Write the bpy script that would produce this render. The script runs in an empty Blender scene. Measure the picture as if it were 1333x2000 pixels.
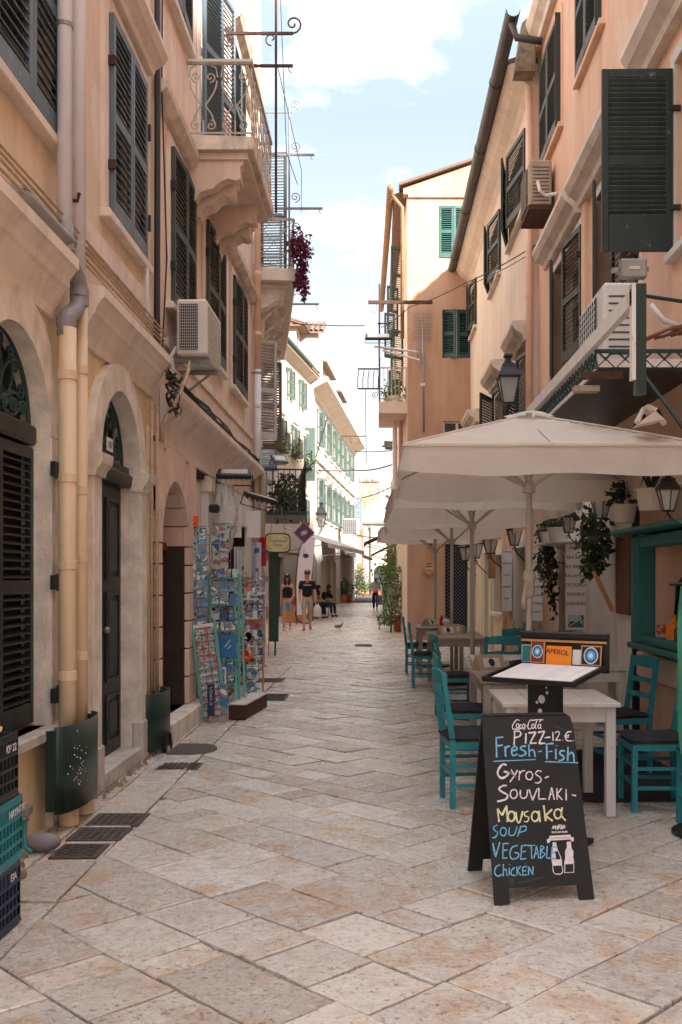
import bpy, math, random
from mathutils import Vector, Matrix
random.seed(7)
PI = math.pi
SC = bpy.context.scene
COL = SC.collection
# ---------------------------------------------------------------- camera, light, exposure
HC = 1.57
cd = bpy.data.cameras.new('camera'); cam = bpy.data.objects.new('camera', cd); COL.objects.link(cam)
cam.location = (0, 0, HC); cam.rotation_euler = (PI/2, 0, 0)
cd.lens = 35; cd.sensor_width = 36; cd.sensor_fit = 'AUTO'
cd.shift_x = -73.5/2000; cd.shift_y = 128/2000
cd.clip_start = 0.1; cd.clip_end = 2000
SC.camera = cam
SUN = Vector((1.0, -1.2, 0.86)).normalized()
W = bpy.data.worlds.new('World'); SC.world = W; W.use_nodes = True
nt = W.node_tree; N = nt.nodes; L = nt.links
bg = N['Background']; bg.inputs[1].default_value = 0.15
sky = N.new('ShaderNodeTexSky'); sky.sky_type = 'NISHITA'; sky.sun_disc = False
sky.sun_elevation = math.asin(SUN.z); sky.sun_rotation = math.atan2(SUN.x, SUN.y)
sky.air_density = 1.0; sky.dust_density = 2.5; sky.ozone_density = 1.0
tc = N.new('ShaderNodeTexCoord')
sp = N.new('ShaderNodeSeparateXYZ'); L.new(tc.outputs['Generated'], sp.inputs[0])
# cloud deck: project the view direction on a plane overhead
zz = N.new('ShaderNodeMath'); zz.operation = 'ADD'; L.new(sp.outputs[2], zz.inputs[0]); zz.inputs[1].default_value = 0.22
dx = N.new('ShaderNodeMath'); dx.operation = 'DIVIDE'; L.new(sp.outputs[0], dx.inputs[0]); L.new(zz.outputs[0], dx.inputs[1])
dy = N.new('ShaderNodeMath'); dy.operation = 'DIVIDE'; L.new(sp.outputs[1], dy.inputs[0]); L.new(zz.outputs[0], dy.inputs[1])
cb = N.new('ShaderNodeCombineXYZ'); L.new(dx.outputs[0], cb.inputs[0]); L.new(dy.outputs[0], cb.inputs[1]); cb.inputs[2].default_value = 3.1
cn = N.new('ShaderNodeTexNoise'); cn.inputs['Scale'].default_value = 3.1; cn.inputs['Detail'].default_value = 9; cn.inputs['Roughness'].default_value = 0.56
L.new(cb.outputs[0], cn.inputs[0])
cr = N.new('ShaderNodeValToRGB'); cr.color_ramp.elements[0].position = 0.44; cr.color_ramp.elements[1].position = 0.57
L.new(cn.outputs[0], cr.inputs[0])
hz = N.new('ShaderNodeMapRange'); L.new(sp.outputs[2], hz.inputs[0])
hz.inputs[1].default_value = 0.10; hz.inputs[2].default_value = 0.42; hz.inputs[3].default_value = 0.8; hz.inputs[4].default_value = 0.05
mx = N.new('ShaderNodeMath'); mx.operation = 'MAXIMUM'; L.new(cr.outputs[0], mx.inputs[0]); L.new(hz.outputs[0], mx.inputs[1])
tint = N.new('ShaderNodeMix'); tint.data_type = 'RGBA'; tint.inputs[0].default_value = 0.95
L.new(sky.outputs[0], tint.inputs[6]); tint.inputs[7].default_value = (.185, .217, .243, 1)
mi = N.new('ShaderNodeMix'); mi.data_type = 'RGBA'; L.new(mx.outputs[0], mi.inputs[0]); L.new(tint.outputs[2], mi.inputs[6])
mi.inputs[7].default_value = (.60, .595, .61, 1)
# sky brightened overhead, mostly above the frame, to add fill light in the street
z2 = N.new('ShaderNodeMath'); z2.operation = 'POWER'; z2.use_clamp = True; L.new(sp.outputs[2], z2.inputs[0]); z2.inputs[1].default_value = 2.6
zb = N.new('ShaderNodeMapRange'); L.new(z2.outputs[0], zb.inputs[0]); zb.inputs[1].default_value = 0; zb.inputs[2].default_value = 1; zb.inputs[3].default_value = .9; zb.inputs[4].default_value = 3.0
sc_ = N.new('ShaderNodeVectorMath'); sc_.operation = 'SCALE'; L.new(mi.outputs[2], sc_.inputs[0]); L.new(zb.outputs[0], sc_.inputs['Scale'])
L.new(sc_.outputs[0], bg.inputs[0])
sd = bpy.data.lights.new('sun', 'SUN'); so = bpy.data.objects.new('sun', sd); COL.objects.link(so)
sd.energy = 1.05; sd.angle = math.radians(5); sd.color = (1.0, 0.97, 0.92)
so.rotation_euler = SUN.to_track_quat('Z', 'Y').to_euler(); so.location = (8, -12, 20)
V = SC.view_settings; V.view_transform = 'Standard'; V.look = 'None'; V.gamma = 1; V.use_curve_mapping = False
V.exposure = 4.05
SC.cycles.use_denoising = True

# ---------------------------------------------------------------- materials
def srgb(h):
    if isinstance(h, str):
        c = [int(h[i:i+2], 16)/255 for i in (0, 2, 4)]
        return tuple(x/12.92 if x <= .04045 else ((x+.055)/1.055)**2.4 for x in c)
    return h
MATS = {}
def mat(name, col, rough=.8, var=.15, scale=3.0, bump=.15, bscale=40, metal=0, stain=None, samt=.5, streak=1.0,
        col2=None, bdist=.01, sscale=1.2, transl=0, chips=None, rnd=0, spec=None, cscale=9, peel=None):
    if name in MATS: return MATS[name]
    c = srgb(col); m = bpy.data.materials.new(name); m.use_nodes = True; MATS[name] = m
    def calm(c):
        if 'yellow' in name: g = .3*c[0]+.6*c[1]+.1*c[2]; return tuple(min(.74, (x*.76+g*.24)*1.15) for x in c)
        if name.split('_')[0] not in ('plaster', 'cornice', 'stone', 'block', 'pipe'): return c
        g = .3*c[0]+.6*c[1]+.1*c[2]; q = [(x*.6+g*.4)*1.38 for x in c]; k = min(1, .74/max(q)); return tuple(x*k for x in q)
    c = calm(c)
    if stain: stain = calm(srgb(stain))
    nt = m.node_tree; N = nt.nodes; L = nt.links; b = N['Principled BSDF']
    tc = N.new('ShaderNodeTexCoord'); mp = N.new('ShaderNodeMapping'); L.new(tc.outputs['Object'], mp.inputs[0])
    mp.inputs['Scale'].default_value = (1, 1, streak)
    n1 = N.new('ShaderNodeTexNoise'); n1.inputs['Scale'].default_value = scale; n1.inputs['Detail'].default_value = 6; n1.inputs['Roughness'].default_value = .62
    L.new(mp.outputs[0], n1.inputs[0])
    r1 = N.new('ShaderNodeMapRange'); L.new(n1.outputs[0], r1.inputs[0]); r1.inputs[1].default_value = .3; r1.inputs[2].default_value = .7
    mx = N.new('ShaderNodeMix'); mx.data_type = 'RGBA'; L.new(r1.outputs[0], mx.inputs[0])
    hi = tuple(min(1, x*(1+var)) for x in c); lo = srgb(col2) if col2 else tuple(x*(1-var) for x in c)
    mx.inputs[6].default_value = (*lo, 1); mx.inputs[7].default_value = (*hi, 1)
    out = mx.outputs[2]
    if stain:
        n2 = N.new('ShaderNodeTexNoise'); n2.inputs['Scale'].default_value = sscale; n2.inputs['Detail'].default_value = 9; n2.inputs['Roughness'].default_value = .68
        mp2 = N.new('ShaderNodeMapping'); L.new(tc.outputs['Object'], mp2.inputs[0]); mp2.inputs['Scale'].default_value = (1.6, 1.6, .38); mp2.inputs['Location'].default_value = (3, 7, 1)
        L.new(mp2.outputs[0], n2.inputs[0])
        r2 = N.new('ShaderNodeMapRange'); L.new(n2.outputs[0], r2.inputs[0]); r2.inputs[1].default_value = .5; r2.inputs[2].default_value = .72; r2.inputs[4].default_value = samt
        m2 = N.new('ShaderNodeMix'); m2.data_type = 'RGBA'; L.new(r2.outputs[0], m2.inputs[0]); L.new(out, m2.inputs[6]); m2.inputs[7].default_value = (*srgb(stain), 1)
        out = m2.outputs[2]
    if chips:
        n3 = N.new('ShaderNodeTexNoise'); n3.inputs['Scale'].default_value = cscale; n3.inputs['Detail'].default_value = 8; n3.inputs['Roughness'].default_value = .75
        L.new(tc.outputs['Object'], n3.inputs[0])
        r3 = N.new('ShaderNodeMapRange'); L.new(n3.outputs[0], r3.inputs[0]); r3.inputs[1].default_value = .62; r3.inputs[2].default_value = .68
        m3 = N.new('ShaderNodeMix'); m3.data_type = 'RGBA'; L.new(r3.outputs[0], m3.inputs[0]); L.new(out, m3.inputs[6]); m3.inputs[7].default_value = (*srgb(chips), 1)
        out = m3.outputs[2]
    if peel:
        n4 = N.new('ShaderNodeTexNoise'); n4.inputs['Scale'].default_value = 1.1; n4.inputs['Detail'].default_value = 12; n4.inputs['Roughness'].default_value = .66
        L.new(tc.outputs['Object'], n4.inputs[0])
        r4 = N.new('ShaderNodeMapRange'); L.new(n4.outputs[0], r4.inputs[0]); r4.inputs[1].default_value = .565; r4.inputs[2].default_value = .58; r4.inputs[4].default_value = .75
        m4 = N.new('ShaderNodeMix'); m4.data_type = 'RGBA'; L.new(r4.outputs[0], m4.inputs[0]); L.new(out, m4.inputs[6]); m4.inputs[7].default_value = (*calm(srgb(peel)), 1)
        n5 = N.new('ShaderNodeTexNoise'); n5.inputs['Scale'].default_value = 3.2; n5.inputs['Detail'].default_value = 7; n5.inputs['Roughness'].default_value = .7
        mp5 = N.new('ShaderNodeMapping'); L.new(tc.outputs['Object'], mp5.inputs[0]); mp5.inputs['Scale'].default_value = (1.4, 1.4, .16); L.new(mp5.outputs[0], n5.inputs[0])
        r5 = N.new('ShaderNodeMapRange'); L.new(n5.outputs[0], r5.inputs[0]); r5.inputs[1].default_value = .49; r5.inputs[2].default_value = .70; r5.inputs[4].default_value = .42
        m5 = N.new('ShaderNodeMix'); m5.data_type = 'RGBA'; L.new(r5.outputs[0], m5.inputs[0]); L.new(m4.outputs[2], m5.inputs[6]); m5.inputs[7].default_value = (*[x*.6 for x in c], 1)
        out = m5.outputs[2]
    if rnd:
        oi = N.new('ShaderNodeObjectInfo'); mr = N.new('ShaderNodeMapRange'); L.new(oi.outputs['Random'], mr.inputs[0]); mr.inputs[3].default_value = 1-rnd; mr.inputs[4].default_value = 1+rnd
        hs = N.new('ShaderNodeHueSaturation'); L.new(mr.outputs[0], hs.inputs['Value']); L.new(out, hs.inputs['Color']); out = hs.outputs[0]
    L.new(out, b.inputs['Base Color']); b.inputs['Metallic'].default_value = metal
    rr = N.new('ShaderNodeMapRange'); L.new(n1.outputs[0], rr.inputs[0]); rr.inputs[3].default_value = min(1, rough+.1); rr.inputs[4].default_value = max(.05, rough-.1)
    L.new(rr.outputs[0], b.inputs['Roughness'])
    if spec is not None: b.inputs['Specular IOR Level'].default_value = spec
    if bump:
        nb = N.new('ShaderNodeTexNoise'); nb.inputs['Scale'].default_value = bscale; nb.inputs['Detail'].default_value = 5
        L.new(tc.outputs['Object'], nb.inputs[0])
        bp = N.new('ShaderNodeBump'); bp.inputs['Strength'].default_value = bump; bp.inputs['Distance'].default_value = bdist
        ad = N.new('ShaderNodeMath'); ad.operation = 'ADD'; L.new(nb.outputs[0], ad.inputs[0]); L.new(n1.outputs[0], ad.inputs[1])
        L.new(ad.outputs[0], bp.inputs['Height']); L.new(bp.outputs[0], b.inputs['Normal'])
    if transl:
        t = N.new('ShaderNodeBsdfTranslucent'); L.new(out, t.inputs[0]); ms = N.new('ShaderNodeMixShader'); ms.inputs[0].default_value = transl
        L.new(b.outputs[0], ms.inputs[1]); L.new(t.outputs[0], ms.inputs[2]); L.new(ms.outputs[0], N['Material Output'].inputs[0])
    return m
def glass(name, col, rough=.08, alpha=.35):
    if name in MATS: return MATS[name]
    m = bpy.data.materials.new(name); m.use_nodes = True; MATS[name] = m
    b = m.node_tree.nodes['Principled BSDF']; b.inputs['Base Color'].default_value = (*srgb(col), 1)
    b.inputs['Roughness'].default_value = rough; b.inputs['Alpha'].default_value = alpha; b.inputs['Specular IOR Level'].default_value = .8
    return m
def printed(name, cols, sc=22):
    """printed cards: a busy flat picture, each object its own tint"""
    m = bpy.data.materials.new(name); m.use_nodes = True; MATS[name] = m
    nt = m.node_tree; N = nt.nodes; L = nt.links; b = N['Principled BSDF']
    tc = N.new('ShaderNodeTexCoord'); oi = N.new('ShaderNodeObjectInfo')
    ad = N.new('ShaderNodeVectorMath'); ad.operation = 'ADD'; cx = N.new('ShaderNodeCombineXYZ')
    mu = N.new('ShaderNodeMath'); mu.operation = 'MULTIPLY'; mu.inputs[1].default_value = 40; L.new(oi.outputs['Random'], mu.inputs[0])
    for i in range(3): L.new(mu.outputs[0], cx.inputs[i])
    L.new(tc.outputs['Object'], ad.inputs[0]); L.new(cx.outputs[0], ad.inputs[1])
    v = N.new('ShaderNodeTexVoronoi'); v.inputs['Scale'].default_value = sc; L.new(ad.outputs[0], v.inputs[0])
    n = N.new('ShaderNodeTexNoise'); n.inputs['Scale'].default_value = sc*.6; n.inputs['Detail'].default_value = 3; L.new(ad.outputs[0], n.inputs[0])
    s = N.new('ShaderNodeSeparateColor'); L.new(v.outputs['Color'], s.inputs[0])
    a0 = N.new('ShaderNodeMath'); a0.operation = 'MULTIPLY_ADD'; L.new(s.outputs[0], a0.inputs[0]); a0.inputs[1].default_value = .3
    L.new(n.outputs[0], a0.inputs[2])
    a = N.new('ShaderNodeMath'); a.operation = 'MULTIPLY_ADD'; L.new(oi.outputs['Random'], a.inputs[0]); a.inputs[1].default_value = .45; L.new(a0.outputs[0], a.inputs[2])
    r = N.new('ShaderNodeValToRGB'); r.color_ramp.interpolation = 'CONSTANT'; e = r.color_ramp.elements
    k = len(cols)
    e[0].position = 0; e[0].color = (*srgb(cols[0]), 1); e[1].position = .42+.6/k; e[1].color = (*srgb(cols[1]), 1)
    for i in range(2, k):
        q = e.new(.42+.62*i/k); q.color = (*srgb(cols[i]), 1)
    L.new(a.outputs[0], r.inputs[0]); L.new(r.outputs[0], b.inputs['Base Color']); b.inputs['Roughness'].default_value = .35
    return m

# ---------------------------------------------------------------- mesh helper
class MB:
    def __init__(s): s.V = []; s.F = []; s.tone = None
    def add(s, vs, fs):
        o = len(s.V); s.V += [tuple(v) for v in vs]; s.F += [tuple(i+o for i in f) for f in fs]; return s
    def box(s, x0, x1, y0, y1, z0, z1, c=0, M=None):
        if x1 < x0: x0, x1 = x1, x0
        if y1 < y0: y0, y1 = y1, y0
        if z1 < z0: z0, z1 = z1, z0
        if c <= 0:
            vs = [(x, y, z) for x in (x0, x1) for y in (y0, y1) for z in (z0, z1)]
            fs = [(0, 1, 3, 2), (4, 6, 7, 5), (0, 4, 5, 1), (2, 3, 7, 6), (0, 2, 6, 4), (1, 5, 7, 3)]
        else:
            c = min(c, (x1-x0)*.45, (y1-y0)*.45, (z1-z0)*.45)
            vs = []; idx = {}
            X = (x0, x1); Y = (y0, y1); Z = (z0, z1); sg = (1, -1)
            for i in (0, 1):
                for j in (0, 1):
                    for k in (0, 1):
                        idx[i, j, k, 0] = len(vs); vs.append((X[i], Y[j]+sg[j]*c, Z[k]+sg[k]*c))
                        idx[i, j, k, 1] = len(vs); vs.append((X[i]+sg[i]*c, Y[j], Z[k]+sg[k]*c))
                        idx[i, j, k, 2] = len(vs); vs.append((X[i]+sg[i]*c, Y[j]+sg[j]*c, Z[k]))
            fs = []
            for i in (0, 1):
                f = [idx[i, 0, 0, 0], idx[i, 0, 1, 0], idx[i, 1, 1, 0], idx[i, 1, 0, 0]]; fs.append(f if i == 0 else f[::-1])
                f = [idx[0, i, 0, 1], idx[1, i, 0, 1], idx[1, i, 1, 1], idx[0, i, 1, 1]]; fs.append(f if i == 0 else f[::-1])
                f = [idx[0, 0, i, 2], idx[0, 1, i, 2], idx[1, 1, i, 2], idx[1, 0, i, 2]]; fs.append(f if i == 0 else f[::-1])
            for j in (0, 1):
                for k in (0, 1):
                    fs.append((idx[0, j, k, 1], idx[1, j, k, 1], idx[1, j, k, 2], idx[0, j, k, 2]))
                    fs.append((idx[j, 0, k, 0], idx[j, 1, k, 0], idx[j, 1, k, 2], idx[j, 0, k, 2]))
                    fs.append((idx[j, k, 0, 0], idx[j, k, 1, 0], idx[j, k, 1, 1], idx[j, k, 0, 1]))
            for i in (0, 1):
                for j in (0, 1):
                    for k in (0, 1): fs.append((idx[i, j, k, 0], idx[i, j, k, 1], idx[i, j, k, 2]))
        if M is not None: vs = [M @ Vector(v) for v in vs]
        return s.add(vs, fs)
    def beam(s, a, b, w, h=None, up=(0, 0, 1)):
        a = Vector(a); b = Vector(b); h = h or w; d = (b-a).normalized(); u = Vector(up)
        if abs(d.dot(u)) > .95: u = Vector((1, 0, 0))
        x = d.cross(u).normalized()*w/2; y = x.cross(d).normalized()*h/2
        vs = [p+i*x+j*y for p in (a, b) for i, j in ((-1, -1), (1, -1), (1, 1), (-1, 1))]
        return s.add(vs, [(3, 2, 1, 0), (4, 5, 6, 7), (0, 1, 5, 4), (1, 2, 6, 5), (2, 3, 7, 6), (3, 0, 4, 7)])
    def tube(s, pts, r, n=6, closed=False, caps=True):
        pts = [Vector(p) for p in pts]; k = len(pts); R = r if isinstance(r, (list, tuple)) else [r]*k
        o = len(s.V); up = None
        for i, p in enumerate(pts):
            if closed: d = pts[(i+1) % k]-pts[i-1]
            else: d = pts[min(i+1, k-1)]-pts[max(i-1, 0)]
            if d.length < 1e-9: d = Vector((0, 0, 1))
            d.normalize()
            if up is None:
                up = Vector((0, 0, 1)) if abs(d.z) < .9 else Vector((1, 0, 0))
            x = d.cross(up)
            if x.length < 1e-4: x = d.cross(Vector((1, .3, 0)))
            x.normalize(); y = x.cross(d); up = y
            for j in range(n):
                t = 2*PI*j/n; s.V.append(tuple(p+(x*math.cos(t)+y*math.sin(t))*R[i]))
        m = k if closed else k-1
        for i in range(m):
            a = o+i*n; b = o+((i+1) % k)*n
            for j in range(n): s.F.append((a+j, a+(j+1) % n, b+(j+1) % n, b+j))
        if caps and not closed:
            s.F.append(tuple(o+j for j in range(n))[::-1]); s.F.append(tuple(o+(k-1)*n+j for j in range(n)))
        return s
    def lathe(s, prof, c=(0, 0, 0), n=16, caps=True, sq=0):
        o = len(s.V); k = len(prof)
        for r, z in prof:
            for j in range(n):
                t = 2*PI*j/n+(PI/n if sq else 0); s.V.append((c[0]+r*math.cos(t), c[1]+r*math.sin(t), c[2]+z))
        for i in range(k-1):
            for j in range(n): s.F.append((o+i*n+j, o+i*n+(j+1) % n, o+(i+1)*n+(j+1) % n, o+(i+1)*n+j))
        if caps:
            s.F.append(tuple(o+j for j in range(n))[::-1]); s.F.append(tuple(o+(k-1)*n+j for j in range(n)))
        return s
    def ext(s, poly, axis, a, b):
        """polygon (p,q) pulled from a to b along axis: 'x' -> (p,q)=(y,z); 'y' -> (x,z); 'z' -> (x,y)"""
        f = {'x': lambda t, p, q: (t, p, q), 'y': lambda t, p, q: (p, t, q), 'z': lambda t, p, q: (p, q, t)}[axis]
        k = len(poly); vs = [f(a, *p) for p in poly]+[f(b, *p) for p in poly]
        fs = [tuple(range(k)), tuple(range(k, 2*k))[::-1]]+[(i, i+k, (i+1) % k+k, (i+1) % k) for i in range(k)]
        return s.add(vs, fs)
    def ball(s, c, r, n=8, m=6, sz=(1, 1, 1)):
        prof = [(max(.001, math.sin(PI*i/m)), -math.cos(PI*i/m)) for i in range(m+1)]
        o = len(s.V); s.lathe(prof, n=n, caps=False)
        for i in range(o, len(s.V)):
            v = s.V[i]; s.V[i] = (c[0]+v[0]*r*sz[0], c[1]+v[1]*r*sz[1], c[2]+v[2]*r*sz[2])
        return s
    def mesh(s, name, m, smooth=False):
        me = bpy.data.meshes.new(name); me.from_pydata(s.V, [], s.F)
        if m: me.materials.append(m)
        if smooth: me.polygons.foreach_set('use_smooth', [True]*len(me.polygons))
        if s.tone is not None:
            a = me.attributes.new('tone', 'FLOAT', 'FACE'); a.data.foreach_set('value', s.tone)
        me.update(); return me
    def build(s, name, m, parent=None, smooth=False, loc=(0, 0, 0), rot=(0, 0, 0), kind=None, label=None):
        return link(name, s.mesh(name, m, smooth), parent, loc, rot, kind, label)
def link(name, me, parent=None, loc=(0, 0, 0), rot=(0, 0, 0), kind=None, label=None):
    o = bpy.data.objects.new(name, me); COL.objects.link(o)
    o.location = loc; o.rotation_euler = rot if isinstance(rot, tuple) else (0, 0, rot)
    if parent: o.parent = parent
    if kind: o['kind'] = kind
    if label: o['label'] = label
    return o
def thing(name, label, cat, loc=(0, 0, 0), rz=0, group=None, rot=None):
    o = bpy.data.objects.new(name, None); COL.objects.link(o); o.empty_display_size = .1
    o.location = loc; o.rotation_euler = rot or (0, 0, rz); o['label'] = label; o['category'] = cat
    if group: o['group'] = group
    return o
def tag(o, label, cat, group=None):
    o['label'] = label; o['category'] = cat
    if group: o['group'] = group
    return o
def B(*a, **k): return MB().box(*a, **k)
def dup(root, loc, rz, label, group=None):
    def cp(o, par):
        c = o.copy(); COL.objects.link(c)
        if par: c.parent = par
        for ch in KIDS.get(o.name, []): cp(ch, c)
        return c
    KIDS = {}
    def walk(o):
        for ch in o.children: KIDS.setdefault(o.name, []).append(ch); walk(ch)
    walk(root)
    r = cp(root, None); r.location = loc; r.rotation_euler = (0, 0, rz); r['label'] = label
    if group: r['group'] = group
    return r
def text(parent, body, size, loc, rot, m, name='lettering', align='CENTER', shear=0, ext=.0008):
    cu = bpy.data.curves.new(name, 'FONT'); cu.body = body; cu.size = size; cu.align_x = align; cu.shear = shear; cu.extrude = ext
    cu.materials.append(m); o = bpy.data.objects.new(name, cu); COL.objects.link(o); o.parent = parent
    bpy.context.view_layer.update(); me = bpy.data.meshes.new_from_object(o.evaluated_get(bpy.context.evaluated_depsgraph_get()))
    bpy.data.objects.remove(o); o = bpy.data.objects.new(name, me); COL.objects.link(o); o.parent = parent
    o.location = loc; o.rotation_euler = rot; return o
def spiral(c, r0, turns, a0, sgn=1, n=14, plane='xz', r1=.15):
    out = []
    for i in range(n+1):
        t = i/n; r = r0*(1-t*(1-r1)); a = a0+sgn*turns*2*PI*t
        p, q = r*math.cos(a), r*math.sin(a)
        out.append((c[0]+p, c[1], c[2]+q) if plane == 'xz' else (c[0], c[1]+p, c[2]+q))
    return out
def leaves(mb, c, R, n, size, drop=0, seed=None, clump=7):
    rr = random.Random(seed if seed is not None else n)
    cl = []
    for i in range(clump):
        v = Vector((rr.gauss(0, 1), rr.gauss(0, 1), rr.gauss(0, 1))).normalized()*rr.uniform(.25, .85)
        cl.append((v, rr.uniform(.25, .5)))
    for i in range(n):
        b, br = rr.choice(cl)
        v = b+Vector((rr.gauss(0, br), rr.gauss(0, br), rr.gauss(0, br)))
        if v.length > 1.25: v *= 1.1/v.length
        p = Vector(c)+Vector((v.x*R[0], v.y*R[1], v.z*R[2]))
        d = Vector((rr.uniform(-1, 1), rr.uniform(-1, 1), rr.uniform(-1, .6)-drop)).normalized()
        w = d.cross(Vector((rr.uniform(-1, 1), rr.uniform(-1, 1), rr.uniform(-1, 1))))
        if w.length < .05: continue
        w.normalize(); s = size*rr.uniform(.6, 1.3); nn = d.cross(w)
        mb.add([p, p+d*s*.5+w*s*.28+nn*s*.06, p+d*s, p+d*s*.5-w*s*.28+nn*s*.06], [(0, 1, 2), (0, 2, 3)])

# palette
def M(k): return MATS[k]
mat('plaster_yellow', 'e4b883', .9, .14, 2.2, .25, 50, stain='c9a070', samt=.6, peel='d8c6a8')
mat('plaster_peach', 'e8c594', .9, .14, 1.6, .25, 45, stain='b98a64', samt=.65, streak=.35, peel='e6d0b8')
mat('plaster_pink', 'e6bd9a', .9, .12, 1.4, .25, 45, stain='ad8468', samt=.6, streak=.3, peel='d8c8b8')
mat('plaster_salmon', 'dfa06c', .9, .1, 1.4, .2, 45, stain='c07c50', samt=.5, streak=.4, peel='e0b088')
mat('plaster_cream', 'e2c2a2', .9, .09, 1.2, .2, 40, stain='bd9c80', samt=.5, streak=.3, peel='c9ab8c')
mat('wash_white', 'a0968c', .9, .1, 1.2, .2, 40, stain='9a8f86', samt=.4, streak=.3)
mat('wash_pink', 'a69383', .9, .1, 1.2, .2, 40, stain='9c8474', samt=.4, streak=.3)
mat('wash_ochre', '80623b', .9, .1, 1.5, .2, 40)
mat('tile_far', '70503f', .85, .25, 9, .2, 60, col2='5d5145', rnd=.2)
mat('wash_salmon', 'bd967c', .9, .12, 1.4, .2, 40, stain='9c7a62', samt=.5, streak=.4, peel='b58f70')
mat('gutter_ochre', '8a6644', .7, .2, 5, .1)
mat('plaster_white', 'd8ccc0', .9, .1, 1.2, .2, 40, stain='a89a8c', samt=.4, streak=.3)
mat('plaster_pale_yellow', 'dcc09c', .9, .08, 1.5, .2, 40, stain='b89c70', samt=.4)
mat('plaster_ochre', 'd9a662', .9, .1, 1.5, .2, 40)
mat('stone_trim', 'cbb9a2', .92, .22, 5, .5, 60, stain='8c7a6a', samt=.6, sscale=3)
mat('stone_grey', 'a89c90', .9, .22, 7, .5, 60, stain='76695d', samt=.5, sscale=3)
mat('cornice_plaster', 'dcc4ac', .9, .12, 3, .25, 50, stain='8f7c69', samt=.5, sscale=2)
mat('cornice_dirty', 'bda48a', .92, .25, 4, .4, 50, stain='5c5045', samt=.75, sscale=2.5)
mat('block_pink', 'd3a88a', .9, .12, 3, .3, 50, stain='a88468', samt=.4, rnd=.06)
mat('groove', '3a2f28', .95, .2, 8, .2)
mat('shutter_blue', '5b6b74', .55, .18, 7, .25, 60, chips='8d8f8c', streak=.3)
mat('shutter_dark', '3b423f', .6, .2, 7, .25, 60, chips='7b7a70', streak=.3)
mat('shutter_green', '252d29', .55, .2, 7, .3, 60, chips='77776a', streak=.3)
mat('slat_green', '3c4541', .6, .3, 9, .3, 60, chips='8a8472', rnd=.2)
mat('shutter_teal', '30554f', .6, .15, 6, .2, 60, chips='a0aa9c')
mat('shutter_grey', 'b5aeaa', .7, .1, 6, .2, 60)
mat('shutter_brown', '6d5443', .7, .15, 6, .2, 60)
mat('shutter_far', '3c4d45', .7, .15, 6, 0)
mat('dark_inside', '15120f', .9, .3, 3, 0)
mat('door_dark', '1b2323', .45, .2, 6, .12, 50)
mat('door_red', '7d2c20', .6, .2, 6, .2, 50, streak=.3)
mat('iron_green', '1c3a38', .55, .2, 12, .2, 80)
mat('iron_black', '191a1b', .5, .2, 12, .2, 80)
mat('iron_rust', '42291f', .85, .3, 14, .3, 80, chips='2a2220')
mat('iron_white', 'b3a79b', .75, .15, 14, .3, 80, chips='6e4733')
mat('iron_grey', '6c7076', .6, .15, 14, .2, 80)
mat('pipe_grey', 'bdb6b8', .5, .06, 4, .05, 30)
mat('pipe_dark', '767371', .5, .1, 5, .08, 30)
mat('pipe_yellow', 'e0b688', .45, .07, 4, .08, 30, stain='b9965f', samt=.3)
mat('pipe_salmon', 'd29a70', .6, .1, 4, .08, 30)
mat('pipe_rust', 'a2603f', .7, .15, 6, .1, 30)
mat('guard_green', '16302a', .38, .15, 5, .08, 30, chips='3c4a44')
mat('cable_black', '2b2624', .7, .2, 20, 0)
mat('cable_beige', 'b59b80', .7, .2, 20, 0)
mat('gutter_grey', '4d4a48', .6, .2, 3, .15, 30, stain='6e5a48', samt=.5)
mat('tile', 'b06c4a', .85, .25, 9, .2, 60, col2='8b7a66', rnd=.15)
mat('wood_white', 'd6cfc8', .6, .1, 9, .2, 60, streak=.3, chips='a08f7d')
mat('wood_grey', 'a79a8c', .7, .12, 9, .2, 60)
mat('wood_brown', '6b4630', .7, .2, 9, .3, 60, streak=.2)
mat('wood_board', 'c08a58', .7, .15, 9, .3, 60)
mat('chair_teal', '25808a', .5, .16, 9, .15, 60, chips='58b5b0')
mat('teal_wood', '2c6f6a', .6, .16, 8, .2, 60, streak=.25, chips='5f9f96')
mat('rush', 'a2743f', .9, .3, 60, .6, 90)
mat('cushion', '2f2b33', .95, .15, 20, .3, 90)
mat('chalkboard', '121416', .62, .35, 5, .08, 30, stain='24282c', samt=.5, sscale=4)
mat('board_frame', '121214', .5, .2, 9, .15, 60)
mat('chalk_white', 'd9cfd0', .95, .2, 60, 0, chips='5a585a', cscale=210)
mat('chalk_blue', '74b3d4', .95, .2, 60, 0, chips='2f4450', cscale=210)
mat('chalk_yellow', 'd0c78e', .95, .2, 60, 0, chips='55523c', cscale=210)
mat('paper', 'dcd5d2', .8, .05, 10, 0)
mat('paper_kraft', 'b59f80', .85, .08, 10, 0)
mat('ink', '2b2725', .8, .1, 30, 0)
mat('canvas', 'e6dbd0', .92, .07, 2.2, .6, 9, transl=.5, stain='c8b8a8', samt=.4, bdist=.03)
mat('canvas_brown', '7d6858', .92, .12, 4, .2, 90, transl=.15)
mat('canvas_white', 'cdc4bb', .92, .08, 4, .2, 90, transl=.25)
mat('pole_white', 'bfb3a8', .5, .06, 5, .05)
mat('ac_white', 'cfc8c0', .5, .05, 5, .05)
mat('ac_grille', '3a3d42', .6, .2, 20, .1)
mat('ac_rust', 'a3907c', .8, .2, 9, .2, 50, chips='7d4426')
mat('metal_grey', '8d8a86', .45, .1, 8, .1, metal=.5)
mat('lamp_pane', 'b7b3ab', .3, .05, 5, 0)
mat('bulb', 'e6dccb', .3, .03, 5, 0)
mat('grate_iron', '4d453f', .75, .3, 30, .5, 120)
mat('leaf_dark', '37452b', .7, .4, 3, 0, transl=.15)
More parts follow.
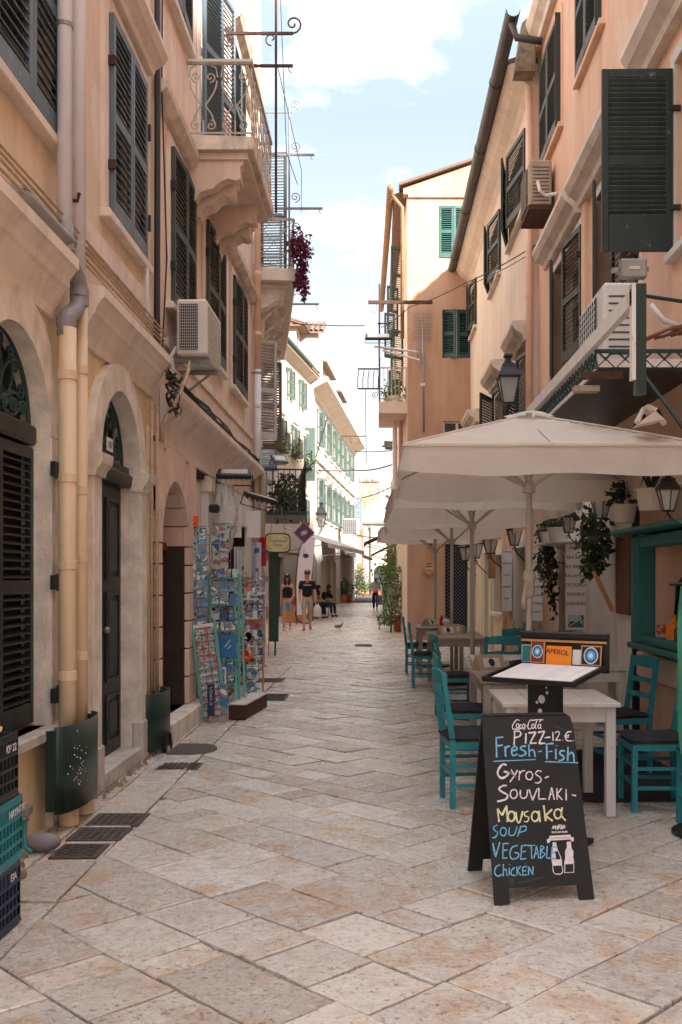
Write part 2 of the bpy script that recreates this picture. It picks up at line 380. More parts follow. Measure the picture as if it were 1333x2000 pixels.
mat('leaf_mid', '617543', .7, .35, 3, 0, transl=.25)
mat('leaf_grey', '8b9877', .75, .3, 3, 0, transl=.25)
mat('leaf_purple', '6a2140', .7, .35, 6, 0, transl=.25)
mat('stem', '4d3a28', .9, .2, 12, .2)
mat('pot_white', 'cfc5b8', .6, .06, 6, .05)
mat('terracotta', 'a8593a', .8, .12, 8, .2)
mat('crate_teal', '117780', .4, .08, 8, 0)
mat('crate_black', '1f2024', .45, .1, 8, 0)
mat('crate_navy', '1a2c46', .45, .1, 8, 0)
mat('orange', 'e2551d', .6, .05, 6, 0)
mat('orange_card', 'e88420', .5, .1, 12, 0)
mat('carton', 'd8b98f', .8, .1, 9, 0)
mat('yellow', 'd9a032', .6, .1, 9, 0)
mat('turquoise', '5c9e92', .6, .12, 9, .1, chips='c7d6c9')
mat('blue_print', '1f6fa0', .4, .25, 14, 0)
mat('red_cloth', 'b8231d', .9, .1, 14, .3, 90)
mat('white_cloth', 'cfcad3', .95, .06, 10, .3, 90)
mat('cream_cloth', 'd4cfb4', .95, .06, 10, .3, 90)
mat('beige_cloth', 'b8a893', .95, .2, 4, .5, 30, streak=.2)
mat('ceramic', 'd9d4cc', .25, .05, 9, 0)
mat('ceramic_blue', '86a9b8', .25, .2, 20, 0)
mat('sign_cream', 'd6cc96', .6, .08, 9, 0)
mat('sign_green', '1c4236', .5, .1, 9, 0)
mat('sign_purple', '5b3d66', .7, .1, 9, 0)
mat('sign_pink', 'b97a78', .7, .1, 9, 0)
mat('skin', 'c08a6c', .6, .06, 9, 0)
mat('hair', '2e1d15', .8, .2, 20, .2)
mat('shirt_navy', '12151f', .95, .12, 9, .2)
mat('shirt_white', 'cfcbc6', .95, .1, 9, .2)
mat('shorts_grey', '9d968b', .95, .1, 9, .2)
mat('denim', '7f93a3', .95, .12, 20, .2)
mat('denim_dark', '2a3a50', .95, .12, 20, .2)
mat('shoe', '242528', .7, .1, 9, 0)
mat('shoe_white', 'cfcac4', .7, .1, 9, 0)
mat('green_cloth', '3f8a72', .95, .1, 9, .2, chips='0e2c24', cscale=45)
mat('rubble', '8d7c68', .95, .35, 6, .8, 12, bdist=.05)
mat('rock_plastic', '7c7b7c', .6, .15, 8, .1)
glass('glass_dark', '2b302f', .06, .75); glass('glass_clear', 'c6c8c0', .1, .5)
glass('plastic_sheet', 'dcdad6', .18, .6)
printed('print_blue', ['1d4e7c', '2f86b8', '1d5f8f', '8fb9c9', '23415e', 'd7d4cb', '3a86a0', '9a7b5b', '2a6a9a'], 12)
printed('print_white', ['d9d4ca', 'c9c2b8', '2b2a2c', 'd9d4ca', '6f96a8', 'b85a3c'], 30)
printed('print_mix', ['2f86b8', '274a3f', 'd9d4ca', '3a7f9c', 'a8503a', '8fb9c9', 'c7a96a', '274a6f'], 13)
# ---------------------------------------------------------------- pavement
def paving_mat():
    m = bpy.data.materials.new('paving'); m.use_nodes = True; MATS['paving'] = m
    nt = m.node_tree; N = nt.nodes; L = nt.links; b = N['Principled BSDF']
    at = N.new('ShaderNodeAttribute'); at.attribute_name = 'tone'
    g = N.new('ShaderNodeNewGeometry')
    off = N.new('ShaderNodeVectorMath'); off.operation = 'ADD'
    cx = N.new('ShaderNodeCombineXYZ'); mu = N.new('ShaderNodeMath'); mu.operation = 'MULTIPLY'; mu.inputs[1].default_value = 37
    L.new(at.outputs['Fac'], mu.inputs[0]); L.new(mu.outputs[0], cx.inputs[2]); L.new(g.outputs['Position'], off.inputs[0]); L.new(cx.outputs[0], off.inputs[1])
    base = N.new('ShaderNodeValToRGB'); e = base.color_ramp.elements
    e[0].position = 0; e[0].color = (*srgb('c0b5a8'), 1); e[1].position = 1; e[1].color = (*srgb('dcd5ce'), 1)
    for p, c in ((.3, 'd6cdc2'), (.5, 'cfc6ba'), (.7, 'd7ccc0'), (.85, 'cfc6be')):
        q = e.new(p); q.color = (*srgb(c), 1)
    L.new(at.outputs['Fac'], base.inputs[0])
    def noise(s, d=6, r=.6):
        n = N.new('ShaderNodeTexNoise'); n.inputs['Scale'].default_value = s; n.inputs['Detail'].default_value = d; n.inputs['Roughness'].default_value = r
        L.new(off.outputs[0], n.inputs[0]); return n
    def ramp(n, a, bb, lo=0, hi=1):
        r = N.new('ShaderNodeMapRange'); L.new(n.outputs[0], r.inputs[0]); r.inputs[1].default_value = a; r.inputs[2].default_value = bb; r.inputs[3].default_value = lo; r.inputs[4].default_value = hi; return r
    def mix(f, a, c, fac=None):
        x = N.new('ShaderNodeMix'); x.data_type = 'RGBA'
        if f is not None: L.new(f, x.inputs[0])
        else: x.inputs[0].default_value = fac
        L.new(a, x.inputs[6]); x.inputs[7].default_value = (*srgb(c), 1); return x.outputs[2]
    n1 = noise(2.6, 8, .65); c = mix(ramp(n1, .50, .68, 0, .75).outputs[0], base.outputs[0], 'bf9060')
    n2 = noise(9, 8, .7); c = mix(ramp(n2, .48, .68, 0, .75).outputs[0], c, 'aea49b')
    n3 = noise(38, 6, .7); c = mix(ramp(n3, .55, .63, 0, .7).outputs[0], c, '6f6155')
    n5 = noise(16, 6, .7); c = mix(ramp(n5, .54, .7, 0, .75).outputs[0], c, 'ded5cc')
    L.new(c, b.inputs['Base Color'])
    n4 = noise(70, 4, .6)
    r = ramp(n2, .3, .7, .12, .38); L.new(r.outputs[0], b.inputs['Roughness'])
    # pits and wear: some slabs are worn smooth, some tooled rough
    rough = N.new('ShaderNodeMath'); rough.operation = 'PINGPONG'; rough.inputs[1].default_value = .5
    m7 = N.new('ShaderNodeMath'); m7.operation = 'MULTIPLY'; m7.inputs[1].default_value = 5.3; L.new(at.outputs['Fac'], m7.inputs[0]); L.new(m7.outputs[0], rough.inputs[0])
    st = N.new('ShaderNodeMapRange'); L.new(rough.outputs[0], st.inputs[0]); st.inputs[2].default_value = .5; st.inputs[3].default_value = .3; st.inputs[4].default_value = 1
    h = N.new('ShaderNodeMath'); h.operation = 'MULTIPLY_ADD'; L.new(n3.outputs[0], h.inputs[0]); h.inputs[1].default_value = .5; L.new(n2.outputs[0], h.inputs[2])
    h2 = N.new('ShaderNodeMath'); h2.operation = 'MULTIPLY_ADD'; L.new(n5.outputs[0], h2.inputs[0]); h2.inputs[1].default_value = .8; L.new(h.outputs[0], h2.inputs[2])
    bp = N.new('ShaderNodeBump'); L.new(st.outputs[0], bp.inputs['Strength']); bp.inputs['Distance'].default_value = .03
    L.new(h2.outputs[0], bp.inputs['Height']); L.new(bp.outputs[0], b.inputs['Normal'])
    b.inputs['Specular IOR Level'].default_value = .8
    return m
paving_mat()
mat('joint', '4c4137', .95, .3, 14, .6, 60)
mat('far_ground', '8f8273', .95, .2, .5, 0)
B(-900, 900, -900, 900, -.6, -.065).build('ground', M('far_ground'), kind='structure')
pave = B(-6.5, 4.2, -3, 100, -.06, -.02).build('pavement', M('joint'), kind='structure')
def clip(poly, nx, ny, d):
    out = []
    for i in range(len(poly)):
        a = poly[i]; b = poly[(i+1) % len(poly)]; fa = a[0]*nx+a[1]*ny-d; fb = b[0]*nx+b[1]*ny-d
        if fa <= 0: out.append(a)
        if fa*fb < 0:
            t = fa/(fa-fb); out.append((a[0]+(b[0]-a[0])*t, a[1]+(b[1]-a[1])*t))
    return out
SLABS = []
rs = random.Random(3)
SEAM = .08; BL = -1.56
s2 = math.sqrt(.5); q = -30.0; QB = [q]
while q < 55: q += rs.choice([.27, .3, .33, .36, .4]); QB.append(q)
PB = [SEAM/s2+(QB[i]+QB[i+1])/2 for i in range(len(QB)-1)]
def W2(p, q): return (s2*(p-q), s2*(p+q))
def put(p0, p1, q0, q1, side):
    m = W2((p0+p1)/2, (q0+q1)/2)
    if not (-5.2 <= m[0] <= 3.2 and 1.2 < m[1] < 62): return
    g = .0045; C = [(p0+g, q0+g), (p1-g, q0+g), (p1-g, q1-g), (p0+g, q1-g)]; pl = []
    for k in range(4):
        a, c = C[k], C[(k+1) % 4]; j = lambda: rs.uniform(-.005, .005)
        pl += [W2(a[0]+j(), a[1]+j()), W2((a[0]+c[0])/2+j()*.8, (a[1]+c[1])/2+j()*.8)]
    if side < 0 and m[1] < 17.5: pl = clip(pl, -1, 0, -(BL+.005))
    if len(pl) >= 3: SLABS.append(pl)
for i in range(len(PB)-1):
    p = PB[i]
    while p < 60:                      # right of the middle: courses run up and to the right
        l = rs.choice([.2, .34, .42, .5, .58, .66, .8]); put(p, p+l, QB[i], QB[i+1], 1); p += l
    q = QB[i+1]
    while q < 60:                      # left: courses run up and to the left, toothed into the others
        l = rs.choice([.2, .34, .42, .5, .58, .66, .8]); put(PB[i], PB[i+1], q, q+l, -1); q += l
for x0, x1 in ((-1.9, BL-.004), (-2.4, -1.908)):
    y = 1.2
    while y < 17.5:
        l = rs.uniform(.45, .95)
        SLABS.append([(x0, y+.004), (x1, y+.004), (x1, y+l-.004), (x0, y+l-.004)]); y += l
def area(p): return .5*abs(sum(p[i][0]*p[(i+1) % len(p)][1]-p[(i+1) % len(p)][0]*p[i][1] for i in range(len(p))))
def cen(p): return sum(v[0] for v in p)/len(p), sum(v[1] for v in p)/len(p)
SLABS = [p for p in SLABS if area(p) > .006]
def inview(p):
    x, y = cen(p); return y > 2.9 and abs(x/y*1944-(-73.5+0)) < 800 and -2.0 < x < 2.3
SLABS.sort(key=lambda p: (0 if inview(p) else 1, cen(p)[1]))
def slab(mb, p, c, dz, tl):
    k = len(p); cx, cy = cen(p); A = sum(p[i][0]*p[(i+1) % k][1]-p[(i+1) % k][0]*p[i][1] for i in range(k))
    if A < 0: p = p[::-1]
    def ring(ins, z):
        out = []
        for x, y in p:
            d = math.hypot(x-cx, y-cy); f = max(0, 1-ins/d)
            zz = z+dz+(tl[0]*(x-cx)+tl[1]*(y-cy) if z > -.02 else 0)
            out.append((cx+(x-cx)*f-c[0], cy+(y-cy)*f-c[1], zz))
        return out
    o = len(mb.V); mb.V += ring(.009, 0)+ring(.003, -.004)+ring(0, -.04)
    mb.F.append(tuple(o+i for i in range(k)))
    for a in (0, k):
        for i in range(k): mb.F.append((o+a+i, o+a+k+i, o+a+k+(i+1) % k, o+a+(i+1) % k))
far = MB(); far.tone = []
for i, p in enumerate(SLABS):
    t = rs.random(); dz = rs.uniform(-.005, .002); tl = (rs.uniform(-.014, .014), rs.uniform(-.014, .014))
    if i < 300:
        mb = MB(); c = cen(p); slab(mb, p, c, dz, tl); mb.tone = [t]*len(mb.F)
        mb.build('paving_slab', M('paving'), pave, loc=(c[0], c[1], 0))
    else:
        n0 = len(far.F); slab(far, p, (0, 0), dz, tl); far.tone += [t]*(len(far.F)-n0)
far.build('distant_paving_slabs', M('paving'), pave, kind='stuff')

# ---------------------------------------------------------------- building helpers.  local: x along the front, -y out of the wall, z up
def facade(par, name, s0, s1, z0, z1, ops, m, d=.2, y=0, kind=None):
    mb = MB(); S = {s0, s1}; Z = {z0, z1}
    for o in ops:
        S |= {max(s0, o['a']), min(s1, o['b'])}; r = (o['b']-o['a'])/2 if o.get('arch') else 0
        o['top'] = o['z1']+r; Z |= {max(z0, o['z0']), min(z1, o['top'])}
    S = sorted(S); Z = sorted(Z)
    for i in range(len(S)-1):
        for j in range(len(Z)-1):
            sc, zc = (S[i]+S[i+1])/2, (Z[j]+Z[j+1])/2
            if any(o['a'] < sc < o['b'] and o['z0'] < zc < o['top'] for o in ops): continue
            mb.add([(S[i], y, Z[j]), (S[i+1], y, Z[j]), (S[i+1], y, Z[j+1]), (S[i], y, Z[j+1])], [(0, 1, 2, 3)])
    for o in ops:
        dd = o.get('d', d); a, b, za, zb = o['a'], o['b'], o['z0'], o['z1']; yi = y+dd
        mb.add([(a, y, za), (a, yi, za), (a, yi, zb), (a, y, zb)], [(0, 1, 2, 3)])
        mb.add([(b, y, za), (b, yi, za), (b, yi, zb), (b, y, zb)], [(3, 2, 1, 0)])
        mb.add([(a, y, za), (b, y, za), (b, yi, za), (a, yi, za)], [(0, 1, 2, 3)])
        if o.get('arch'):
            r = (b-a)/2; c = (a+b)/2; k = 20; pts = [(c-r*math.cos(PI*i/k), zb+r*math.sin(PI*i/k)) for i in range(k+1)]
            for i in range(k):
                p, q = pts[i], pts[i+1]
                mb.add([(p[0], y, p[1]), (q[0], y, q[1]), (q[0], yi, q[1]), (p[0], yi, p[1])], [(3, 2, 1, 0)])
                tp = o['top']
                mb.add([(p[0], y, p[1]), (q[0], y, q[1]), (q[0], y, tp), (p[0], y, tp)], [(0, 1, 2, 3)])
        else:
            mb.add([(a, y, zb), (b, y, zb), (b, yi, zb), (a, yi, zb)], [(3, 2, 1, 0)])
    return mb.build(name, m, par, kind=kind)
def shell(par, s0, s1, D, z1, m, z0=-.1, yf=.0, name='side_wall'):
    """ends, back and flat roof behind the front"""
    mb = MB()
    mb.add([(s0, yf, z0), (s0, D, z0), (s0, D, z1), (s0, yf, z1), (s1, yf, z0), (s1, D, z0), (s1, D, z1), (s1, yf, z1)],
           [(0, 3, 2, 1), (4, 5, 6, 7), (1, 2, 6, 5), (3, 7, 6, 2)])
    return mb.build(name, m, par)
SM = {}
def slat_mesh(w, m, t=.009, dp=.042):
    k = (round(w, 2), m.name)
    if k not in SM: SM[k] = B(-w/2, w/2, -dp/2, dp/2, -t/2, t/2, c=.002).mesh('slat', m)
    return SM[k]
def shutter(par, s, y, z0, w, h, ang, m, side=1, ind=True, pitch=.052, tilt=38, slm=None, name='shutter', rail=True, bottom=.13):
    """one louvred leaf, hinged at (s, y); side +1: it reaches to +x when shut; ang = degrees it stands open outwards"""
    mb = MB(); X = lambda a, b: (a, b) if side > 0 else (-b, -a); T = .019; st = .055
    for a, b in ((0, st), (w-st, w)): x = X(a, b); mb.box(x[0], x[1], -T, T, 0, h, c=.004)
    x = X(st, w-st); zs = [(0, bottom), (h-.07, h)]
    if rail: zs.append((h*.47, h*.47+.085))
    for a, b in zs: mb.box(x[0], x[1], -T+.002, T-.002, a, b, c=.003)
    o = mb.build(name, m, par, loc=(s, y, z0), rot=math.radians(-ang*side))
    sm = slat_mesh(w-2*st, slm or m); zs.sort(); xc = (x[0]+x[1])/2; acc = MB()
    for i in range(len(zs)-1):
        a, b = zs[i][1], zs[i+1][0]; n = max(2, int((b-a)/pitch)); 
        for k in range(n):
            z = a+(k+.5)*(b-a)/n; tt = math.radians(tilt+rs.uniform(-2.5, 2.5))
            if ind: link('slat', sm, o, (xc, 0, z), (tt, 0, 0))
            else:
                acc.box(-(w/2-st), (w/2-st), -.02, .02, -.004, .004, M=Matrix.Translation((xc, 0, z)) @ Matrix.Rotation(tt, 4, 'X'))
    if not ind: acc.build('slats', slm or m, o, kind='stuff')
    return o
def window(par, a, b, z0, z1, y=.16, m=None, bars=2, glassm=None):
    """frame with panes set back in its opening"""
    m = m or M('wood_white'); mb = MB(); f = .05
    mb.box(a, a+f, y-.03, y+.03, z0, z1); mb.box(b-f, b, y-.03, y+.03, z0, z1)
    mb.box(a+f, b-f, y-.03, y+.03, z0, z0+f); mb.box(a+f, b-f, y-.03, y+.03, z1-f, z1)
    c = (a+b)/2; mb.box(c-.03, c+.03, y-.032, y+.028, z0+f, z1-f)
    for i in range(1, bars+1): z = z0+(z1-z0)*i/(bars+1); mb.box(a+f, c-.03, y-.02, y+.02, z-.012, z+.012); mb.box(c+.03, b-f, y-.02, y+.02, z-.012, z+.012)
    o = mb.build('window', m, par)
    for p, q in ((a+f, c-.03), (c+.03, b-f)): B(p, q, y+.004, y+.010, z0+f, z1-f).build('pane', glassm or M('glass_dark'), o)
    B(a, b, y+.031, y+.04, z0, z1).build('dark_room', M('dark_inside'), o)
    return o
def surround(par, a, b, z0, z1, w=.11, out=.03, m=None, name='window_surround', sill=True):
    mb = MB(); m = m or M('cornice_plaster')
    mb.box(a-w, a, -out, .0, z0, z1+w); mb.box(b, b+w, -out, .0, z0, z1+w); mb.box(a, b, -out+.001, .0, z1, z1+w)
    o = mb.build(name, m, par)
    if sill: B(a-w-.02, b+w+.02, -out-.05, .02, z0-.07, z0-.0, c=.008).build('sill', m, par)
    return o
def ext_profile(par, name, prof, s0, s1, m, cap=True): return MB().ext(prof, 'x', s0, s1).build(name, m, par)
HOOD = lambda z, out, h: [(0, z), (-out*.35, z), (-out*.42, z+h*.25), (-out*.7, z+h*.45), (-out*.8, z+h*.5), (-out, z+h*.8), (-out, z+h), (-out*.2, z+h*1.06), (0, z+h*1.12)]
def hood(par, a, b, z, out=.2, h=.2, m=None, name='window_hood'): return ext_profile(par, name, HOOD(z, out, h), a, b, m or M('cornice_plaster'))
def win(par, a, b, z0, z1, sm, angs=(2, 2), ind=True, tilt=38, hd=None, slm=None, yo=-.03, sur=True, sw=.1, bars=2, pitch=.052, inner=True):
    if inner: window(par, a, b, z0, z1, bars=bars)
    if sur: surround(par, a, b, z0, z1, w=sw)
    w = (b-a)/2-.004
    if angs[0] is not None: shutter(par, a, yo, z0+.004, w, z1-z0-.008, angs[0], sm, 1, ind, slm=slm, tilt=tilt, pitch=pitch)
    if angs[1] is not None: shutter(par, b, yo, z0+.004, w, z1-z0-.008, angs[1], sm, -1, ind, slm=slm, tilt=tilt, pitch=pitch)
    if hd: hood(par, a-.22, b+.22, z1+hd, .2, .2)
def op(a, b, z0, z1, **k): return dict(a=a, b=b, z0=z0, z1=z1, **k)
def scroll_c(mb, x0, x1, z0, z1, y, r=.0095, n=5):
    """one lyre of wrought iron: two S curves that meet in the middle and curl at both ends"""
    w = x1-x0; c = (x0+x1)/2; h = z1-z0
    for s in (-1, 1):
        pts = []
        for i in range(15):
            t = i/14; x = c+s*w*(.06+.36*abs(math.cos(PI*t*.9+.35)))*(1 if t > .15 else .9); pts.append((x, y, z0+h*(.15+.6*t)))
        mb.tube(pts, r, n)
        mb.tube(spiral((c+s*w*.24, y, z0+h*.13), w*.17, 1.3, PI/2, -s, 12), r*.9, n)
        mb.tube(spiral((c+s*w*.22, y, z0+h*.80), w*.17, 1.3, -PI/2, s, 12), r*.9, n)
        mb.tube([(c+s*w*.45, y, z0+h*.8), (c+s*w*.4, y, z0+h*.93), (c+s*w*.1, y, z1)], r*.9, n)
    mb.tube([(c, y, z0), (c, y, z0+h*.2)], r, n)
def pipe(name, label, pts, r, m, cat='drainpipe', seams=(), brackets=(), group=None, kid='pipe_joint', n=14):
    t = thing(name, label, cat, (pts[0][0], pts[0][1], 0), group=group); o = Vector((pts[0][0], pts[0][1], 0))
    MB().tube([Vector(p)-o for p in pts], r, n).build('pipe', m, t, smooth=True)
    for z in seams: MB().lathe([(r+.001, -.03), (r+.006, -.028), (r+.006, .028), (r+.001, .03)], (0, 0, z), 14).build(kid, m, t, smooth=False)
    for z in brackets: MB().lathe([(r+.002, -.012), (r+.009, -.012), (r+.009, .012), (r+.002, .012)], (0, 0, z), 14).box(-r-.12, -r, -.01, .01, z-.01, z+.01).build('bracket', M('metal_grey'), t)
    return t
def wire(name, label, pts, r, m, group=None, n=5, cat='cable', sag=0):
    a = Vector(pts[0]); P = []
    for i in range(len(pts)-1):
        p, q = Vector(pts[i]), Vector(pts[i+1])
        for k in range(9): t = k/8; v = p.lerp(q, t); v.z -= sag*4*t*(1-t); P.append(v-a)
    o = MB().tube(P, r, n).build(name, m, None, loc=tuple(a)); tag(o, label, cat, group); return o
def smooth(P, k=4):
    P = [Vector(p) for p in P]; Q = []
    for i in range(len(P)-1):
        p0 = P[max(i-1, 0)]; p1 = P[i]; p2 = P[i+1]; p3 = P[min(i+2, len(P)-1)]
        for j in range(k):
            t = j/k; Q.append(.5*((2*p1)+(p2-p0)*t+(2*p0-5*p1+4*p2-p3)*t*t+(3*p1-p0-3*p2+p3)*t**3))
    return Q+[P[-1]]
def PX(px, py, y): return ((px-740)*y/1944, y, HC-(py-1128)*y/1944)   # survey: where a sight line meets a depth
# ---------------------------------------------------------------- LEFT: near yellow and peach house
XL = -2.1
def fan_grille(par, c, zs, r, y):
    mb = MB(); R = .012
    mb.tube([(c-r*math.cos(PI*i/20), y, zs+r*math.sin(PI*i/20)) for i in range(21)], .014, 5)
    mb.box(c-r, c+r, y-.012, y+.012, zs, zs+.03)
    def flat(pts):
        mb.tube(pts, R, 5)
    for k in range(5):
        a = PI*(k+.5)/5; u = Vector((math.cos(a), 0, math.sin(a))); v = Vector((-u.z, 0, u.x)); o = Vector((c, y, zs+.03))
        for s in (-1, 1):
            pts = []
            for i in range(10):
                t = i/9; p = o+u*r*(.18+.62*t)+v*s*r*.13*math.sin(PI*t); pts.append(tuple(p))
            flat(pts)
            for rad, q in ((.84, .085), (.3, .06)):
                cc = o+u*r*rad*.95+v*s*r*.1; flat(spiral(tuple(cc), r*q*1.25, 1.4, a+PI, s, 12))
    for s in (-1, 0, 1):
        cc = (c+s*r*.5, y, zs+.03+r*.16); flat(spiral(cc, r*.13, 1.5, PI/2, 1, 12)); flat(spiral((cc[0]+r*.22, y, cc[2]), r*.11, 1.5, PI/2, -1, 12))
    mb.build('fanlight_grille', M('iron_green'), par)
def arch_ring(par, c, zs, r, w, z0, out=.035, m=None, name='arch_surround', joints=0, dep=.15):
    m = m or M('stone_trim'); mb = MB(); k = 22
    I = [(c-r*math.cos(PI*i/k), zs+r*math.sin(PI*i/k)) for i in range(k+1)]; O = [(c-(r+w)*math.cos(PI*i/k), zs+(r+w)*math.sin(PI*i/k)) for i in range(k+1)]
    for i in range(k):
        q = [I[i], I[i+1], O[i+1], O[i]]
        mb.add([(p[0], -out, p[1]) for p in q]+[(p[0], .0, p[1]) for p in q], [(0, 1, 2, 3), (0, 4, 5, 1), (2, 6, 7, 3)])
        q = [(c-(r-.006)*math.cos(PI*i/k), zs+(r-.006)*math.sin(PI*i/k)), (c-(r-.006)*math.cos(PI*(i+1)/k), zs+(r-.006)*math.sin(PI*(i+1)/k))]
        mb.add([(q[0][0], -out, q[0][1]), (q[1][0], -out, q[1][1]), (q[1][0], dep, q[1][1]), (q[0][0], dep, q[0][1])], [(0, 3, 2, 1)])
    o = mb.build(name, m, par)
    for s in (-1, 1):
        x = sorted((c+s*r, c+s*(r-.006))); B(x[0], x[1], -out+.002, dep, z0, zs).build('jamb_reveal', m, par)
        x = sorted((c+s*r, c+s*(r+w)))
        B(x[0], x[1], -out-.004, .02, z0, zs, c=.01).build('jamb', m, par)
    return o
h1 = thing('near_yellow_house', 'yellow and peach plastered house at left edge with arched doorways and pale blue-grey shutters', 'house', (XL, 0, 0), PI/2)
A1 = op(5.13, 6.27, .64, 2.46, arch=True, d=.16); A2 = op(7.3, 8.5, .12, 2.44, arch=True, d=.17); A0 = op(2.6, 3.9, .1, 2.5, arch=True, d=.16)
facade(h1, 'ground_floor_wall', 1.5, 9.25, -.05, 3.3, [A0, A1, A2], M('plaster_yellow'))
W1 = [(5.28, 6.4), (7.65, 8.78)]
facade(h1, 'upper_wall', 1.5, 9.25, 3.3, 7.4, [op(a, b, 4.36, 5.92) for a, b in W1]+[op(2.6, 3.7, 4.36, 5.92)], M('plaster_peach'))
shell(h1, 1.5, 9.25, 6, 7.4, M('plaster_peach'))
for i, (a, b) in enumerate(W1):
    win(h1, a, b, 4.36, 5.92, M('shutter_blue'), (1, 1) if i else (1, 1), hd=.18, tilt=40, yo=-.05, sw=.14, pitch=.06)
    B(a-.06, b+.02, -.075, .0, 4.30, 4.36, c=.006).build('shutter_ledge', M('shutter_dark'), h1)
    for z in (4.75, 5.55): B(a-.035, a-.005, -.085, -.0, z-.05, z+.02).build('hinge', M('iron_rust'), h1); B(b, b+.03, -.085, .0, z-.12, z+.02).build('hinge', M('iron_rust'), h1)
win(h1, 2.6, 3.7, 4.36, 5.92, M('shutter_blue'), ind=False, yo=-.05)
B(8.05-.9, 9.1, -.03, .0, 3.95, 4.12).build('wall_band', M('cornice_plaster'), h1)
# arches
arch_ring(h1, 3.25, 2.5, .65, .26, .0); arch_ring(h1, 5.7, 2.46, .57, .24, .62); arch_ring(h1, 7.9, 2.44, .6, .21, .0, out=.07)
for c, r in ((7.9, .6),):
    for s in (-1, 1):
        x = sorted((c+s*(r-.03), c+s*(r+.24))); pr = [(0, 2.30), (-.09, 2.30), (-.10, 2.34), (-.14, 2.39), (-.15, 2.46), (0, 2.46)]
        ext_profile(h1, 'impost', pr, x[0], x[1], M('stone_trim'))
        B(x[0]+.01, x[1]-.005, -.088, .0, 0, .34, c=.01).build('jamb_base', M('stone_grey'), h1)
# shuttered arch window 1
B(5.0, 6.42, -.09, .1, .57, .64, c=.01).build('sill', M('stone_grey'), h1)
B(6.27, 6.52, -.05, 0, -.05, .57).build('pilaster_base', M('stone_trim'), h1)
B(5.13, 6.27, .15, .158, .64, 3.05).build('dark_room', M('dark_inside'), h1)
B(5.13, 6.27, .05, .13, 2.40, 2.52, c=.015).build('transom', M('door_dark'), h1)
fan_grille(h1, 5.7, 2.50, .53, .09)
for side, s in ((1, 5.13), (-1, 6.27)): shutter(h1, s, .09, .66, .565, 1.72, 0, M('door_dark'), side, True, pitch=.05, tilt=30, name='door_leaf')
for z in (.83, 1.54, 2.25): B(6.2, 6.36, -.085, -.055, z-.045, z+.045).box(6.33, 6.36, -.1, -.05, z-.055, z+.055).build('hinge', M('iron_black'), h1)
# panelled door 2
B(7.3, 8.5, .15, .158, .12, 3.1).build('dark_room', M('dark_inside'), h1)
mb = MB().ext([(.17, 2.33), (.02, 2.33), (.0, 2.37), (-.01, 2.42), (.03, 2.45), (.03, 2.5), (.17, 2.5)], 'x', 7.3, 8.5); mb.build('transom', M('door_dark'), h1)
fan_grille(h1, 7.9, 2.48, .56, .08)
for k, (a, b) in enumerate(((7.3, 7.9), (7.9, 8.5))):
    dr = B(a+.004, b-.004, .10, .145, .12, 2.33, c=.006).build('door', M('door_dark'), h1)
    for za, zb in ((.22, .62), (.72, 1.45), (1.55, 2.22)):
        mb = MB(); p = a+.1; q = b-.1
        mb.box(p, q, .082, .102, za, za+.03).box(p, q, .082, .102, zb-.03, zb).box(p, p+.03, .082, .102, za+.03, zb-.03).box(q-.03, q, .082, .102, za+.03, zb-.03).box(p+.07, q-.07, .086, .102, za+.07, zb-.07, c=.008)
        mb.build('door_panel', M('door_dark'), dr)
    if k: MB().ball((a+.05, .07, 1.15), .028).tube([(a+.05, .1, 1.15), (a+.05, .07, 1.15)], .01).build('handle', M('metal_grey'), dr, smooth=True)
B(7.15, 8.5, -.08, .2, .0, .126, c=.01).build('door_step', M('stone_grey'), h1)
B(6.3, 8.62, -.06, .0, -.05, .09, c=.01).build('plinth', M('stone_trim'), h1)
# shop cornice in two runs
CORN = [(0, 3.22), (-.03, 3.22), (-.04, 3.28), (-.10, 3.40), (-.12, 3.42), (-.13, 3.46), (-.17, 3.52), (-.19, 3.53), (-.19, 3.60), (-.02, 3.64), (0, 3.64)]
ext_profile(h1, 'shop_cornice', CORN, 1.5, 6.35, M('cornice_plaster')); ext_profile(h1, 'shop_cornice', CORN, 6.95, 9.15, M('cornice_plaster'))
B(6.55, 6.68, -.02, 0, 0, 3.2).build('wall_strip', M('stone_trim'), h1)
# house number plate over the second door
npl = B(7.42, 7.58, -.005, .0, 2.52, 2.62).build('number_plate', M('ceramic'), h1)
npl.location = (0, -.072, 0); text(npl, '157', .07, (7.5, -.008, 2.545), (PI/2, 0, 0), M('ink'))
# the roof cornice keeps out of frame; house continues up
# pipes
pipe('grey_drainpipe', 'pale grey drainpipe, left of the pair, ending in grey elbows above the yellow pipe', [(-1.98, 6.28, 7.4), (-1.98, 6.28, 3.68)], .047, M('pipe_grey'), brackets=(5.05, 7), group=None)
pipe('grey_drainpipe', 'pale grey drainpipe, right of the pair, running straight down beside the elbows', [(-2.0, 6.62, 7.4), (-2.0, 6.62, 3.4)], .05, M('pipe_grey'), brackets=(6.9,))
el = thing('pipe_elbow', 'dark grey plastic elbow bends joining the drainpipe to the yellow pipe below', 'pipe', (-1.98, 6.28, 3.3))
MB().tube([(0, 0, .5), (0, 0, .38), (.0, .07, .30), (.02, .2, .22), (.02, .24, .16), (.02, .24, .08), (0.01, .18, .0), (0, .05, -.07), (0, .02, -.12), (0, .02, -.2)], .054, 14).build('bend', M('pipe_dark'), el, smooth=True)
for z in (.36, .13, .08, -.11): MB().lathe([(.058, -.03), (.062, -.03), (.062, .03), (.058, .03)], (0 if z < 0 or z > .3 else .02, .03 if z < 0 else (.0 if z > .3 else .24), z), 14).build('collar', M('pipe_dark'), el)
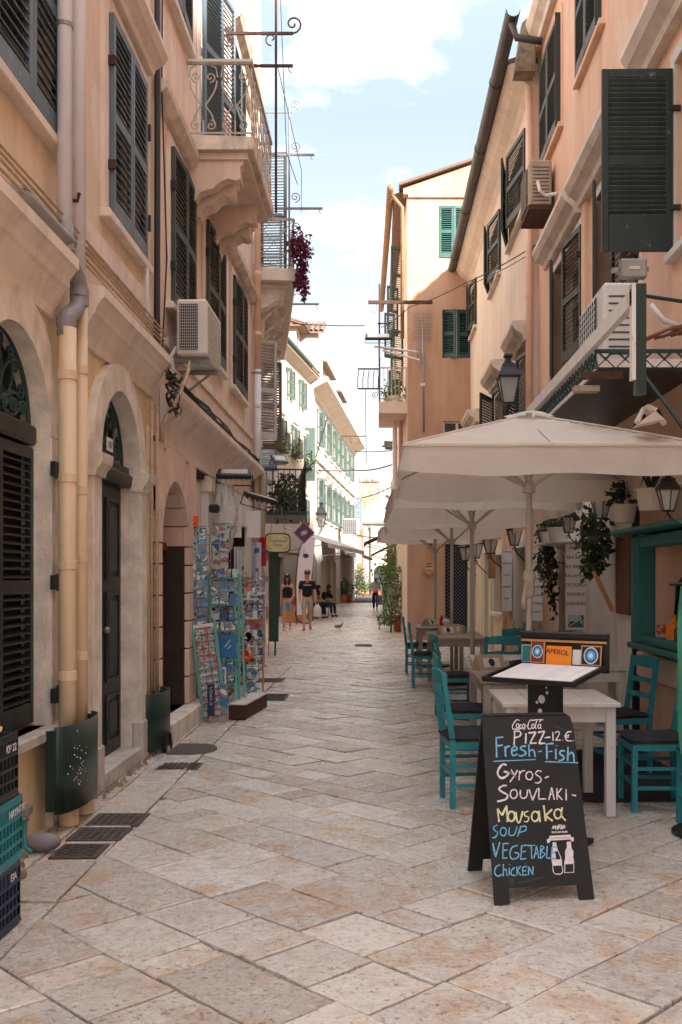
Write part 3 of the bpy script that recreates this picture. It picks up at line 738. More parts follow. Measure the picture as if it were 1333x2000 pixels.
o = MB().tube([(-.08, -.02, .0), (0, 0, 0), (.02, .06, -.01), (.06, .5, -.05), (.08, .66, -.06)], .05, 12).build('slanting_drainpipe', M('pipe_dark'), None, smooth=True, loc=(-2.04, 5.66, 3.75))
tag(o, 'short dark grey pipe slanting down the wall into the elbow bends', 'drainpipe')
pipe('yellow_drainpipe', 'thicker yellow painted pipe, left of the yellow pair, dropping into the near green guard', [(-1.97, 6.3, 3.15), (-1.97, 6.3, .1)], .055, M('pipe_yellow'), seams=(2.85, 2.2, 1.65, .95), kid='pipe_joint')
pipe('yellow_drainpipe', 'thinner yellow painted pipe, right of the yellow pair beside the arched doorway', [(-1.98, 6.62, 3.4), (-1.98, 6.62, .1)], .043, M('pipe_yellow'), seams=(2.95, 2.15, 1.7, 1.05))
def guard(name, label, x, y, z0, z1, r, ry, cat='pipe guard'):
    t = thing(name, label, cat, (x, y, 0))
    mb = MB(); k = 26; P = [(math.sin(a)*r*1.0, -math.cos(a)*ry) for a in [PI*i/k for i in range(k+1)]]; T = .012
    for i in range(k):
        p, q = P[i], P[i+1]; f = 1-T/r; fy = 1-T/ry
        vs = [(p[0], p[1], z0), (q[0], q[1], z0), (q[0], q[1], z1), (p[0], p[1], z1), (p[0]*f, p[1]*fy, z0), (q[0]*f, q[1]*fy, z0), (q[0]*f, q[1]*fy, z1), (p[0]*f, p[1]*fy, z1)]
        mb.add(vs, [(0, 1, 2, 3), (7, 6, 5, 4), (3, 2, 6, 7), (4, 5, 1, 0)])
    mb.build('shield', M('guard_green'), t, smooth=True)
    mb = MB()
    for s in (-1, 1): mb.box(-.05, .01, s*ry-.012, s*ry+.004, z0+.02, z1-.02)
    mb.build('flange', M('guard_green'), t, kind='stuff')
    return t
g1 = guard('pipe_guard', 'dark green curved metal guard with scratches round the foot of the yellow pipes', -1.965, 6.42, .13, .66, .11, .39)
mb = MB()
for k in range(34):
    a = rs.gauss(-.55, .16); zz = rs.gauss(.42, .08)-.1*(a+.55); px_ = .113*math.cos(a); py_ = .393*math.sin(a); q = rs.uniform(.001, .004)
    mb.box(px_-.002, px_+.003, py_-q, py_+q, zz-q*.8, zz+q*1.6)
mb.build('paint_scratches', M('chalk_white'), g1, kind='stuff')
for i, (x, y) in enumerate(((-1.97, 6.3), (-1.965, 6.62))):
    o = MB().lathe([(.05, 0), (.062, .01), (.062, .13), (.05, .135)], n=14).build('round_pipe_outlet', M('pipe_yellow'), None, smooth=False, loc=(x+.01, y, 0)); tag(o, 'yellow pipe outlet poking out under the green guard, '+('left one' if i == 0 else 'right one beside the door step'), 'pipe outlet')
guard('pipe_guard', 'dark green curved metal guard with rusty bottom edge between the two doorways', -2.07, 9.0, .05, .55, .17, .36)
o = MB()
for i in range(9): a = rs.uniform(-.1, .1); o.tube([(a, rs.uniform(-.12, .12), .16), (a+rs.uniform(-.03, .03), rs.uniform(-.14, .14), 0)], .012, 5)
o = o.build('rusty_pipe_stubs', M('iron_rust'), None, loc=(-1.99, 9.0, 0)); tag(o, 'crumbled rusty pipe stubs under the far green guard', 'pipe')
for i, (y, x, nm) in enumerate(((8.72, -2.03, 'left'), (8.9, -2.03, 'middle'), (9.12, -2.03, 'right'))):
    pipe('thin_wall_pipe', 'thin beige service pipe running down beside the arched doorway, %s of three' % nm, [(x, y, 3.15 if i else 2.9), (x, y, .5)], .016, M('cable_beige'), cat='pipe', kid='pipe_joint', n=8)
# water tap rubble and round plastic thing
o = MB().ball((0, 0, .05), .085, 14, 8, (1.25, .8, .62)).build('grey_boulder', M('rock_plastic'), None, smooth=True, loc=(-1.93, 5.72, 0)); tag(o, 'smooth grey egg-shaped stone lying at the foot of the wall', 'stone')
tp = thing('water_tap', 'corroded water tap with grey valve low on the yellow wall', 'tap', (-2.03, 5.72, .2))
MB().tube([(-.08, 0, .02), (0, 0, .02), (.03, .0, -.02)], .018, 8).box(-.03, .03, -.05, .05, .0, .06, c=.01).build('tap_body', M('metal_grey'), tp)
MB().tube([(0, 0, -.02), (.0, -.02, -.1), (.02, -.05, -.17), (.06, -.06, -.19)], .014, 8).build('hose', M('chair_teal'), tp)
mb = MB()
for i in range(14): mb.ball((rs.uniform(-.1, .08), rs.uniform(-.25, .1), .015), rs.uniform(.015, .045), 5, 4)
o = mb.build('rubble', M('rubble'), None, loc=(-1.93, 5.3, 0), kind='stuff'); tag(o, 'small broken stones and dirt along the foot of the wall', 'rubble')
o = MB().tube([(0, 0, 0), (0, -.06, -.06), (0, .02, -.3), (.0, .12, -.5)], .012, 6).build('wall_hose', M('pipe_yellow'), None, loc=(-2.07, 5.45, .75)); tag(o, 'thin yellow painted tube curving down the wall to the tap', 'tube')

# ---------------------------------------------------------------- crates
def crate(label, loc, m, rz=0, w=.4, l=.58, h=.29, cat='crate', mark=None):
    t = thing('plastic_crate', label, cat, loc, rz, group='stack of plastic crates')
    B(0, w, 0, l, 0, .02, c=.004).build('crate_floor', m, t)
    def side(a, b, n, nm):
        a = Vector(a); b = Vector(b); d = (b-a); L_ = d.length; d.normalize(); mb = MB()
        for z, hh in ((0.02, .02), (.075, .014), (.13, .014), (.19, .014), (h-.03, .03)):
            mb.beam(a+Vector((0, 0, z+hh/2)), b+Vector((0, 0, z+hh/2)), .016, hh)
        for k in range(n+1): p = a+d*L_*k/n; mb.beam(p+Vector((0, 0, .02)), p+Vector((0, 0, h-.02)), .01, .014)
        mb.beam(a+Vector((0, 0, .24)), b+Vector((0, 0, .24)), .006, .09)
        return mb.build(nm, m, t)
    e = .01
    side((e, e, 0), (w-e, e, 0), 9, 'side_grille'); side((w-e, e, 0), (w-e, l-e, 0), 13, 'side_grille'); side((e, l-e, 0), (w-e, l-e, 0), 9, 'side_grille'); side((e, e, 0), (e, l-e, 0), 13, 'side_grille')
    if mark: text(t, mark, .05, (w+.004, l*.82, .215), (PI/2, 0, PI/2), M('chalk_white'))
    return t
crate('navy blue slatted plastic crate at the bottom of the stack', (-2.04, 3.98, 0), M('crate_navy'), -.01, mark='EIA')
crate('bright teal slatted plastic crate in the middle of the stack', (-2.02, 4.0, .285), M('crate_teal'), .03, mark='NAYNTH')
crate('black slatted plastic crate on top of the stack', (-2.05, 3.98, .575), M('crate_black'), -.01, mark='KP 22')
t = thing('fruit_carton', 'open white and orange carton sitting in the top black crate', 'carton', (-2.0, 4.05, .6), group=None)
mb = MB().box(0, .3, 0, .015, 0, .3).box(0, .3, .4, .415, 0, .34).box(0, .015, .015, .4, 0, .3).box(.285, .3, .015, .4, 0, .28); mb.build('carton_side', M('paper'), t)
B(.3, .302, .28, .41, .2, .34).build('flap', M('yellow'), t); B(.3, .302, .05, .12, .08, .16).build('printed_fruit', M('orange_card'), t)
mb = MB()
for i in range(8): mb.ball((.07+.1*(i % 3)*.8, .08+.12*(i//3), .24), .045, 8, 6)
mb.build('fruit', M('orange_card'), t, smooth=True)

# ---------------------------------------------------------------- iron covers set in the pavement
def cover(label, x0, x1, y0, y1, slots, name='drain_cover', sk=0):
    t = thing(name, label, 'drain cover', ((x0+x1)/2, (y0+y1)/2, 0)); w = (x1-x0)/2; l = (y1-y0)/2
    K = Matrix.Identity(4); K[0][1] = sk
    B(-w, w, -l, l, -.02, .004, M=K).build('cover_frame', M('grate_iron'), t); mb = MB(); n = max(3, int(2*w/.05)); m_ = max(3, int(2*l/.05))
    for i in range(n):
        for j in range(m_):
            x = -w+.025+(i+.5)*(2*w-.05)/n; y = -l+.025+(j+.5)*(2*l-.05)/m_
            if slots: mb.box(x-.018, x+.018, y-.008+(.008 if i % 2 else -.008), y+.008+(.008 if i % 2 else -.008), .004, .012, M=K)
            else: mb.box(x-.013, x+.013, y-.013, y+.013, .004, .009, M=K)
    mb.build('raised_pattern', M('grate_iron'), t, kind='stuff'); return t
cover('cast iron cover with checker pattern, farthest of the three by the near green guard', -1.86, -1.52, 6.29, 6.62, False)
cover('worn iron checker cover, middle one of the three by the near green guard', -1.87, -1.54, 5.94, 6.25, False)
cover('cast iron drain grate with slots, nearest of the three left of the street', -1.85, -1.58, 5.57, 5.86, True)
cover('slotted drain grate in front of the far green guard', -1.83, -1.48, 8.12, 8.42, True)
cover('wide slotted drain grate beside the souvenir racks', -1.72, -1.2, 12.7, 13.4, True)
cover('small drain cover beyond the souvenir racks', -1.85, -1.45, 14.9, 15.5, False)
cover('round-looking dark drain cover far out in mid street', -.55, -.15, 22.6, 23.4, False)
mb = MB(); P = [(-.2, -.28), (.0, -.28)]+[(.0+.2*math.sin(PI*i/12), -.28*math.cos(PI*i/12)) for i in range(1, 12)]+[(.0, .28), (-.2, .28)]
mb.ext(P, 'z', -.02, .008); o = mb.build('half_round_cover', M('grate_iron'), None, loc=(-1.68, 9.1, 0)); tag(o, 'half-round rusty iron cover in the pavement beyond the door step', 'drain cover')

# ---------------------------------------------------------------- second left house (pink, balcony, souvenir shop)
h2 = thing('pink_balcony_house', 'weathered pink house with stone balcony, dark shutters and souvenir shop below', 'house', (XL, 0, 0), PI/2)
W2 = [(9.93, 11.12), (11.95, 13.3), (14.15, 15.5)]
D2 = op(9.46, 10.74, .2, 1.9, arch=True, d=.3)
facade(h2, 'ground_floor_wall', 9.25, 16.6, -.05, 2.9, [D2, op(11.2, 15.6, .05, 2.75, d=1.6)], M('groove'))
facade(h2, 'upper_wall', 9.25, 16.6, 2.9, 11.6, [op(a, b, 4.3, 5.88) for a, b in W2]+[op(9.75, 10.9, 7.38, 9.2), op(11.6, 12.85, 6.48, 9.2), op(14.0, 15.3, 7.38, 9.2)], M('plaster_pink'), y=.004)
shell(h2, 9.25, 16.6, 6, 11.6, M('plaster_pink'))
for i, (a, b) in enumerate(W2):
    win(h2, a, b, 4.3, 5.88, M('shutter_dark'), (2, 2), tilt=40, yo=-.05, pitch=.055)
    for z in (4.7, 5.5): B(a-.035, a-.005, -.085, -.0, z-.06, z+.02).build('hinge', M('iron_black'), h2)
win(h2, 9.75, 10.9, 7.38, 9.2, M('shutter_dark'), (2, 2), yo=-.05); win(h2, 14.0, 15.3, 7.38, 9.2, M('shutter_dark'), (2, 2), yo=-.05, ind=False)
window(h2, 11.6, 12.85, 6.48, 9.2)
surround(h2, 11.6, 12.85, 6.48, 9.2, sill=False)
shutter(h2, 11.6, -.06, 6.48, .52, 2.7, 16, M('shutter_blue'), 1, True, pitch=.05, tilt=-30); shutter(h2, 12.85, -.06, 6.48, .52, 2.7, 168, M('shutter_blue'), -1, True, pitch=.06, tilt=-38)
hood(h2, 13.6, 16.2, 9.1, .25, .3, M('cornice_dirty'))
ext_profile(h2, 'string_course', [(0, 6.08), (-.05, 6.09), (-.12, 6.16), (-.13, 6.22), (0, 6.26)], 9.3, 16.5, M('cornice_dirty'))
B(9.27, 16.55, -.02, .0, 3.85, 3.95).build('wall_band', M('cornice_plaster'), h2)
# rusticated pier and voussoirs
def block(a, b, z0, z1, y0=-.05, y1=.0): return B(a+.006, b-.006, y0, y1, z0+.007, z1-.007, c=.008).build('stone_block', M('block_pink'), h2)
z = .2; i = 0
while z < 1.85:
    zt = min(1.9, z+.3); block(10.74, 11.2, z, zt); block(9.27, 9.46, z, zt)
    B(10.742, 10.752, .0, .29, z+.007, zt-.007).build('stone_block', M('block_pink'), h2); z += .3
for k in range(9):
    a0, a1 = PI*k/9, PI*(k+1)/9; c, zs, r = 10.1, 1.9, .64; g = .012
    def hit(a, rr):
        x = c-rr*math.cos(a); zz = zs+rr*math.sin(a); return (min(11.2, max(9.27, x)), min(2.84, zz))
    q = [hit(a0+g, r), hit((a0+a1)/2, r), hit(a1-g, r), hit(a1-g/2, 1.02), hit((a0+a1)/2, 1.05), hit(a0+g/2, 1.02)]
    MB().ext(q, 'y', -.05, .0).build('voussoir', M('block_pink'), h2)
    qi = [hit(a0+g, r-.001), hit(a1-g, r-.001), hit(a1-g, r-.014), hit(a0+g, r-.014)]
    MB().ext(qi, 'y', .0, .29).build('voussoir_soffit', M('block_pink'), h2)
B(11.2-.4, 11.2, -.049, .0, 2.2, 2.84).build('spandrel', M('block_pink'), h2); B(9.27, 9.5, -.049, .0, 2.2, 2.84).build('spandrel', M('block_pink'), h2)
mb = MB(); P = [(9.46, .2), (10.74, .2)]+[(10.1+.63*math.cos(PI*i/16), 1.9+.63*math.sin(PI*i/16)) for i in range(17)]
dr = MB().ext(P, 'y', .22, .28).build('red_door', M('door_red'), h2)
for za, zb in ((.35, .9), (1.0, 1.75)):
    for a in (9.56, 10.15): MB().box(a, a+.48, .2, .221, za, za+.03).box(a, a+.48, .2, .221, zb-.03, zb).box(a, a+.03, .2, .221, za+.03, zb-.03).box(a+.45, a+.48, .2, .221, za+.03, zb-.03).build('door_panel', M('door_red'), dr)
B(9.46, 10.74, .18, .222, 1.86, 1.94).build('transom', M('door_red'), dr)
B(9.27, 11.3, -.17, .3, -.02, .2, c=.015).build('door_step', M('stone_trim'), h2)
# shop front
FR = [(0, 2.82), (-.04, 2.82), (-.05, 2.88), (-.03, 2.9), (-.03, 3.12), (-.08, 3.16), (-.12, 3.2), (-.2, 3.26), (-.22, 3.3), (-.22, 3.36), (0, 3.42)]
ext_profile(h2, 'shop_cornice', FR, 9.55, 16.3, M('cornice_plaster'))
B(12.0, 12.5, -.05, .5, .05, 2.8).build('shop_pillar', M('plaster_white'), h2)
B(11.95, 12.55, -.09, .5, 2.6, 2.75, c=.01).build('pillar_capital', M('stone_trim'), h2)
B(13.3, 16.2, -.05, .5, 2.35, 2.8).build('shop_fascia', M('plaster_white'), h2)
B(14.2, 14.6, .15, .6, .05, 2.4).build('shop_pillar', M('plaster_cream'), h2)
B(15.6, 16.6, -.04, .0, .0, 2.8).build('shop_pillar', M('plaster_white'), h2)
mb = MB().box(11.2, 15.6, 1.59, 1.6, .05, 2.75); mb.build('shop_back_wall', M('plaster_cream'), h2)
B(11.2, 15.6, 0, 1.6, -.02, .05).build('shop_floor', M('stone_grey'), h2)
for a in (11.28, 12.62, 13.2): B(a, a+.06, .02, .08, .05, 2.75).build('door_post', M('turquoise'), h2)
B(11.34, 12.0, .04, .06, 1.3, 2.7).build('shop_panel', M('plaster_white'), h2)
B(12.68, 13.2, .04, .06, 1.5, 2.7).build('shop_panel', M('plaster_cream'), h2)
# balcony: slab, consoles, iron
def console(par, s, w, z, out=.62, m=None, hh=.44):
    P = [(0, z), (-out, z), (-out, z-.05), (-out+.03, z-.07), (-out+.03, z-.2), (-out+.08, z-.22), (-out*.72, z-.2), (-out*.58, z-.24), (-out*.45, z-.31), (-out*.3, z-.33), (-out*.2, z-.36), (-.08, z-hh), (0, z-hh)]
    MB().ext(P, 'x', s, s+w).build('console', m or M('plaster_pink'), par)
    MB().box(s-.03, s+w+.03, -out-.04, 0, z-.001, z+.07).build('console_cap', m or M('plaster_pink'), par)
def balcony_iron(par, s0, s1, y0, z0, z1, m, style='lyre', near=True, lyres=11):
    """rail pieces: front run at y=y0 and the two ends"""
    for nm, zz, t in (('top_rail', z1, .035), ('mid_rail', z0+.02, .016)):
        mb = MB().box(s0, s1, y0-t/2, y0+t/2, zz-t/2, zz+t/2); mb.box(s0-t/2, s0+t/2, y0, 0, zz-t/2, zz+t/2); mb.box(s1-t/2, s1+t/2, y0, 0, zz-t/2, zz+t/2); mb.build(nm, m, par)
    run = s1-s0; w = run/lyres
    for k in range(lyres):
        mb = MB()
        if style == 'lyre': scroll_c(mb, s0+k*w, s0+(k+1)*w, z0, z1, y0)
        else:
            a, b = s0+k*w, s0+(k+1)*w; zm = (z0+z1)/2
            mb.tube([(a, y0, z0), (b, y0, zm), (a, y0, z1)], .007, 5).tube([(b, y0, z0), (a, y0, zm), (b, y0, z1)], .007, 5)
        mb.build('scroll_panel', m, par)
    ne = max(2, round(abs(y0)/(w*1.25)))
    for s in (s0, s1):
        for k in range(ne):
            mb = MB()
            if style == 'lyre': scroll_c(mb, -abs(y0)*(k+1)/ne, -abs(y0)*k/ne, z0, z1, 0)
            else:
                a, b = -abs(y0)*(k+1)/ne, -abs(y0)*k/ne; zm = (z0+z1)/2
                mb.tube([(a, 0, z0), (b, 0, zm), (a, 0, z1)], .008, 5).tube([(b, 0, z0), (a, 0, zm), (b, 0, z1)], .008, 5)
            mb.V = [(s+v[1], v[0], v[2]) for v in mb.V]
            mb.build('scroll_panel', m, par)
mb = MB().ext([(0, 6.26), (-.72, 6.26), (-.73, 6.3), (-.73, 6.4), (0, 6.42)], 'x', 10.9, 13.0); mb.build('balcony_slab', M('cornice_dirty'), h2)
B(10.98, 12.95, -.66, 0, 6.18, 6.262).build('slab_soffit', M('plaster_pink'), h2)
for s in (11.0, 12.35): console(h2, s, .16, 6.18, .6); console(h2, s+.22, .26, 6.08, .5)
balcony_iron(h2, 10.93, 12.97, -.70, 6.43, 7.22, M('iron_white'), lyres=7)
B(10.9, 10.97, -.72, 0, 7.22, 7.25).build('handrail_cover', M('ac_white'), h2)
# clothes-line irons on the balcony corners
def line_iron(label, x, y, z0, z1, arms, curls, m='iron_rust', r=.018):
    t = thing('clothes_line_iron', label, 'iron bracket', (x, y, 0)); MB().tube([(0, 0, z0), (0, 0, z1)], r, 6).build('upright', M(m), t)
    for z, a, b, ty in arms:
        mb = MB().box(a, b, -.012, .012, z-.018, z+.018)
        if ty: mb.tube(spiral((a+.02, 0, z-.1), .1, 1.2, PI/2, 1, 14), .01, 5).tube(spiral((b, 0, z+.12), .12, 1.3, -PI/2, 1, 16), .012, 5)
        else: mb.tube([(b-.06, 0, z), (b-.05, 0, z-.07), (b-.02, 0, z-.09)], .006, 5)
        mb.build('cross_arm', M(m), t)
    for z, s in curls: MB().tube(spiral((s*.1, 0, z), .09, 1.6, -PI/2, s, 18), .009, 5).build('curl', M(m), t)
    return t
line_iron('tall rusty clothes-line iron with curled arms at far corner of the first balcony', -1.33, 12.9, 6.3, 9.2, [(8.62, -.62, .22, 1), (8.2, -.35, .22, 0)], [(8.55, -.6)])
wire('balcony_cable', 'thin cable running down along the tall rusty iron', [(-1.28, 12.88, 9.3), (-1.22, 13.2, 7.2), (-1.1, 13.5, 6.9)], .005, M('cable_black'))
wire('balcony_cable', 'thin stay wire slanting from the tall iron towards the flower balcony', [(-1.31, 12.9, 8.2), (-1.2, 15.5, 7.9), (-1.3, 16.7, 7.7)], .005, M('cable_black'))
# air conditioner
def ac(label, loc, rz, m, w=.8, h=.55, d=.3, grp='air conditioning units', big=False):
    t = thing('air_conditioner', label, 'air conditioner', loc, rz, group=grp)
    B(0, w, 0, d, 0, h, c=.02).build('casing', m, t)
    c = (w*.38, h*.5); MB().box(c[0]-h*.42, c[0]+h*.42, -.012, -.002, c[1]-h*.42, c[1]+h*.42).build('fan_opening', M('ac_grille'), t)
    mb = MB()
    for k in range(12): z = c[1]-h*.4+h*.8*k/11; mb.box(c[0]-h*.42, c[0]+h*.42, -.02, -.012, z-.003, z+.003)
    for k in range(8): x = c[0]-h*.4+h*.8*k/7; mb.box(x-.003, x+.003, -.024, -.02, c[1]-h*.42, c[1]+h*.42)
    mb.build('fan_grille', m, t)
    mb = MB()
    for k in range(10): mb.box(w, w+.006, .04, d-.04, .06+k*(h-.12)/10, .06+k*(h-.12)/10+.012)
    mb.build('side_vents', M('ac_grille'), t)
    for x in (.1, w-.1): MB().box(x-.02, x+.02, -.02, d+.15, -.04, -.0).build('bracket', M('metal_grey'), t)
    return t
# unit on the pink wall: fan faces the street, grille end faces us
t = thing('air_conditioner', 'white air conditioner with dark fan grille hung beneath dark shutters on the pink house', 'air conditioner', (-1.98, 9.75, 3.75), 0, group='air conditioning units')
B(0, .3, 0, .85, 0, .55, c=.02).build('casing', M('ac_white'), t)
B(.03, .21, -.01, .0, .05, .5).build('end_grille', M('ac_grille'), t)
mb = MB()
for k in range(16): mb.box(.03, .21, -.015, -.01, .06+k*.028, .0625+k*.028)
for k in range(9): mb.box(.04+k*.02, .0422+k*.02, -.018, -.015, .05, .5)
mb.build('grille_bars', M('ac_white'), t)
mb = MB()
for k in range(14): mb.box(.3, .308, .04, .8, .05+k*.033, .062+k*.033)
mb.build('front_grille', M('ac_white'), t)
for y in (.12, .7): MB().box(-.12, .3, y, y+.035, -.05, -.005).beam((-.12, y+.02, -.3), (.2, y+.02, -.05), .02).build('bracket', M('metal_grey'), t)
MB().tube([(-.02, .1, .1), (-.06, .05, .0), (-.05, .08, -.12), (.02, .2, -.2)], .02, 7).build('drain_hose', M('ac_white'), t)
# cables
mb = MB()
for k in range(7):
    o = k*.02; P = [(-1.93+rs.uniform(-.02, .02), y, 3.42+.02*(k % 3)+rs.uniform(-.03, .03)) for y in [9.1+.7*j for j in range(11)]]; mb.tube(P, rs.choice([.008, .012, .016]), 5)
o = mb.build('cable_bundle', M('cable_black'), None); tag(o, 'sagging bundle of black cables lying along the pink house cornice', 'cables')
mb = MB()
for k in range(5):
    P = [(-2.02+.01*k, y, 3.72+.03*k+rs.uniform(-.01, .01)) for y in [3.0+.7*j for j in range(10)]]; mb.tube(P, .009, 5)
o = mb.build('cable_bundle', M('cable_beige'), None); tag(o, 'dusty beige cables fixed above the yellow house cornice', 'cables')
mb = MB().tube([(-2.05, 9.22, 9.6), (-2.05, 9.22, 6), (-2.05, 9.2, 3.7)], .03, 7)
o = mb.build('wall_conduit', M('iron_black'), None); tag(o, 'dark vertical conduit running up between yellow and pink house', 'conduit')
wire('wall_cable', 'thin loose black cable twisting beside the dark conduit', [(-2.02, 9.35, 9), (-2.03, 9.32, 6.2), (-2.01, 9.45, 4.6), (-2.02, 9.3, 3.7)], .008, M('cable_black'))
mb = MB()
for k in range(5):
    a = rs.uniform(-.05, .2); P = [(-1.92+rs.uniform(-.05, .08), 9.2+a+rs.uniform(-.1, .2)+.05*math.sin(j*.9+k), 3.45-.05*j) for j in range(8)]; mb.tube(smooth(P), rs.choice([.005, .008, .012]), 5)
o = mb.build('tangled_cables', M('cable_black'), None); tag(o, 'tangle of dark cables hanging at the joint of the two cornices', 'cables')
mb = MB().tube(smooth([(-1.95, 9.3, 3.5), (-1.88, 9.5, 3.4), (-1.9, 9.3, 3.2), (-2.0, 9.25, 3.0), (-2.03, 9.35, 2.85)]), .02, 7).tube(smooth([(-1.86, 9.8, 3.7), (-1.84, 9.6, 3.55), (-1.87, 9.5, 3.4), (-1.95, 9.4, 3.42)]), .016, 7)
o = mb.build('white_hoses', M('cable_beige'), None, smooth=True); tag(o, 'pale insulated hoses looping down from the air conditioner', 'hose')
o = MB().tube([(0, 0, 0), (.12, 0, 0), (.13, 0, .05)], .012, 6).build('wall_hook', M('iron_rust'), None, loc=(-2.1, 6.55, 4.05)); tag(o, 'rusty iron hook in the peach wall left of the grey pipes', 'hook')
pl = MB().tube([(0, 0, .3), (.06, 0, .28), (.06, 0, -.1), (.05, .05, -.22), (.0, .25, -.25)], .014, 7).build('white_conduit', M('ac_white'), None, smooth=True, loc=(-2.09, 8.72, 4.0)); tag(pl, 'white bent conduit below the second blue-grey shuttered window', 'conduit')
# floodlights under the cornice
def flood(label, loc, rot, w=.42, h=.28, m='iron_black', grp='floodlights'):
    t = thing('floodlight', label, 'floodlight', loc, rot=rot, group=grp)
    B(-w/2, w/2, -.03, .03, -h/2, h/2, c=.01).build('housing', M(m), t); B(-w/2+.05, w/2-.05, -.036, -.03, -h/2+.05, h/2-.05).build('lens', M('lamp_pane'), t)
    mb = MB().beam((-w/2-.01, 0, 0), (-w/2-.01, .16, .04), .012, .03).beam((w/2+.01, 0, 0), (w/2+.01, .16, .04), .012, .03).beam((-w/2-.01, .16, .04), (w/2+.01, .16, .04), .012, .03); mb.build('yoke', M(m), t)
    mb = MB()
    for k in range(6): mb.box(-w*.4+k*w*.15, -w*.4+k*w*.15+.006, .03, .06, -h*.4, h*.4)
    mb.build('cooling_fins', M(m), t); return t
flood('flat black floodlight tipped down under the shop cornice, nearer of two', (-1.78, 12.3, 2.85), (math.radians(-68), 0, .1))
flood('flat black floodlight tipped down under the shop cornice, farther one by the white pipe', (-1.7, 14.4, 2.72), (math.radians(-80), .25, .3), .5)
# downpipe at the far end
pipe('salmon_drainpipe', 'salmon painted drainpipe at the corner between the two balconies', [(-2.0, 16.45, 12), (-2.0, 16.45, 5.0)], .055, M('pipe_salmon'), seams=(6.6, 5.6), brackets=())
pipe('white_drainpipe', 'chalky white lower drainpipe under the salmon one, ending above the shop', [(-2.0, 16.44, 5.0), (-2.0, 16.44, 2.9)], .06, M('pipe_grey'), seams=(4.4,), brackets=(4.95,))
# ---------------------------------------------------------------- third left house: recedes, flower balcony, open grey shutters
ang3 = math.atan2(15.3, -1.9)
h3 = thing('flower_balcony_house', 'cream house with large stone balcony on brackets and open pale shutters', 'house', (-2.1, 16.7, 0), ang3)
O3 = [op(.7, 1.5, 4.0, 5.75), op(3.4, 4.4, 4.1, 5.9), op(7, 8, 4.1, 5.9), op(10.5, 11.5, 4.1, 5.9), op(1.2, 2.3, 6.85, 9.2), op(4.2, 5.2, 6.85, 9.2)]
facade(h3, 'front_wall', 0, 17, -.05, 12.5, O3, M('plaster_cream'))
shell(h3, 0, 17, 6, 12.5, M('plaster_cream'))
for o in O3: window(h3, o['a'], o['b'], o['z0'], o['z1']); surround(h3, o['a'], o['b'], o['z0'], o['z1'])
shutter(h3, .7, -.05, 4.0, .4, 1.75, 62, M('shutter_grey'), 1, True, pitch=.05, tilt=-35); shutter(h3, 1.5, -.05, 4.0, .4, 1.75, 165, M('shutter_grey'), -1, False)
shutter(h3, 3.4, -.05, 4.15, .52, 1.75, 100, M('shutter_brown'), 1, True, pitch=.05, tilt=-35); shutter(h3, 4.4, -.05, 4.15, .5, 1.75, 170, M('shutter_brown'), -1, False)
for a in (7, 10.5): shutter(h3, a, -.05, 4.1, .5, 1.8, 90, M('shutter_blue'), 1, False)
for a in (1.2, 4.2): shutter(h3, a, -.05, 6.9, .55, 2.3, 100, M('shutter_green'), 1, False); shutter(h3, a+1.1, -.05, 6.9, .5, 2.3, 165, M('shutter_green'), -1, False)
MB().ext([(0, 6.58), (-.70, 6.58), (-.72, 6.62), (-.72, 6.78), (0, 6.8)], 'x', .02, 6.2).build('balcony_slab', M('cornice_plaster'), h3)
for s in (.25, 1.9, 3.6, 5.3): console(h3, s, .3, 6.5, .55, M('stone_trim'), .5); console(h3, s+.34, .2, 6.4, .45, M('stone_trim'), .4)
balcony_iron(h3, .05, 6.15, -.68, 6.82, 7.62, M('iron_white'), style='diamond', lyres=18)
for a in (.3, 2.5): hood(h3, a+.3, a+1.8, 5.95, .2, .2)
B(5, 6.0, -.2, 0, 3.1, 3.9).build('wall_box', M('plaster_white'), h3)
line_iron('grey clothes-line iron with four curls rising from near corner of the flower balcony', -1.5, 16.7, 6.8, 9.45, [(9.38, -.42, .05, 0), (8.66, -.22, .42, 0), (7.76, -.2, .56, 0)], [(9.5, 1), (8.8, 1), (7.95, 1), (7.45, 1)], 'iron_grey')
line_iron('short dark iron arm poking out beyond the flower balcony', -1.95, 20.5, 7.1, 7.25, [(7.2, 0, .72, 0)], [], 'iron_grey', .01)
mb = MB(); leaves(mb, (0, 0, .18), (.17, .2, .32), 520, .085, .3, 5); leaves(mb, (.03, .05, -.35), (.12, .16, .34), 420, .085, .6, 6)
t = thing('purple_vine', 'purple leaved climbing plant spilling over the flower balcony corner', 'plant', (-1.32, 16.75, 6.95))
mb.build('foliage', M('leaf_purple'), t); MB().tube([(-.1, 0, -.1), (0, 0, .1), (.03, .03, -.5)], .012, 5).build('stem', M('stem'), t)
# lower clutter on this house
def hang_iron_balcony(par, s0, s1, z, out, m, wallm):
    B(s0, s1, -out, 0, z-.08, z, c=.01).build('balcony_slab', wallm, par); mb = MB()
    for zz in (z+.06, z+.85): mb.box(s0, s1, -out, -out+.03, zz, zz+.03).box(s0, s0+.03, -out, 0, zz, zz+.03).box(s1-.03, s1, -out, 0, zz, zz+.03)
    mb.build('rail', m, par); n = int((s1-s0)/.12)
    for k in range(n+1): x = s0+.015+(s1-s0-.03)*k/n; B(x-.008, x+.008, -out+.007, -out+.023, z, z+.85).build('baluster', m, par)
    for s in (s0, s1-.03):
        for k in range(int(out/.12)): y = -out+.1+.12*k; B(s+.007, s+.023, y-.008, y+.008, z, z+.85).build('baluster', m, par)
t = thing('black_iron_balcony', 'black lattice iron balcony crowded with dark plants above the cream sign', 'balcony', (-2.35, 20.6, 0), ang3)
hang_iron_balcony(t, 0, 3.4, 2.95, .85, M('iron_black'), M('door_dark'))
mb = MB()
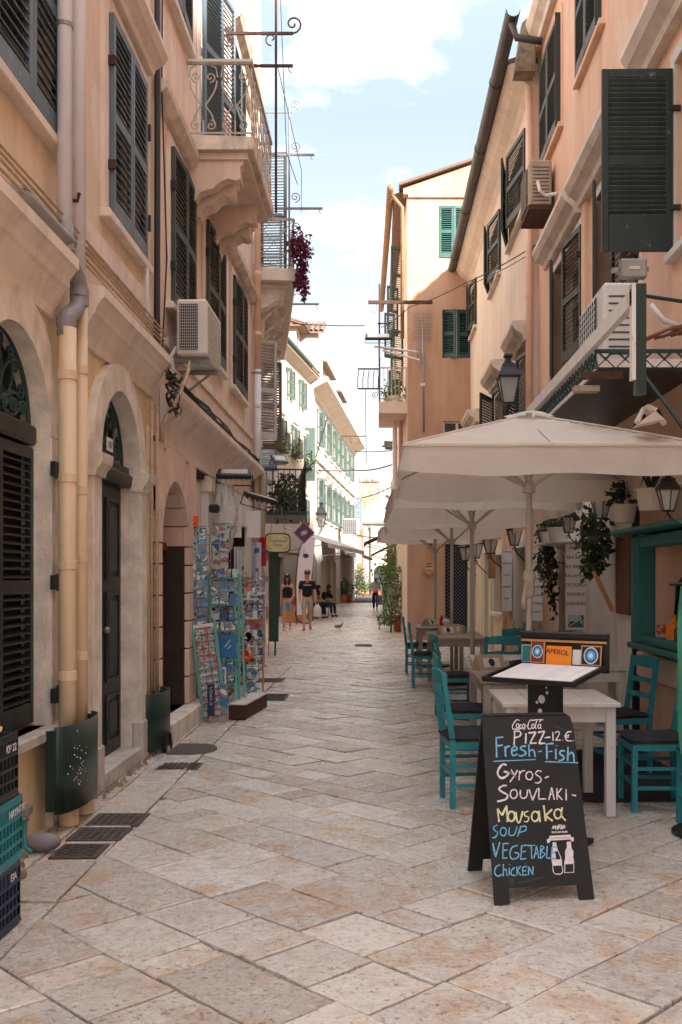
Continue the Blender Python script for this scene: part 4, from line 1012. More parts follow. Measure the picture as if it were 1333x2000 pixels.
for k in range(9): mb.box(.1+k*.38, .13+k*.38, -.86, -.84, 3.8, 4.0)
mb.build('spikes', M('iron_black'), t, kind='stuff')
mb = MB(); leaves(mb, (1.5, -.5, 3.35), (1.6, .35, .45), 900, .12, .2, 21); mb.build('foliage', M('leaf_dark'), t)
MB().beam((.1, -.85, 3.85), (1.4, -1.1, 4.15), .04).build('sloping_arm', M('iron_black'), t)
flood('grey weathered floodlight on the cream wall above the black iron balcony', (-2.12, 21.3, 4.1), (math.radians(-50), 0, .5), .34, .26, 'iron_grey')
for i, (y, z, w) in enumerate(((19.0, 4.5, .3), (18.3, 5.0, .22))):
    o = B(0, w, 0, w, 0, w*.9, c=.03).build('meter_box', M('stone_grey'), None, loc=(-2.3, y, z)); tag(o, ('grey box with wires on the cream wall, lower one', 'small grey box with wires on the cream wall, upper one')[i], 'meter box')

# ---------------------------------------------------------------- fourth left house
def tiles(par, s0, s1, y0, z0, y1, z1, rows_, pitch=.22, r=.085, m=None):
    """curved clay tiles, each a piece; y0,z0 eave -> y1,z1 ridge"""
    m = m or M('tile_far'); L_ = math.hypot(y1-y0, z1-z0); ln = L_/rows_*1.12; k = 5; mb = MB()
    prof = [(r*math.cos(PI*i/k), r*.8*math.sin(PI*i/k)) for i in range(k+1)]
    vs = [(-p[0], 0, p[1]) for p in prof]+[(-p[0]*.85, ln, p[1]*.85) for p in prof]
    mb.add(vs, [(i, i+1, i+k+2, i+k+1) for i in range(k)]); mb.add([(-p[0]*.9, 0, p[1]*.8) for p in prof]+[(-p[0]*.76, ln, p[1]*.65) for p in prof], [(i+k+1, i+k+2, i+1, i) for i in range(k)])
    me = mb.mesh('roof_tile', m); a = math.atan2(z1-z0, y1-y0); n = int((s1-s0)/pitch)
    for i in range(n):
        for j in range(rows_):
            f = j/rows_; link('roof_tile', me, par, (s0+(i+.5)*pitch, y0+(y1-y0)*f, z0+(z1-z0)*f+.012*(rs.random())), (a+.03, 0, rs.uniform(-.03, .03)))
    MB().add([(s0, y0, z0-.02), (s1, y0, z0-.02), (s1, y1, z1-.02), (s0, y1, z1-.02), (s0, y0, z0-.1), (s1, y0, z0-.1), (s1, y1, z1-.1), (s0, y1, z1-.1)], [(0, 1, 2, 3), (4, 7, 6, 5), (0, 4, 5, 1), (2, 6, 7, 3), (1, 5, 6, 2), (0, 3, 7, 4)]).build('roof_bed', M('tile_far'), par)
P4 = (-4.4, 36.0); P5 = (-3.15, 46.0); P6 = (-1.73, 70.0)
def along(p, q): return math.atan2(q[1]-p[1], q[0]-p[0])
h4 = thing('pink_shaded_house', 'pink and white house with small green shuttered windows and tiled eave', 'house', (*P4, 0), along(P4, P5))
L4 = math.hypot(P5[0]-P4[0], P5[1]-P4[1]); YS = lambda Y: (Y-36)*L4/10
R4 = [(5.2, 9.0, 10.2), (7.7, 9.0, 10.2), (2.4, 9, 10.2), (3.6, 6.6, 7.9), (6.2, 6.7, 7.9), (8.9, 6.5, 7.8), (3.9, 3.9, 5.0), (6.1, 3.9, 5.0), (8.3, 3.9, 5.05)]
facade(h4, 'front_wall', -3, L4, -.05, 10.7, [op(s-.35, s+.35, a, b) for s, a, b in R4]+[op(.4, 2.2, 0, 2.6), op(3.2, 4.4, 0, 2.4)], M('wash_pink'))
shell(h4, -3, L4, 7, 10.6, M('wash_white'))
for i, (s, a, b) in enumerate(R4):
    win(h4, s-.35, s+.35, a, b, M('shutter_far'), (28, 155), False, sur=False, hd=.08 if i > 2 else None, bars=0)
    if 2 < i < 6: mb = MB(); mb.box(s-.5, s+.5, -.35, -.33, a+.7, a+.73).box(s-.5, s+.5, -.35, 0, a-.06, a); [mb.box(s-.5+k*.1, s-.485+k*.1, -.35, -.335, a, a+.7) for k in range(11)]; mb.build('balconet', M('iron_black'), h4); mb = MB(); leaves(mb, (s, -.25, a+.35), (.45, .2, .5), 260, .13, .3, i); mb.build('balcony_plant', M('leaf_grey'), h4)
B(.4, 2.2, .15, .16, 0, 2.6).build('shop_door', M('wash_white'), h4); B(3.2, 4.4, .15, .16, 0, 2.4).build('shop_door', M('glass_dark'), h4)
MB().ext([(0, 10.55), (-.35, 10.75), (-.4, 10.75), (-.4, 10.85), (0, 10.95)], 'x', -3, L4).build('eave', M('wash_white'), h4)
MB().ext([(-.36, 10.86), (-.52, 10.86), (-.54, 10.95), (-.5, 10.98), (-.36, 10.98)], 'x', -3, L4-2).build('gutter', M('sign_green'), h4)
tiles(h4, -3, L4, -.45, 10.92, 2.2, 12.0, 5, .27, .11)
# shopfront floor strip + banner shops
MB().box(-1, L4, -.06, 0, 2.6, 3.1).build('shop_fascia', M('wash_pink'), h4)
# fifth left house: long cream block
h5 = thing('long_cream_house', 'long sunlit cream house with heavy eave cornice and rows of green shutters', 'house', (*P5, 0), along(P5, P6))
L5 = math.hypot(P6[0]-P5[0], P6[1]-P5[1])
S5 = [2.6, 6.0, 8.9, 11.4, 13.9, 17.0, 20.2]; ops = []
for s in S5: ops += [op(s-.5, s+.5, 8.0, 9.75), op(s-.5, s+.5, 4.5, 6.4)]
facade(h5, 'front_wall', 0, L5, -.05, 10.5, ops+[op(s-.6, s+.6, 0, 2.4) for s in (1.5, 4.5, 7.5, 10.5)], M('wash_white')); shell(h5, 0, L5, 8, 10.4, M('wash_white'))
for s in S5:
    for a, b in ((8.0, 9.75), (4.5, 6.4)): win(h5, s-.5, s+.5, a, b, M('shutter_far'), (34, 152), False, sur=True, sw=.13, hd=.3 if a < 5 else None, bars=0)
for s in (1.5, 4.5, 7.5, 10.5): B(s-.6, s+.6, .12, .14, 0, 2.4).build('shop_door', M('shutter_grey'), h5); surround(h5, s-.6, s+.6, 0, 2.4, .15, .05, M('wash_white'), sill=False)
B(0, .9, -.1, 0, 0, 10.4).build('corner_pilaster', M('wash_white'), h5)
MB().ext([(0, 10.1), (-.1, 10.12), (-.15, 10.3), (-.5, 10.5), (-.8, 10.62), (-.82, 10.85), (-.2, 10.95), (0, 10.95)], 'x', -.05, L5).build('eave_cornice', M('wash_white'), h5)
B(0, L5, -.12, 0, 7.2, 7.4).build('string_course', M('wash_white'), h5)
B(-.2, L5, -.3, .3, 10.95, 11.0).build('parapet', M('tile_far'), h5)
# attic storeys with tiled roofs
for i, (s0, s1, z1, dd, y0) in enumerate(((.2, 5.4, 13.2, 3.4, .7), (7.0, 11.5, 13.0, 3, .4), (15, 18.5, 12.9, 3, .4))):
    B(s0, s1, y0, dd, 10.9, z1).build('attic_room', M('wash_white'), h5)
    shutter(h5, (s0+s1)/2-.4, y0-.04, 11.3, .4, 1.4, 3, M('shutter_far'), 1, False); shutter(h5, (s0+s1)/2+.4, y0-.04, 11.3, .4, 1.4, 3, M('shutter_far'), -1, False)
    MB().ext([(y0-.4, z1), (y0-.4, z1+.06), (dd, z1+.6), (dd, z1)], 'x', s0-.25, s1+.25).build('attic_eave', M('tile_far'), h5)
    if i < 1: tiles(h5, s0-.3, s1+.3, y0-.5, z1+.1, dd, z1+1.1, 6, .3, .12)
B(.5, .6, .68, .7, 10.9, 13).build('attic_pipe', M('iron_rust'), h5)
# frontal tiled gable seen above the fourth house
t = thing('tiled_roof_house', 'white gabled house end with clay tile roof rising behind the pink house', 'house', (-4.9, 47.6, 0), 0)
B(0, 2.0, 0, 4, 10.5, 13.3).build('gable_wall', M('wash_white'), t); tiles(t, -.2, 2.3, -.25, 13.3, 2.2, 14.3, 5, .25, .1)
# green tall shutter leaf, AC, awnings and lamps along this side
def awning(label, loc, rz, w, d, drop, m, val=.18, ribs=3):
    t = thing('awning', label, 'awning', loc, rz, group='shop awnings')
    MB().add([(0, 0, 0), (w, 0, 0), (w, -d, -drop), (0, -d, -drop), (0, 0, -.02), (w, 0, -.02), (w, -d, -drop-.02), (0, -d, -drop-.02)], [(0, 3, 2, 1), (4, 5, 6, 7), (0, 4, 7, 3), (1, 2, 6, 5)]).build('cloth', M(m), t)
    mb = MB(); n = 12
    for k in range(n): a, b = w*k/n, w*(k+1)/n; c = (a+b)/2; mb.add([(a, -d, -drop), (b, -d, -drop), (b, -d-.01, -drop-val*.8), (c, -d-.01, -drop-val), (a, -d-.01, -drop-val*.8)], [(0, 4, 3, 2, 1)])
    mb.build('valance', M(m), t)
    for x in (.03, w-.03): MB().beam((x, 0, -drop*.9-.35), (x, -d, -drop-.03), .03).build('arm', M('iron_grey'), t)
    return t
awning('long sagging cream awning over shops where people sit on the left', (-3.3, 35.5, 3.35), along((-4.4, 36), (-3.15, 46))+.02, 11, 1.5, .55, 'canvas_white')
awning('white sunlit awning farther along the left side', (-2.9, 50, 3.6), along(P5, P6), 7, 1.2, .7, 'canvas_white')
awning('orange-edged awning near the far end on the left', (-2.25, 60, 3.5), along(P5, P6), 9, 1.3, .6, 'canvas_brown')
ac('white window air conditioner on the long cream house', (-2.05, 58.6, 4.05), 0, M('ac_white'), .9, 1.0, .35)
def tall_lantern(label, loc, s=1.0, rz=0, wall=(.3, 0), grp='wall lanterns of the far street', m='iron_grey', four=True):
    t = thing('street_lantern', label, 'lantern', loc, rz, group=grp); n = 4 if four else 6
    k = s
    MB().lathe([(.085*k, 0), (.10*k, .02*k)], n=n, sq=1).build('base_ring', M(m), t)
    g = MB().lathe([(.08*k, .02*k), (.155*k, .30*k)], n=n, caps=False, sq=1).build('glass', M('glass_clear'), t)
    for j in range(n):
        a = 2*PI*j/n+PI/n; MB().beam((.085*k*math.cos(a), .085*k*math.sin(a), .02*k), (.16*k*math.cos(a), .16*k*math.sin(a), .30*k), .014*k).build('frame_bar', M(m), t)
    MB().lathe([(.175*k, .295*k), (.185*k, .32*k), (.15*k, .37*k), (.11*k, .42*k), (.10*k, .46*k), (.045*k, .49*k), (.04*k, .53*k), (.075*k, .55*k), (.07*k, .575*k), (.02*k, .6*k)], n=n, sq=1).build('cap', M(m), t)
    MB().ball((0, 0, .13*k), .03*k, 8, 8, (.8, .8, 1.9)).build('bulb', M('bulb'), t, smooth=True)
    P = [(0, 0, 0), (0, 0, -.06*k), (wall[0]*.2, wall[1]*.2, -.16*k), (wall[0]*.6, wall[1]*.6, -.3*k), (wall[0], wall[1], -.33*k)]
    MB().tube(P, .012*k, 6).tube([(0, 0, -.02*k), (.04*k, 0, -.06*k), (.03*k, 0, -.1*k), (0, 0, -.09*k)], .008*k, 5).tube([(0, 0, -.02*k), (-.04*k, 0, -.06*k), (-.03*k, 0, -.1*k)], .008*k, 5).build('arm', M(m), t)
    return t
tall_lantern('glass lantern on the cream house corner above the purple sign', PX(628, 1030, 44), 1.9, 0, (-.5, 0), m='iron_grey')
tall_lantern('small grey lantern near the far end of the left side', PX(683, 1045, 68), 1.7, 0, (-.5, 0))
o = B(-.5, .5, -.02, .02, 0, 2.4, c=.01).build('open_shutter', M('shutter_far'), None, loc=(-3.35, 44.6, 5.9), rot=.1)
tag(o, 'tall pale green shutter leaf standing open between pink and cream house', 'shutter')
wire('iron_stay', 'dark slanting rod rising against the cream house corner', [PX(614, 905, 45), PX(640, 815, 45)], .03, M('iron_black'))
h6 = thing('far_left_house', 'pale narrow house with grey-blue shutters at the far left end', 'house', (-1.75, 70.2, 0), along((-1.75, 70.2), (-2.1, 96)))
facade(h6, 'front_wall', 0, 26, -.05, 9.3, [], M('wash_white')); shell(h6, 0, 26, 8, 9.2, M('wash_white'))
for s in (3, 8, 13): shutter(h6, s, -.05, 5.6, .55, 1.9, 60, M('shutter_blue'), 1, False); shutter(h6, s+.5, -.05, 2.8, .5, 1.7, 60, M('shutter_grey'), 1, False)
o = thing('wall_pipe_pole', 'thin white pole standing in front of the far left shops', 'pole', (-2.4, 68, 0)); MB().tube([(0, 0, 0), (0, 0, 6)], .07, 8).build('pole_shaft', M('pole_white'), o); MB().box(-.25, .25, -.2, .2, 0, .75).build('pole_base', M('shutter_blue'), o)
# ---------------------------------------------------------------- church and houses closing the street
ch = thing('church', 'small ochre and white church with pediment closing the street', 'church', (-2.5, 96, 0), 0)
facade(ch, 'front_wall', 0, 6, -.05, 7.2, [op(2.0, 3.4, 0, 2.0, arch=True)], M('wash_white')); shell(ch, 0, 6, 12, 7.2, M('wash_ochre'))
B(.0, .95, -.35, 0, -.05, 6.9).build('ochre_wing', M('wash_ochre'), ch)
for s in (.98, 1.75, 3.6, 5.5): B(s, s+.28, -.25, 0, 0, 6.3).build('pilaster', M('wash_white'), ch); B(s-.06, s+.34, -.3, 0, 6.3, 6.55).build('capital', M('wash_white'), ch)
MB().ext([(0, 6.7), (-.3, 6.75), (-.45, 7.0), (-.5, 7.2), (0, 7.25)], 'x', -.1, 6.1).build('cornice', M('wash_white'), ch)
MB().ext([(.3, 7.25), (6.1, 7.25), (3.4, 9.6), (3.2, 9.6)], 'y', -.3, 12).build('pediment', M('wash_white'), ch)
for s in (-1, 1): MB().beam((3.3, -.4, 9.65), (3.3+s*3.2, -.4, 7.25), .3, .18).build('raking_cornice', M('wash_white'), ch)
MB().lathe([(.3, 0), (.3, .1)], (0, 0, 0), 12).build('round_window', M('dark_inside'), ch, loc=(3.6, -.32, 8.0), rot=(PI/2, 0, 0))
MB().ext([(1.9, 0), (3.5, 0)]+[(2.7+.8*math.cos(PI*i/12), 2.0+.8*math.sin(PI*i/12)) for i in range(13)], 'y', .15, .18).build('door', M('shutter_green'), ch)
arch_ring(ch, 2.7, 2.0, .7, .35, 0, out=.1, m=M('wash_white'))
# stone roof slope and bell-cote in front-left of church
tr = thing('tiled_church_roof', 'weathered grey-brown tiled roof slope behind the church gable', 'roof', (-2.4, 104, 0), 0)
MB().ext([(-.1, 7.4), (6, 11.2), (6, 10.2), (.0, 6.8)], 'y', -2, 6).build('roof_slope', M('rubble'), tr)
tiles(tr, -.1, 6.5, -2.4, 7.9, 2, 12.2, 7, .42, .17, M('stone_grey'))
bc = thing('bell_cote', 'white stone bell-cote with curved shoulders above the church roof', 'bell tower', (-1.5, 101, 0))
MB().ext([(-1, 8.2), (2.2, 8.2), (2.2, 9.0), (1.7, 9.6), (1.5, 10.2), (1.35, 11.2), (-.15, 11.2), (-.3, 10.2), (-.5, 9.6), (-1, 9.0)], 'y', -.3, .3).build('gable_wall', M('rubble'), bc)
for s in (-.05, .85): MB().ext([(s, 10.0), (s+.4, 10.0), (s+.4, 10.6), (s+.2, 10.85), (s, 10.6)], 'y', -.32, -.3).build('bell_arch', M('stone_grey'), bc)
B(-.4, 1.6, -.4, .4, 11.2, 11.35).build('coping', M('tile_far'), bc); MB().ball((.3, 0, 11.5), .22).ball((.9, 0, 11.5), .22).build('finial_balls', M('rubble'), bc, kind='stuff')
hb = thing('far_background_house', 'pale house gable with tiny green window behind the bell-cote', 'house', (0.2, 112, 0))
MB().ext([(0, 0), (8, 0), (8, 14), (0, 11.0)], 'y', 0, 8).build('gable_wall', M('wash_pink'), hb); B(1.1, 1.7, -.03, 0, 10.2, 11.2).build('shutter', M('shutter_teal'), hb)
t = thing('far_plant_row', 'low green potted plants along the plaza wall before the church', 'plants', (-2.1, 93, 0))
mb = MB(); leaves(mb, (.9, 0, .75), (1.5, .4, .4), 900, .18, 0, 31, 12); mb.build('foliage', M('leaf_mid'), t)
for k in range(5): MB().lathe([(.16, 0), (.23, .4)], (-.3+.6*k, 0, 0), 8).build('pot', M('terracotta'), t)

# ================================================================ RIGHT
XR = 2.4
r1 = thing('near_salmon_house', 'tall salmon house at right with dark green open shutters and moulded window hoods', 'house', (XR, 0, 0), -PI/2)
Rr = lambda Yf, Yn: (-Yf, -Yn)
UP = [op(-13.6, -11.63, 4.2, 5.72), op(-10.95, -9.13, 4.2, 5.72), op(-8.03, -6.6, 4.2, 5.72), op(-4.6, -3.3, 4.2, 5.72), op(-14.5, -13.05, 7.5, 8.95), op(-11.85, -10.65, 7.5, 8.95), op(-8.6, -7.3, 7.5, 8.95)]
GR = [op(-13.05, -12.1, 0, 2.0, d=.25), op(-8.6, -7.45, .98, 1.92, d=.25)]
facade(r1, 'ground_floor_wall', -14.95, -5.2, -.05, 3.0, GR, M('plaster_salmon'))
facade(r1, 'upper_wall', -14.95, 3, 3.0, 12, UP, M('plaster_salmon'), d=.28)
facade(r1, 'corner_wall', -5.2, 3, -.05, 3.0, [], M('plaster_salmon'))
shell(r1, -14.95, 3, 4.5, 12, M('plaster_salmon'))
for o in UP:
    window(r1, o['a'], o['b'], o['z0'], o['z1'], y=.24, m=M('wood_white'))
    surround(r1, o['a'], o['b'], o['z0'], o['z1'], .1, .02, M('plaster_white') if o['z0'] < 5 else M('plaster_salmon'))
SG = M('shutter_green'); SLG = M('slat_green')
# the leaf at local right end is nearest us.  window farthest along
shutter(r1, -11.63, -.03, 4.22, .72, 1.48, 7, SG, -1, True, slm=SLG); shutter(r1, -13.6, -.03, 4.22, .68, 1.48, 11, SG, 1, True, slm=SLG)
shutter(r1, -9.13, -.03, 4.22, .70, 1.48, 6, SG, -1, True, slm=SLG); shutter(r1, -10.95, -.03, 4.22, .62, 1.48, 12, SG, 1, True, slm=SLG)
shutter(r1, -8.03, -.03, 4.2, .57, 1.47, 91, SG, 1, True, slm=SLG, pitch=.038, tilt=42, bottom=.3); shutter(r1, -6.6, -.03, 4.2, .57, 1.47, 150, SG, -1, True, slm=SLG)
for z in (4.55, 5.35): B(-8.07, -8.0, -.06, .03, z-.02, z+.02).build('hinge', M('iron_rust'), r1); B(-11.66, -11.6, -.1, 0, z-.03, z+.03).build('hinge', M('iron_rust'), r1); B(-9.16, -9.1, -.1, 0, z-.03, z+.03).build('hinge', M('iron_rust'), r1)
for a, b in ((-14.5, -13.05), (-11.85, -10.65)):
    w = (b-a)/2-.004
    shutter(r1, a, -.05, 7.5, w, 1.45, 1, M('shutter_dark'), 1, True); shutter(r1, b, -.05, 7.5, w, 1.45, 1, M('shutter_dark'), -1, True)
    B(b, b+.02, -.09, .0, 7.48, 8.97).build('shutter_edge', SG, r1)
H1 = lambda a, b, z, o=.24: hood(r1, a, b, z, o, .26, M('plaster_salmon'))
hood(r1, -14.0, -11.75, 5.88, .24, .26, M('cornice_plaster')); hood(r1, -11.6, -9.35, 5.88, .24, .26, M('cornice_plaster')); hood(r1, -8.9, -6.3, 5.98, .24, .26, M('cornice_plaster'))
hood(r1, -14.9, -12.7, 9.35, .24, .35, M('cornice_plaster')); hood(r1, -12.2, -10.3, 9.35, .24, .35, M('cornice_plaster'))
for s in (-14.0, -11.6): B(s+.05, s+.25, -.05, 0, 4.0, 5.9).build('window_pilaster', M('plaster_salmon'), r1)
# ground floor of the right house
surround(r1, -13.05, -12.1, 0, 2.0, .13, .04, M('wood_white'), sill=False); B(-13.05, -12.1, .22, .24, 0, 2.0).build('dark_doorway', M('dark_inside'), r1)
B(-12.35, -12.12, .1, .2, .05, 1.95).build('door_leaf', M('door_dark'), r1)
B(-11.9, -9.85, -.03, 0, 0, 2.9).build('pale_panel', M('plaster_white'), r1)
for a, b in ((-11.72, -11.55), (-10.1, -9.9)): B(a, b, -.06, -.03, 0, 2.9).build('pilaster', M('wood_white'), r1)
B(-9.85, -9.3, -.04, 0, .0, 2.2).build('pilaster', M('plaster_white'), r1); B(-9.72, -9.2, -.09, -.04, 1.22, 1.98, c=.01).build('brown_board', M('wood_brown'), r1)
B(-9.2, -9.15, -.06, 0, 0, 2.9).build('black_downpipe', M('iron_black'), r1)
# teal kitchen window
tw = thing('teal_window', 'deep teal painted wooden window box with shelf on top and objects inside', 'window', (XR, 0, 0), -PI/2)
a, b, z0, z1, yo = -8.85, -7.15, 1.0, 1.93, -.16
for nm, q in (('jamb', (a, a+.22, yo, 0, z0, z1)), ('jamb', (b-.12, b, yo, 0, z0, z1)), ('head', (a+.22, b-.12, yo+.02, 0, z1-.1, z1)), ('sill_board', (a-.03, b+.05, yo-.03, 0, z0-.05, z0)), ('bottom_rail', (a+.22, b-.12, yo+.03, 0, z0, z0+.07))): B(*q, c=.012).build(nm, M('teal_wood'), tw)
B(a+.05, a+.17, yo-.01, yo+.005, z0+.06, z1-.1).build('jamb_panel', M('teal_wood'), tw)
B(a-.12, b+.1, yo-.16, 0, z1+.02, z1+.055, c=.008).build('top_shelf', M('teal_wood'), tw)
B(a+.22, b-.12, .26, .27, z0, z1).build('back_wall', M('plaster_white'), tw)
mb = MB(); P = [(a+.42, z0+.08), (b-.15, z0+.08), (b-.15, z1-.28), (b-.5, z1-.2), (a+.85, z1-.3), (a+.55, z0+.5)]; mb.ext(P, 'y', .1, .14); mb.build('dark_plate', M('glass_dark'), tw)  # flat dark plate added for the chair-like form in the window
mb = MB(); mb.tube([(p[0], .095, p[1]) for p in P], .02, 6, closed=True); mb.build('plate_rim', M('iron_black'), tw)
B(a+.22, b-.12, -.0, .25, z0+.02, z0+.07).build('inner_ledge', M('door_dark'), tw)
B(-9.1, -6.0, -.045, 0, .68, .9, c=.01).build('sill_band', M('plaster_cream'), r1)
B(-7.12, -6.6, -.05, 0, .9, 2.5).build('pilaster', M('plaster_cream'), r1)
def onlocal(par, name, label, cat, s, y, z, mb, m, **k):
    c = par.matrix_world @ Vector((s, y, z)) if False else Vector((XR+y, -s, z)); o = mb.build(name, m, None, loc=tuple(c), **k); tag(o, label, cat); return o
onlocal(tw, 'flower_bowl', 'small white bowl of orange flowers on the teal window ledge', 'bowl', -8.35, -.02, 1.02, MB().lathe([(.03, 0), (.06, .07), (.055, .075)], n=12), M('ceramic'))
mb = MB(); leaves(mb, (0, 0, .11), (.07, .07, .04), 60, .035, 0, 41); onlocal(tw, 'orange_flowers', 'orange blossoms piled in the white bowl in the teal window', 'flowers', -8.35, -.02, 1.02, mb, M('orange'))
onlocal(tw, 'spray_bottle', 'orange bottle with dark top standing inside the teal window', 'bottle', -8.02, -.02, 1.02, MB().lathe([(.06, 0), (.065, .02), (.065, .17), (.03, .2), (.02, .21), (.02, .25)], n=12), M('orange_card'))
onlocal(tw, 'brown_jar', 'dark brown jar beside the orange bottle inside the teal window', 'jar', -7.85, -.0, 1.02, MB().lathe([(.06, 0), (.07, .02), (.07, .14), (.05, .17)], n=12), M('wood_brown'))
# canopy platform with lattice fascia
cp = thing('metal_canopy', 'black-bottomed metal canopy with white beam and green lattice trim over the terrace', 'canopy', (0, 0, 0))
B(1.62, 2.39, 7.35, 10.6, 3.1, 3.14).build('underside', M('door_dark'), cp)
B(1.62, 2.39, 7.36, 10.6, 3.141, 3.17).build('deck', M('metal_grey'), cp)
MB().box(1.575, 1.62, 6.2, 10.62, 3.27, 3.37).build('white_beam', M('wood_white'), cp)
B(1.6, 1.615, 7.35, 10.6, 3.085, 3.115).build('lower_rail', M('wood_white'), cp)
B(1.62, 3.0, 7.33, 7.36, 3.12, 3.18).build('front_strip', M('wood_white'), cp)
MB().box(1.6, 3.0, 7.32, 7.35, 3.225, 3.25).build('front_top_rail', M('iron_green'), cp)
def lattice_run(n, f):
    for k in range(n):
        a, b = f(k/n), f((k+1)/n); z0, z1 = 3.11, 3.25
        MB().tube([(a[0], a[1], z0), (b[0], b[1], z1)], .008, 5).tube([(b[0], b[1], z0), (a[0], a[1], z1)], .008, 5).ball(((a[0]+b[0])/2, (a[1]+b[1])/2, (z0+z1)/2), .015, 6, 4).build('lattice_cross', M('iron_green'), cp)
lattice_run(26, lambda t: (1.605, 7.35+3.25*t)); lattice_run(9, lambda t: (1.6+1.3*t, 7.335))
MB().lathe([(.004, -.12), (.022, -.06), (.008, -.03), (.012, 0)], (1.605, 7.35, 3.1), 6).build('drop_finial', M('iron_green'), cp)
B(1.60, 1.665, 6.19, 6.25, 2.71, 3.4).build('green_post', M('guard_green'), cp); B(1.575, 1.6, 6.19, 6.25, 2.8, 3.4).build('post_edge', M('wood_white'), cp)
B(1.35+.07, 1.72, 7.0, 7.05, 2.97, 3.02).build('rusty_bracket', M('iron_rust'), cp)
B(1.42, 1.6, 7.2, 7.3, 2.92, 2.96).build('lamp_tray', M('ac_rust'), cp)
MB().tube([(1.66, 6.22, 3.33), (2.0, 6.22, 3.28), (2.4, 6.22, 3.2)], .012, 6).build('stay_rod', M('iron_black'), cp)
flood('grey floodlight with frosted pane standing on top of the green post', (1.585, 6.2, 3.49), (0, 0, .0), .165, .12, 'metal_grey')
t = ac('large white air conditioner sitting on the metal canopy deck', (1.80, 7.75, 3.19), -PI/2, M('ac_white'), .85, .68, .34)
t.rotation_euler = (0, 0, -PI/2); t.location = (1.75, 8.6, 3.19)
MB().tube([(0, 0, 0), (.1, 0, -.12), (.25, 0, -.17), (.27, 0, -.3)], .022, 8).build('duct', M('ac_white'), None, smooth=True, loc=(2.02, 7.4, 3.6)); tag(bpy.data.objects['duct'], 'white bent pipe leaving the large air conditioner towards the wall', 'pipe')
mb = MB()
for k in range(7): mb.tube([(1.9+.06*k, 7.3, 3.3+.01*k), (2.1+.04*k, 7.25, 3.38+rs.uniform(-.03, .03)), (2.5, 7.2, 3.42+.02*k)], .012, 5)
o = mb.build('brown_cables', M('wood_brown'), None); tag(o, 'bunch of brown cables crossing the canopy lattice at right', 'cables')
wire('green_cable', 'thick dark cable looping down from the canopy front', [(1.95, 7.3, 3.05), (2.06, 7.2, 2.85), (2.2, 7.1, 2.6), (2.4, 7.0, 2.45)], .014, M('iron_green'))
# old rusty AC higher up
t = ac('old white air conditioner with rusty underside high between cream and salmon house', (2.05, 14.25, 6.62), -PI/2, M('ac_rust'), .75, .62, .3)
mb = MB(); mb.tube([(.8, .1, .3), (.85, .12, .15), (.83, .2, .1), (.9, .35, .1)], .025, 7); mb.build('pipes', M('ac_white'), t); B(0, .77, -.02, .35, -.06, -.0).build('rust_tray', M('iron_rust'), t)

# ---------------------------------------------------------------- second right house (cream, long gutter)
X2 = 2.3
r2 = thing('cream_gutter_house', 'cream house with black shutters and long dark roof gutter on the right', 'house', (X2, 0, 0), -PI/2)
U2 = [(-17.6, -15.45, 7.35, 8.55), (-20.5, -18.7, 7.35, 8.5), (-24.7, -23.3, 7.5, 8.6), (-16.4, -15.2, 3.2, 5.05), (-19.7, -18.1, 3.2, 5.1), (-24.4, -22.8, 3.2, 5.0)]
facade(r2, 'front_wall', -24.98, -14.97, 2.6, 9.3, [op(*u) for u in U2], M('plaster_cream'))
G2 = [op(-16.6, -15.3, 0, 2.05), op(-19.6, -18.3, .9, 2.0), op(-21.4, -20.4, 0, 2.1), op(-24.0, -22.9, 0, 2.1)]
facade(r2, 'ground_floor_wall', -24.98, -14.97, -.05, 2.6, G2, M('plaster_pale_yellow'))
shell(r2, -24.98, -14.97, 5, 9.3, M('plaster_cream'))
for i, (a, b, z0, z1) in enumerate(U2):
    window(r2, a, b, z0, z1, bars=1)
    w = (b-a)/2
    shutter(r2, a, -.03, z0, w-.01, z1-z0, 12 if i < 3 else 25, M('shutter_green'), 1, i in (0, 3), slm=SLG); shutter(r2, b, -.03, z0, w-.01, z1-z0, 8, M('shutter_green'), -1, i in (0, 3), slm=SLG)
    B(a, b, -.08, 0, z0-.07, z0).build('sill', M('stone_trim'), r2)
    if i > 2: hood(r2, a-.15, b+.15, z1+.12, .28, .28, M('cornice_dirty'))
MB().ext([(0, 8.9), (-.08, 9.0), (-.22, 9.1), (-.36, 9.25), (-.36, 9.3), (0, 9.32)], 'x', -25.3, -14.97).build('eave', M('plaster_cream'), r2)
mb = MB(); k = 8; P = [(-.46+.1*math.cos(PI+PI*i/k), 9.33+.1*math.sin(PI+PI*i/k)) for i in range(k+1)]+[(-.46+.09*math.cos(-PI*i/k), 9.33+.09*math.sin(-PI*i/k)) for i in range(k+1)]
mb.ext(P, 'x', -25.6, -13.6); mb.build('gutter', M('gutter_grey'), r2)
for s in (-24, -21, -18, -15.6): MB().lathe([(.104, -.02), (.112, -.02), (.112, .02), (.104, .02)], (0, 0, 0), 12).build('gutter_bracket', M('iron_black'), r2, loc=(s, -.46, 9.33), rot=(0, PI/2, 0))
MB().tube([(-13.75, -.46, 9.22), (-13.7, -.4, 9.0), (-13.7, -.05, 8.95)], .05, 8).build('gutter_outlet', M('gutter_grey'), r2, smooth=True)
tiles(r2, -25.4, -14.97, -.42, 9.36, 2.2, 10.2, 4, .3, .12)
MB().ext([(-.3, 9.0), (.0, 9.0), (.0, 9.9), (-.2, 9.7)], 'x', -14.9, -14.6).build('broken_eave_end', M('rubble'), r2)
for o in G2: B(o['a'], o['b'], .17, .18, o['z0'], o['z1']).build('dark_opening', M('dark_inside'), r2); surround(r2, o['a'], o['b'], o['z0'], o['z1'], .12, .04, M('wood_white'), sill=o['z0'] > .1)
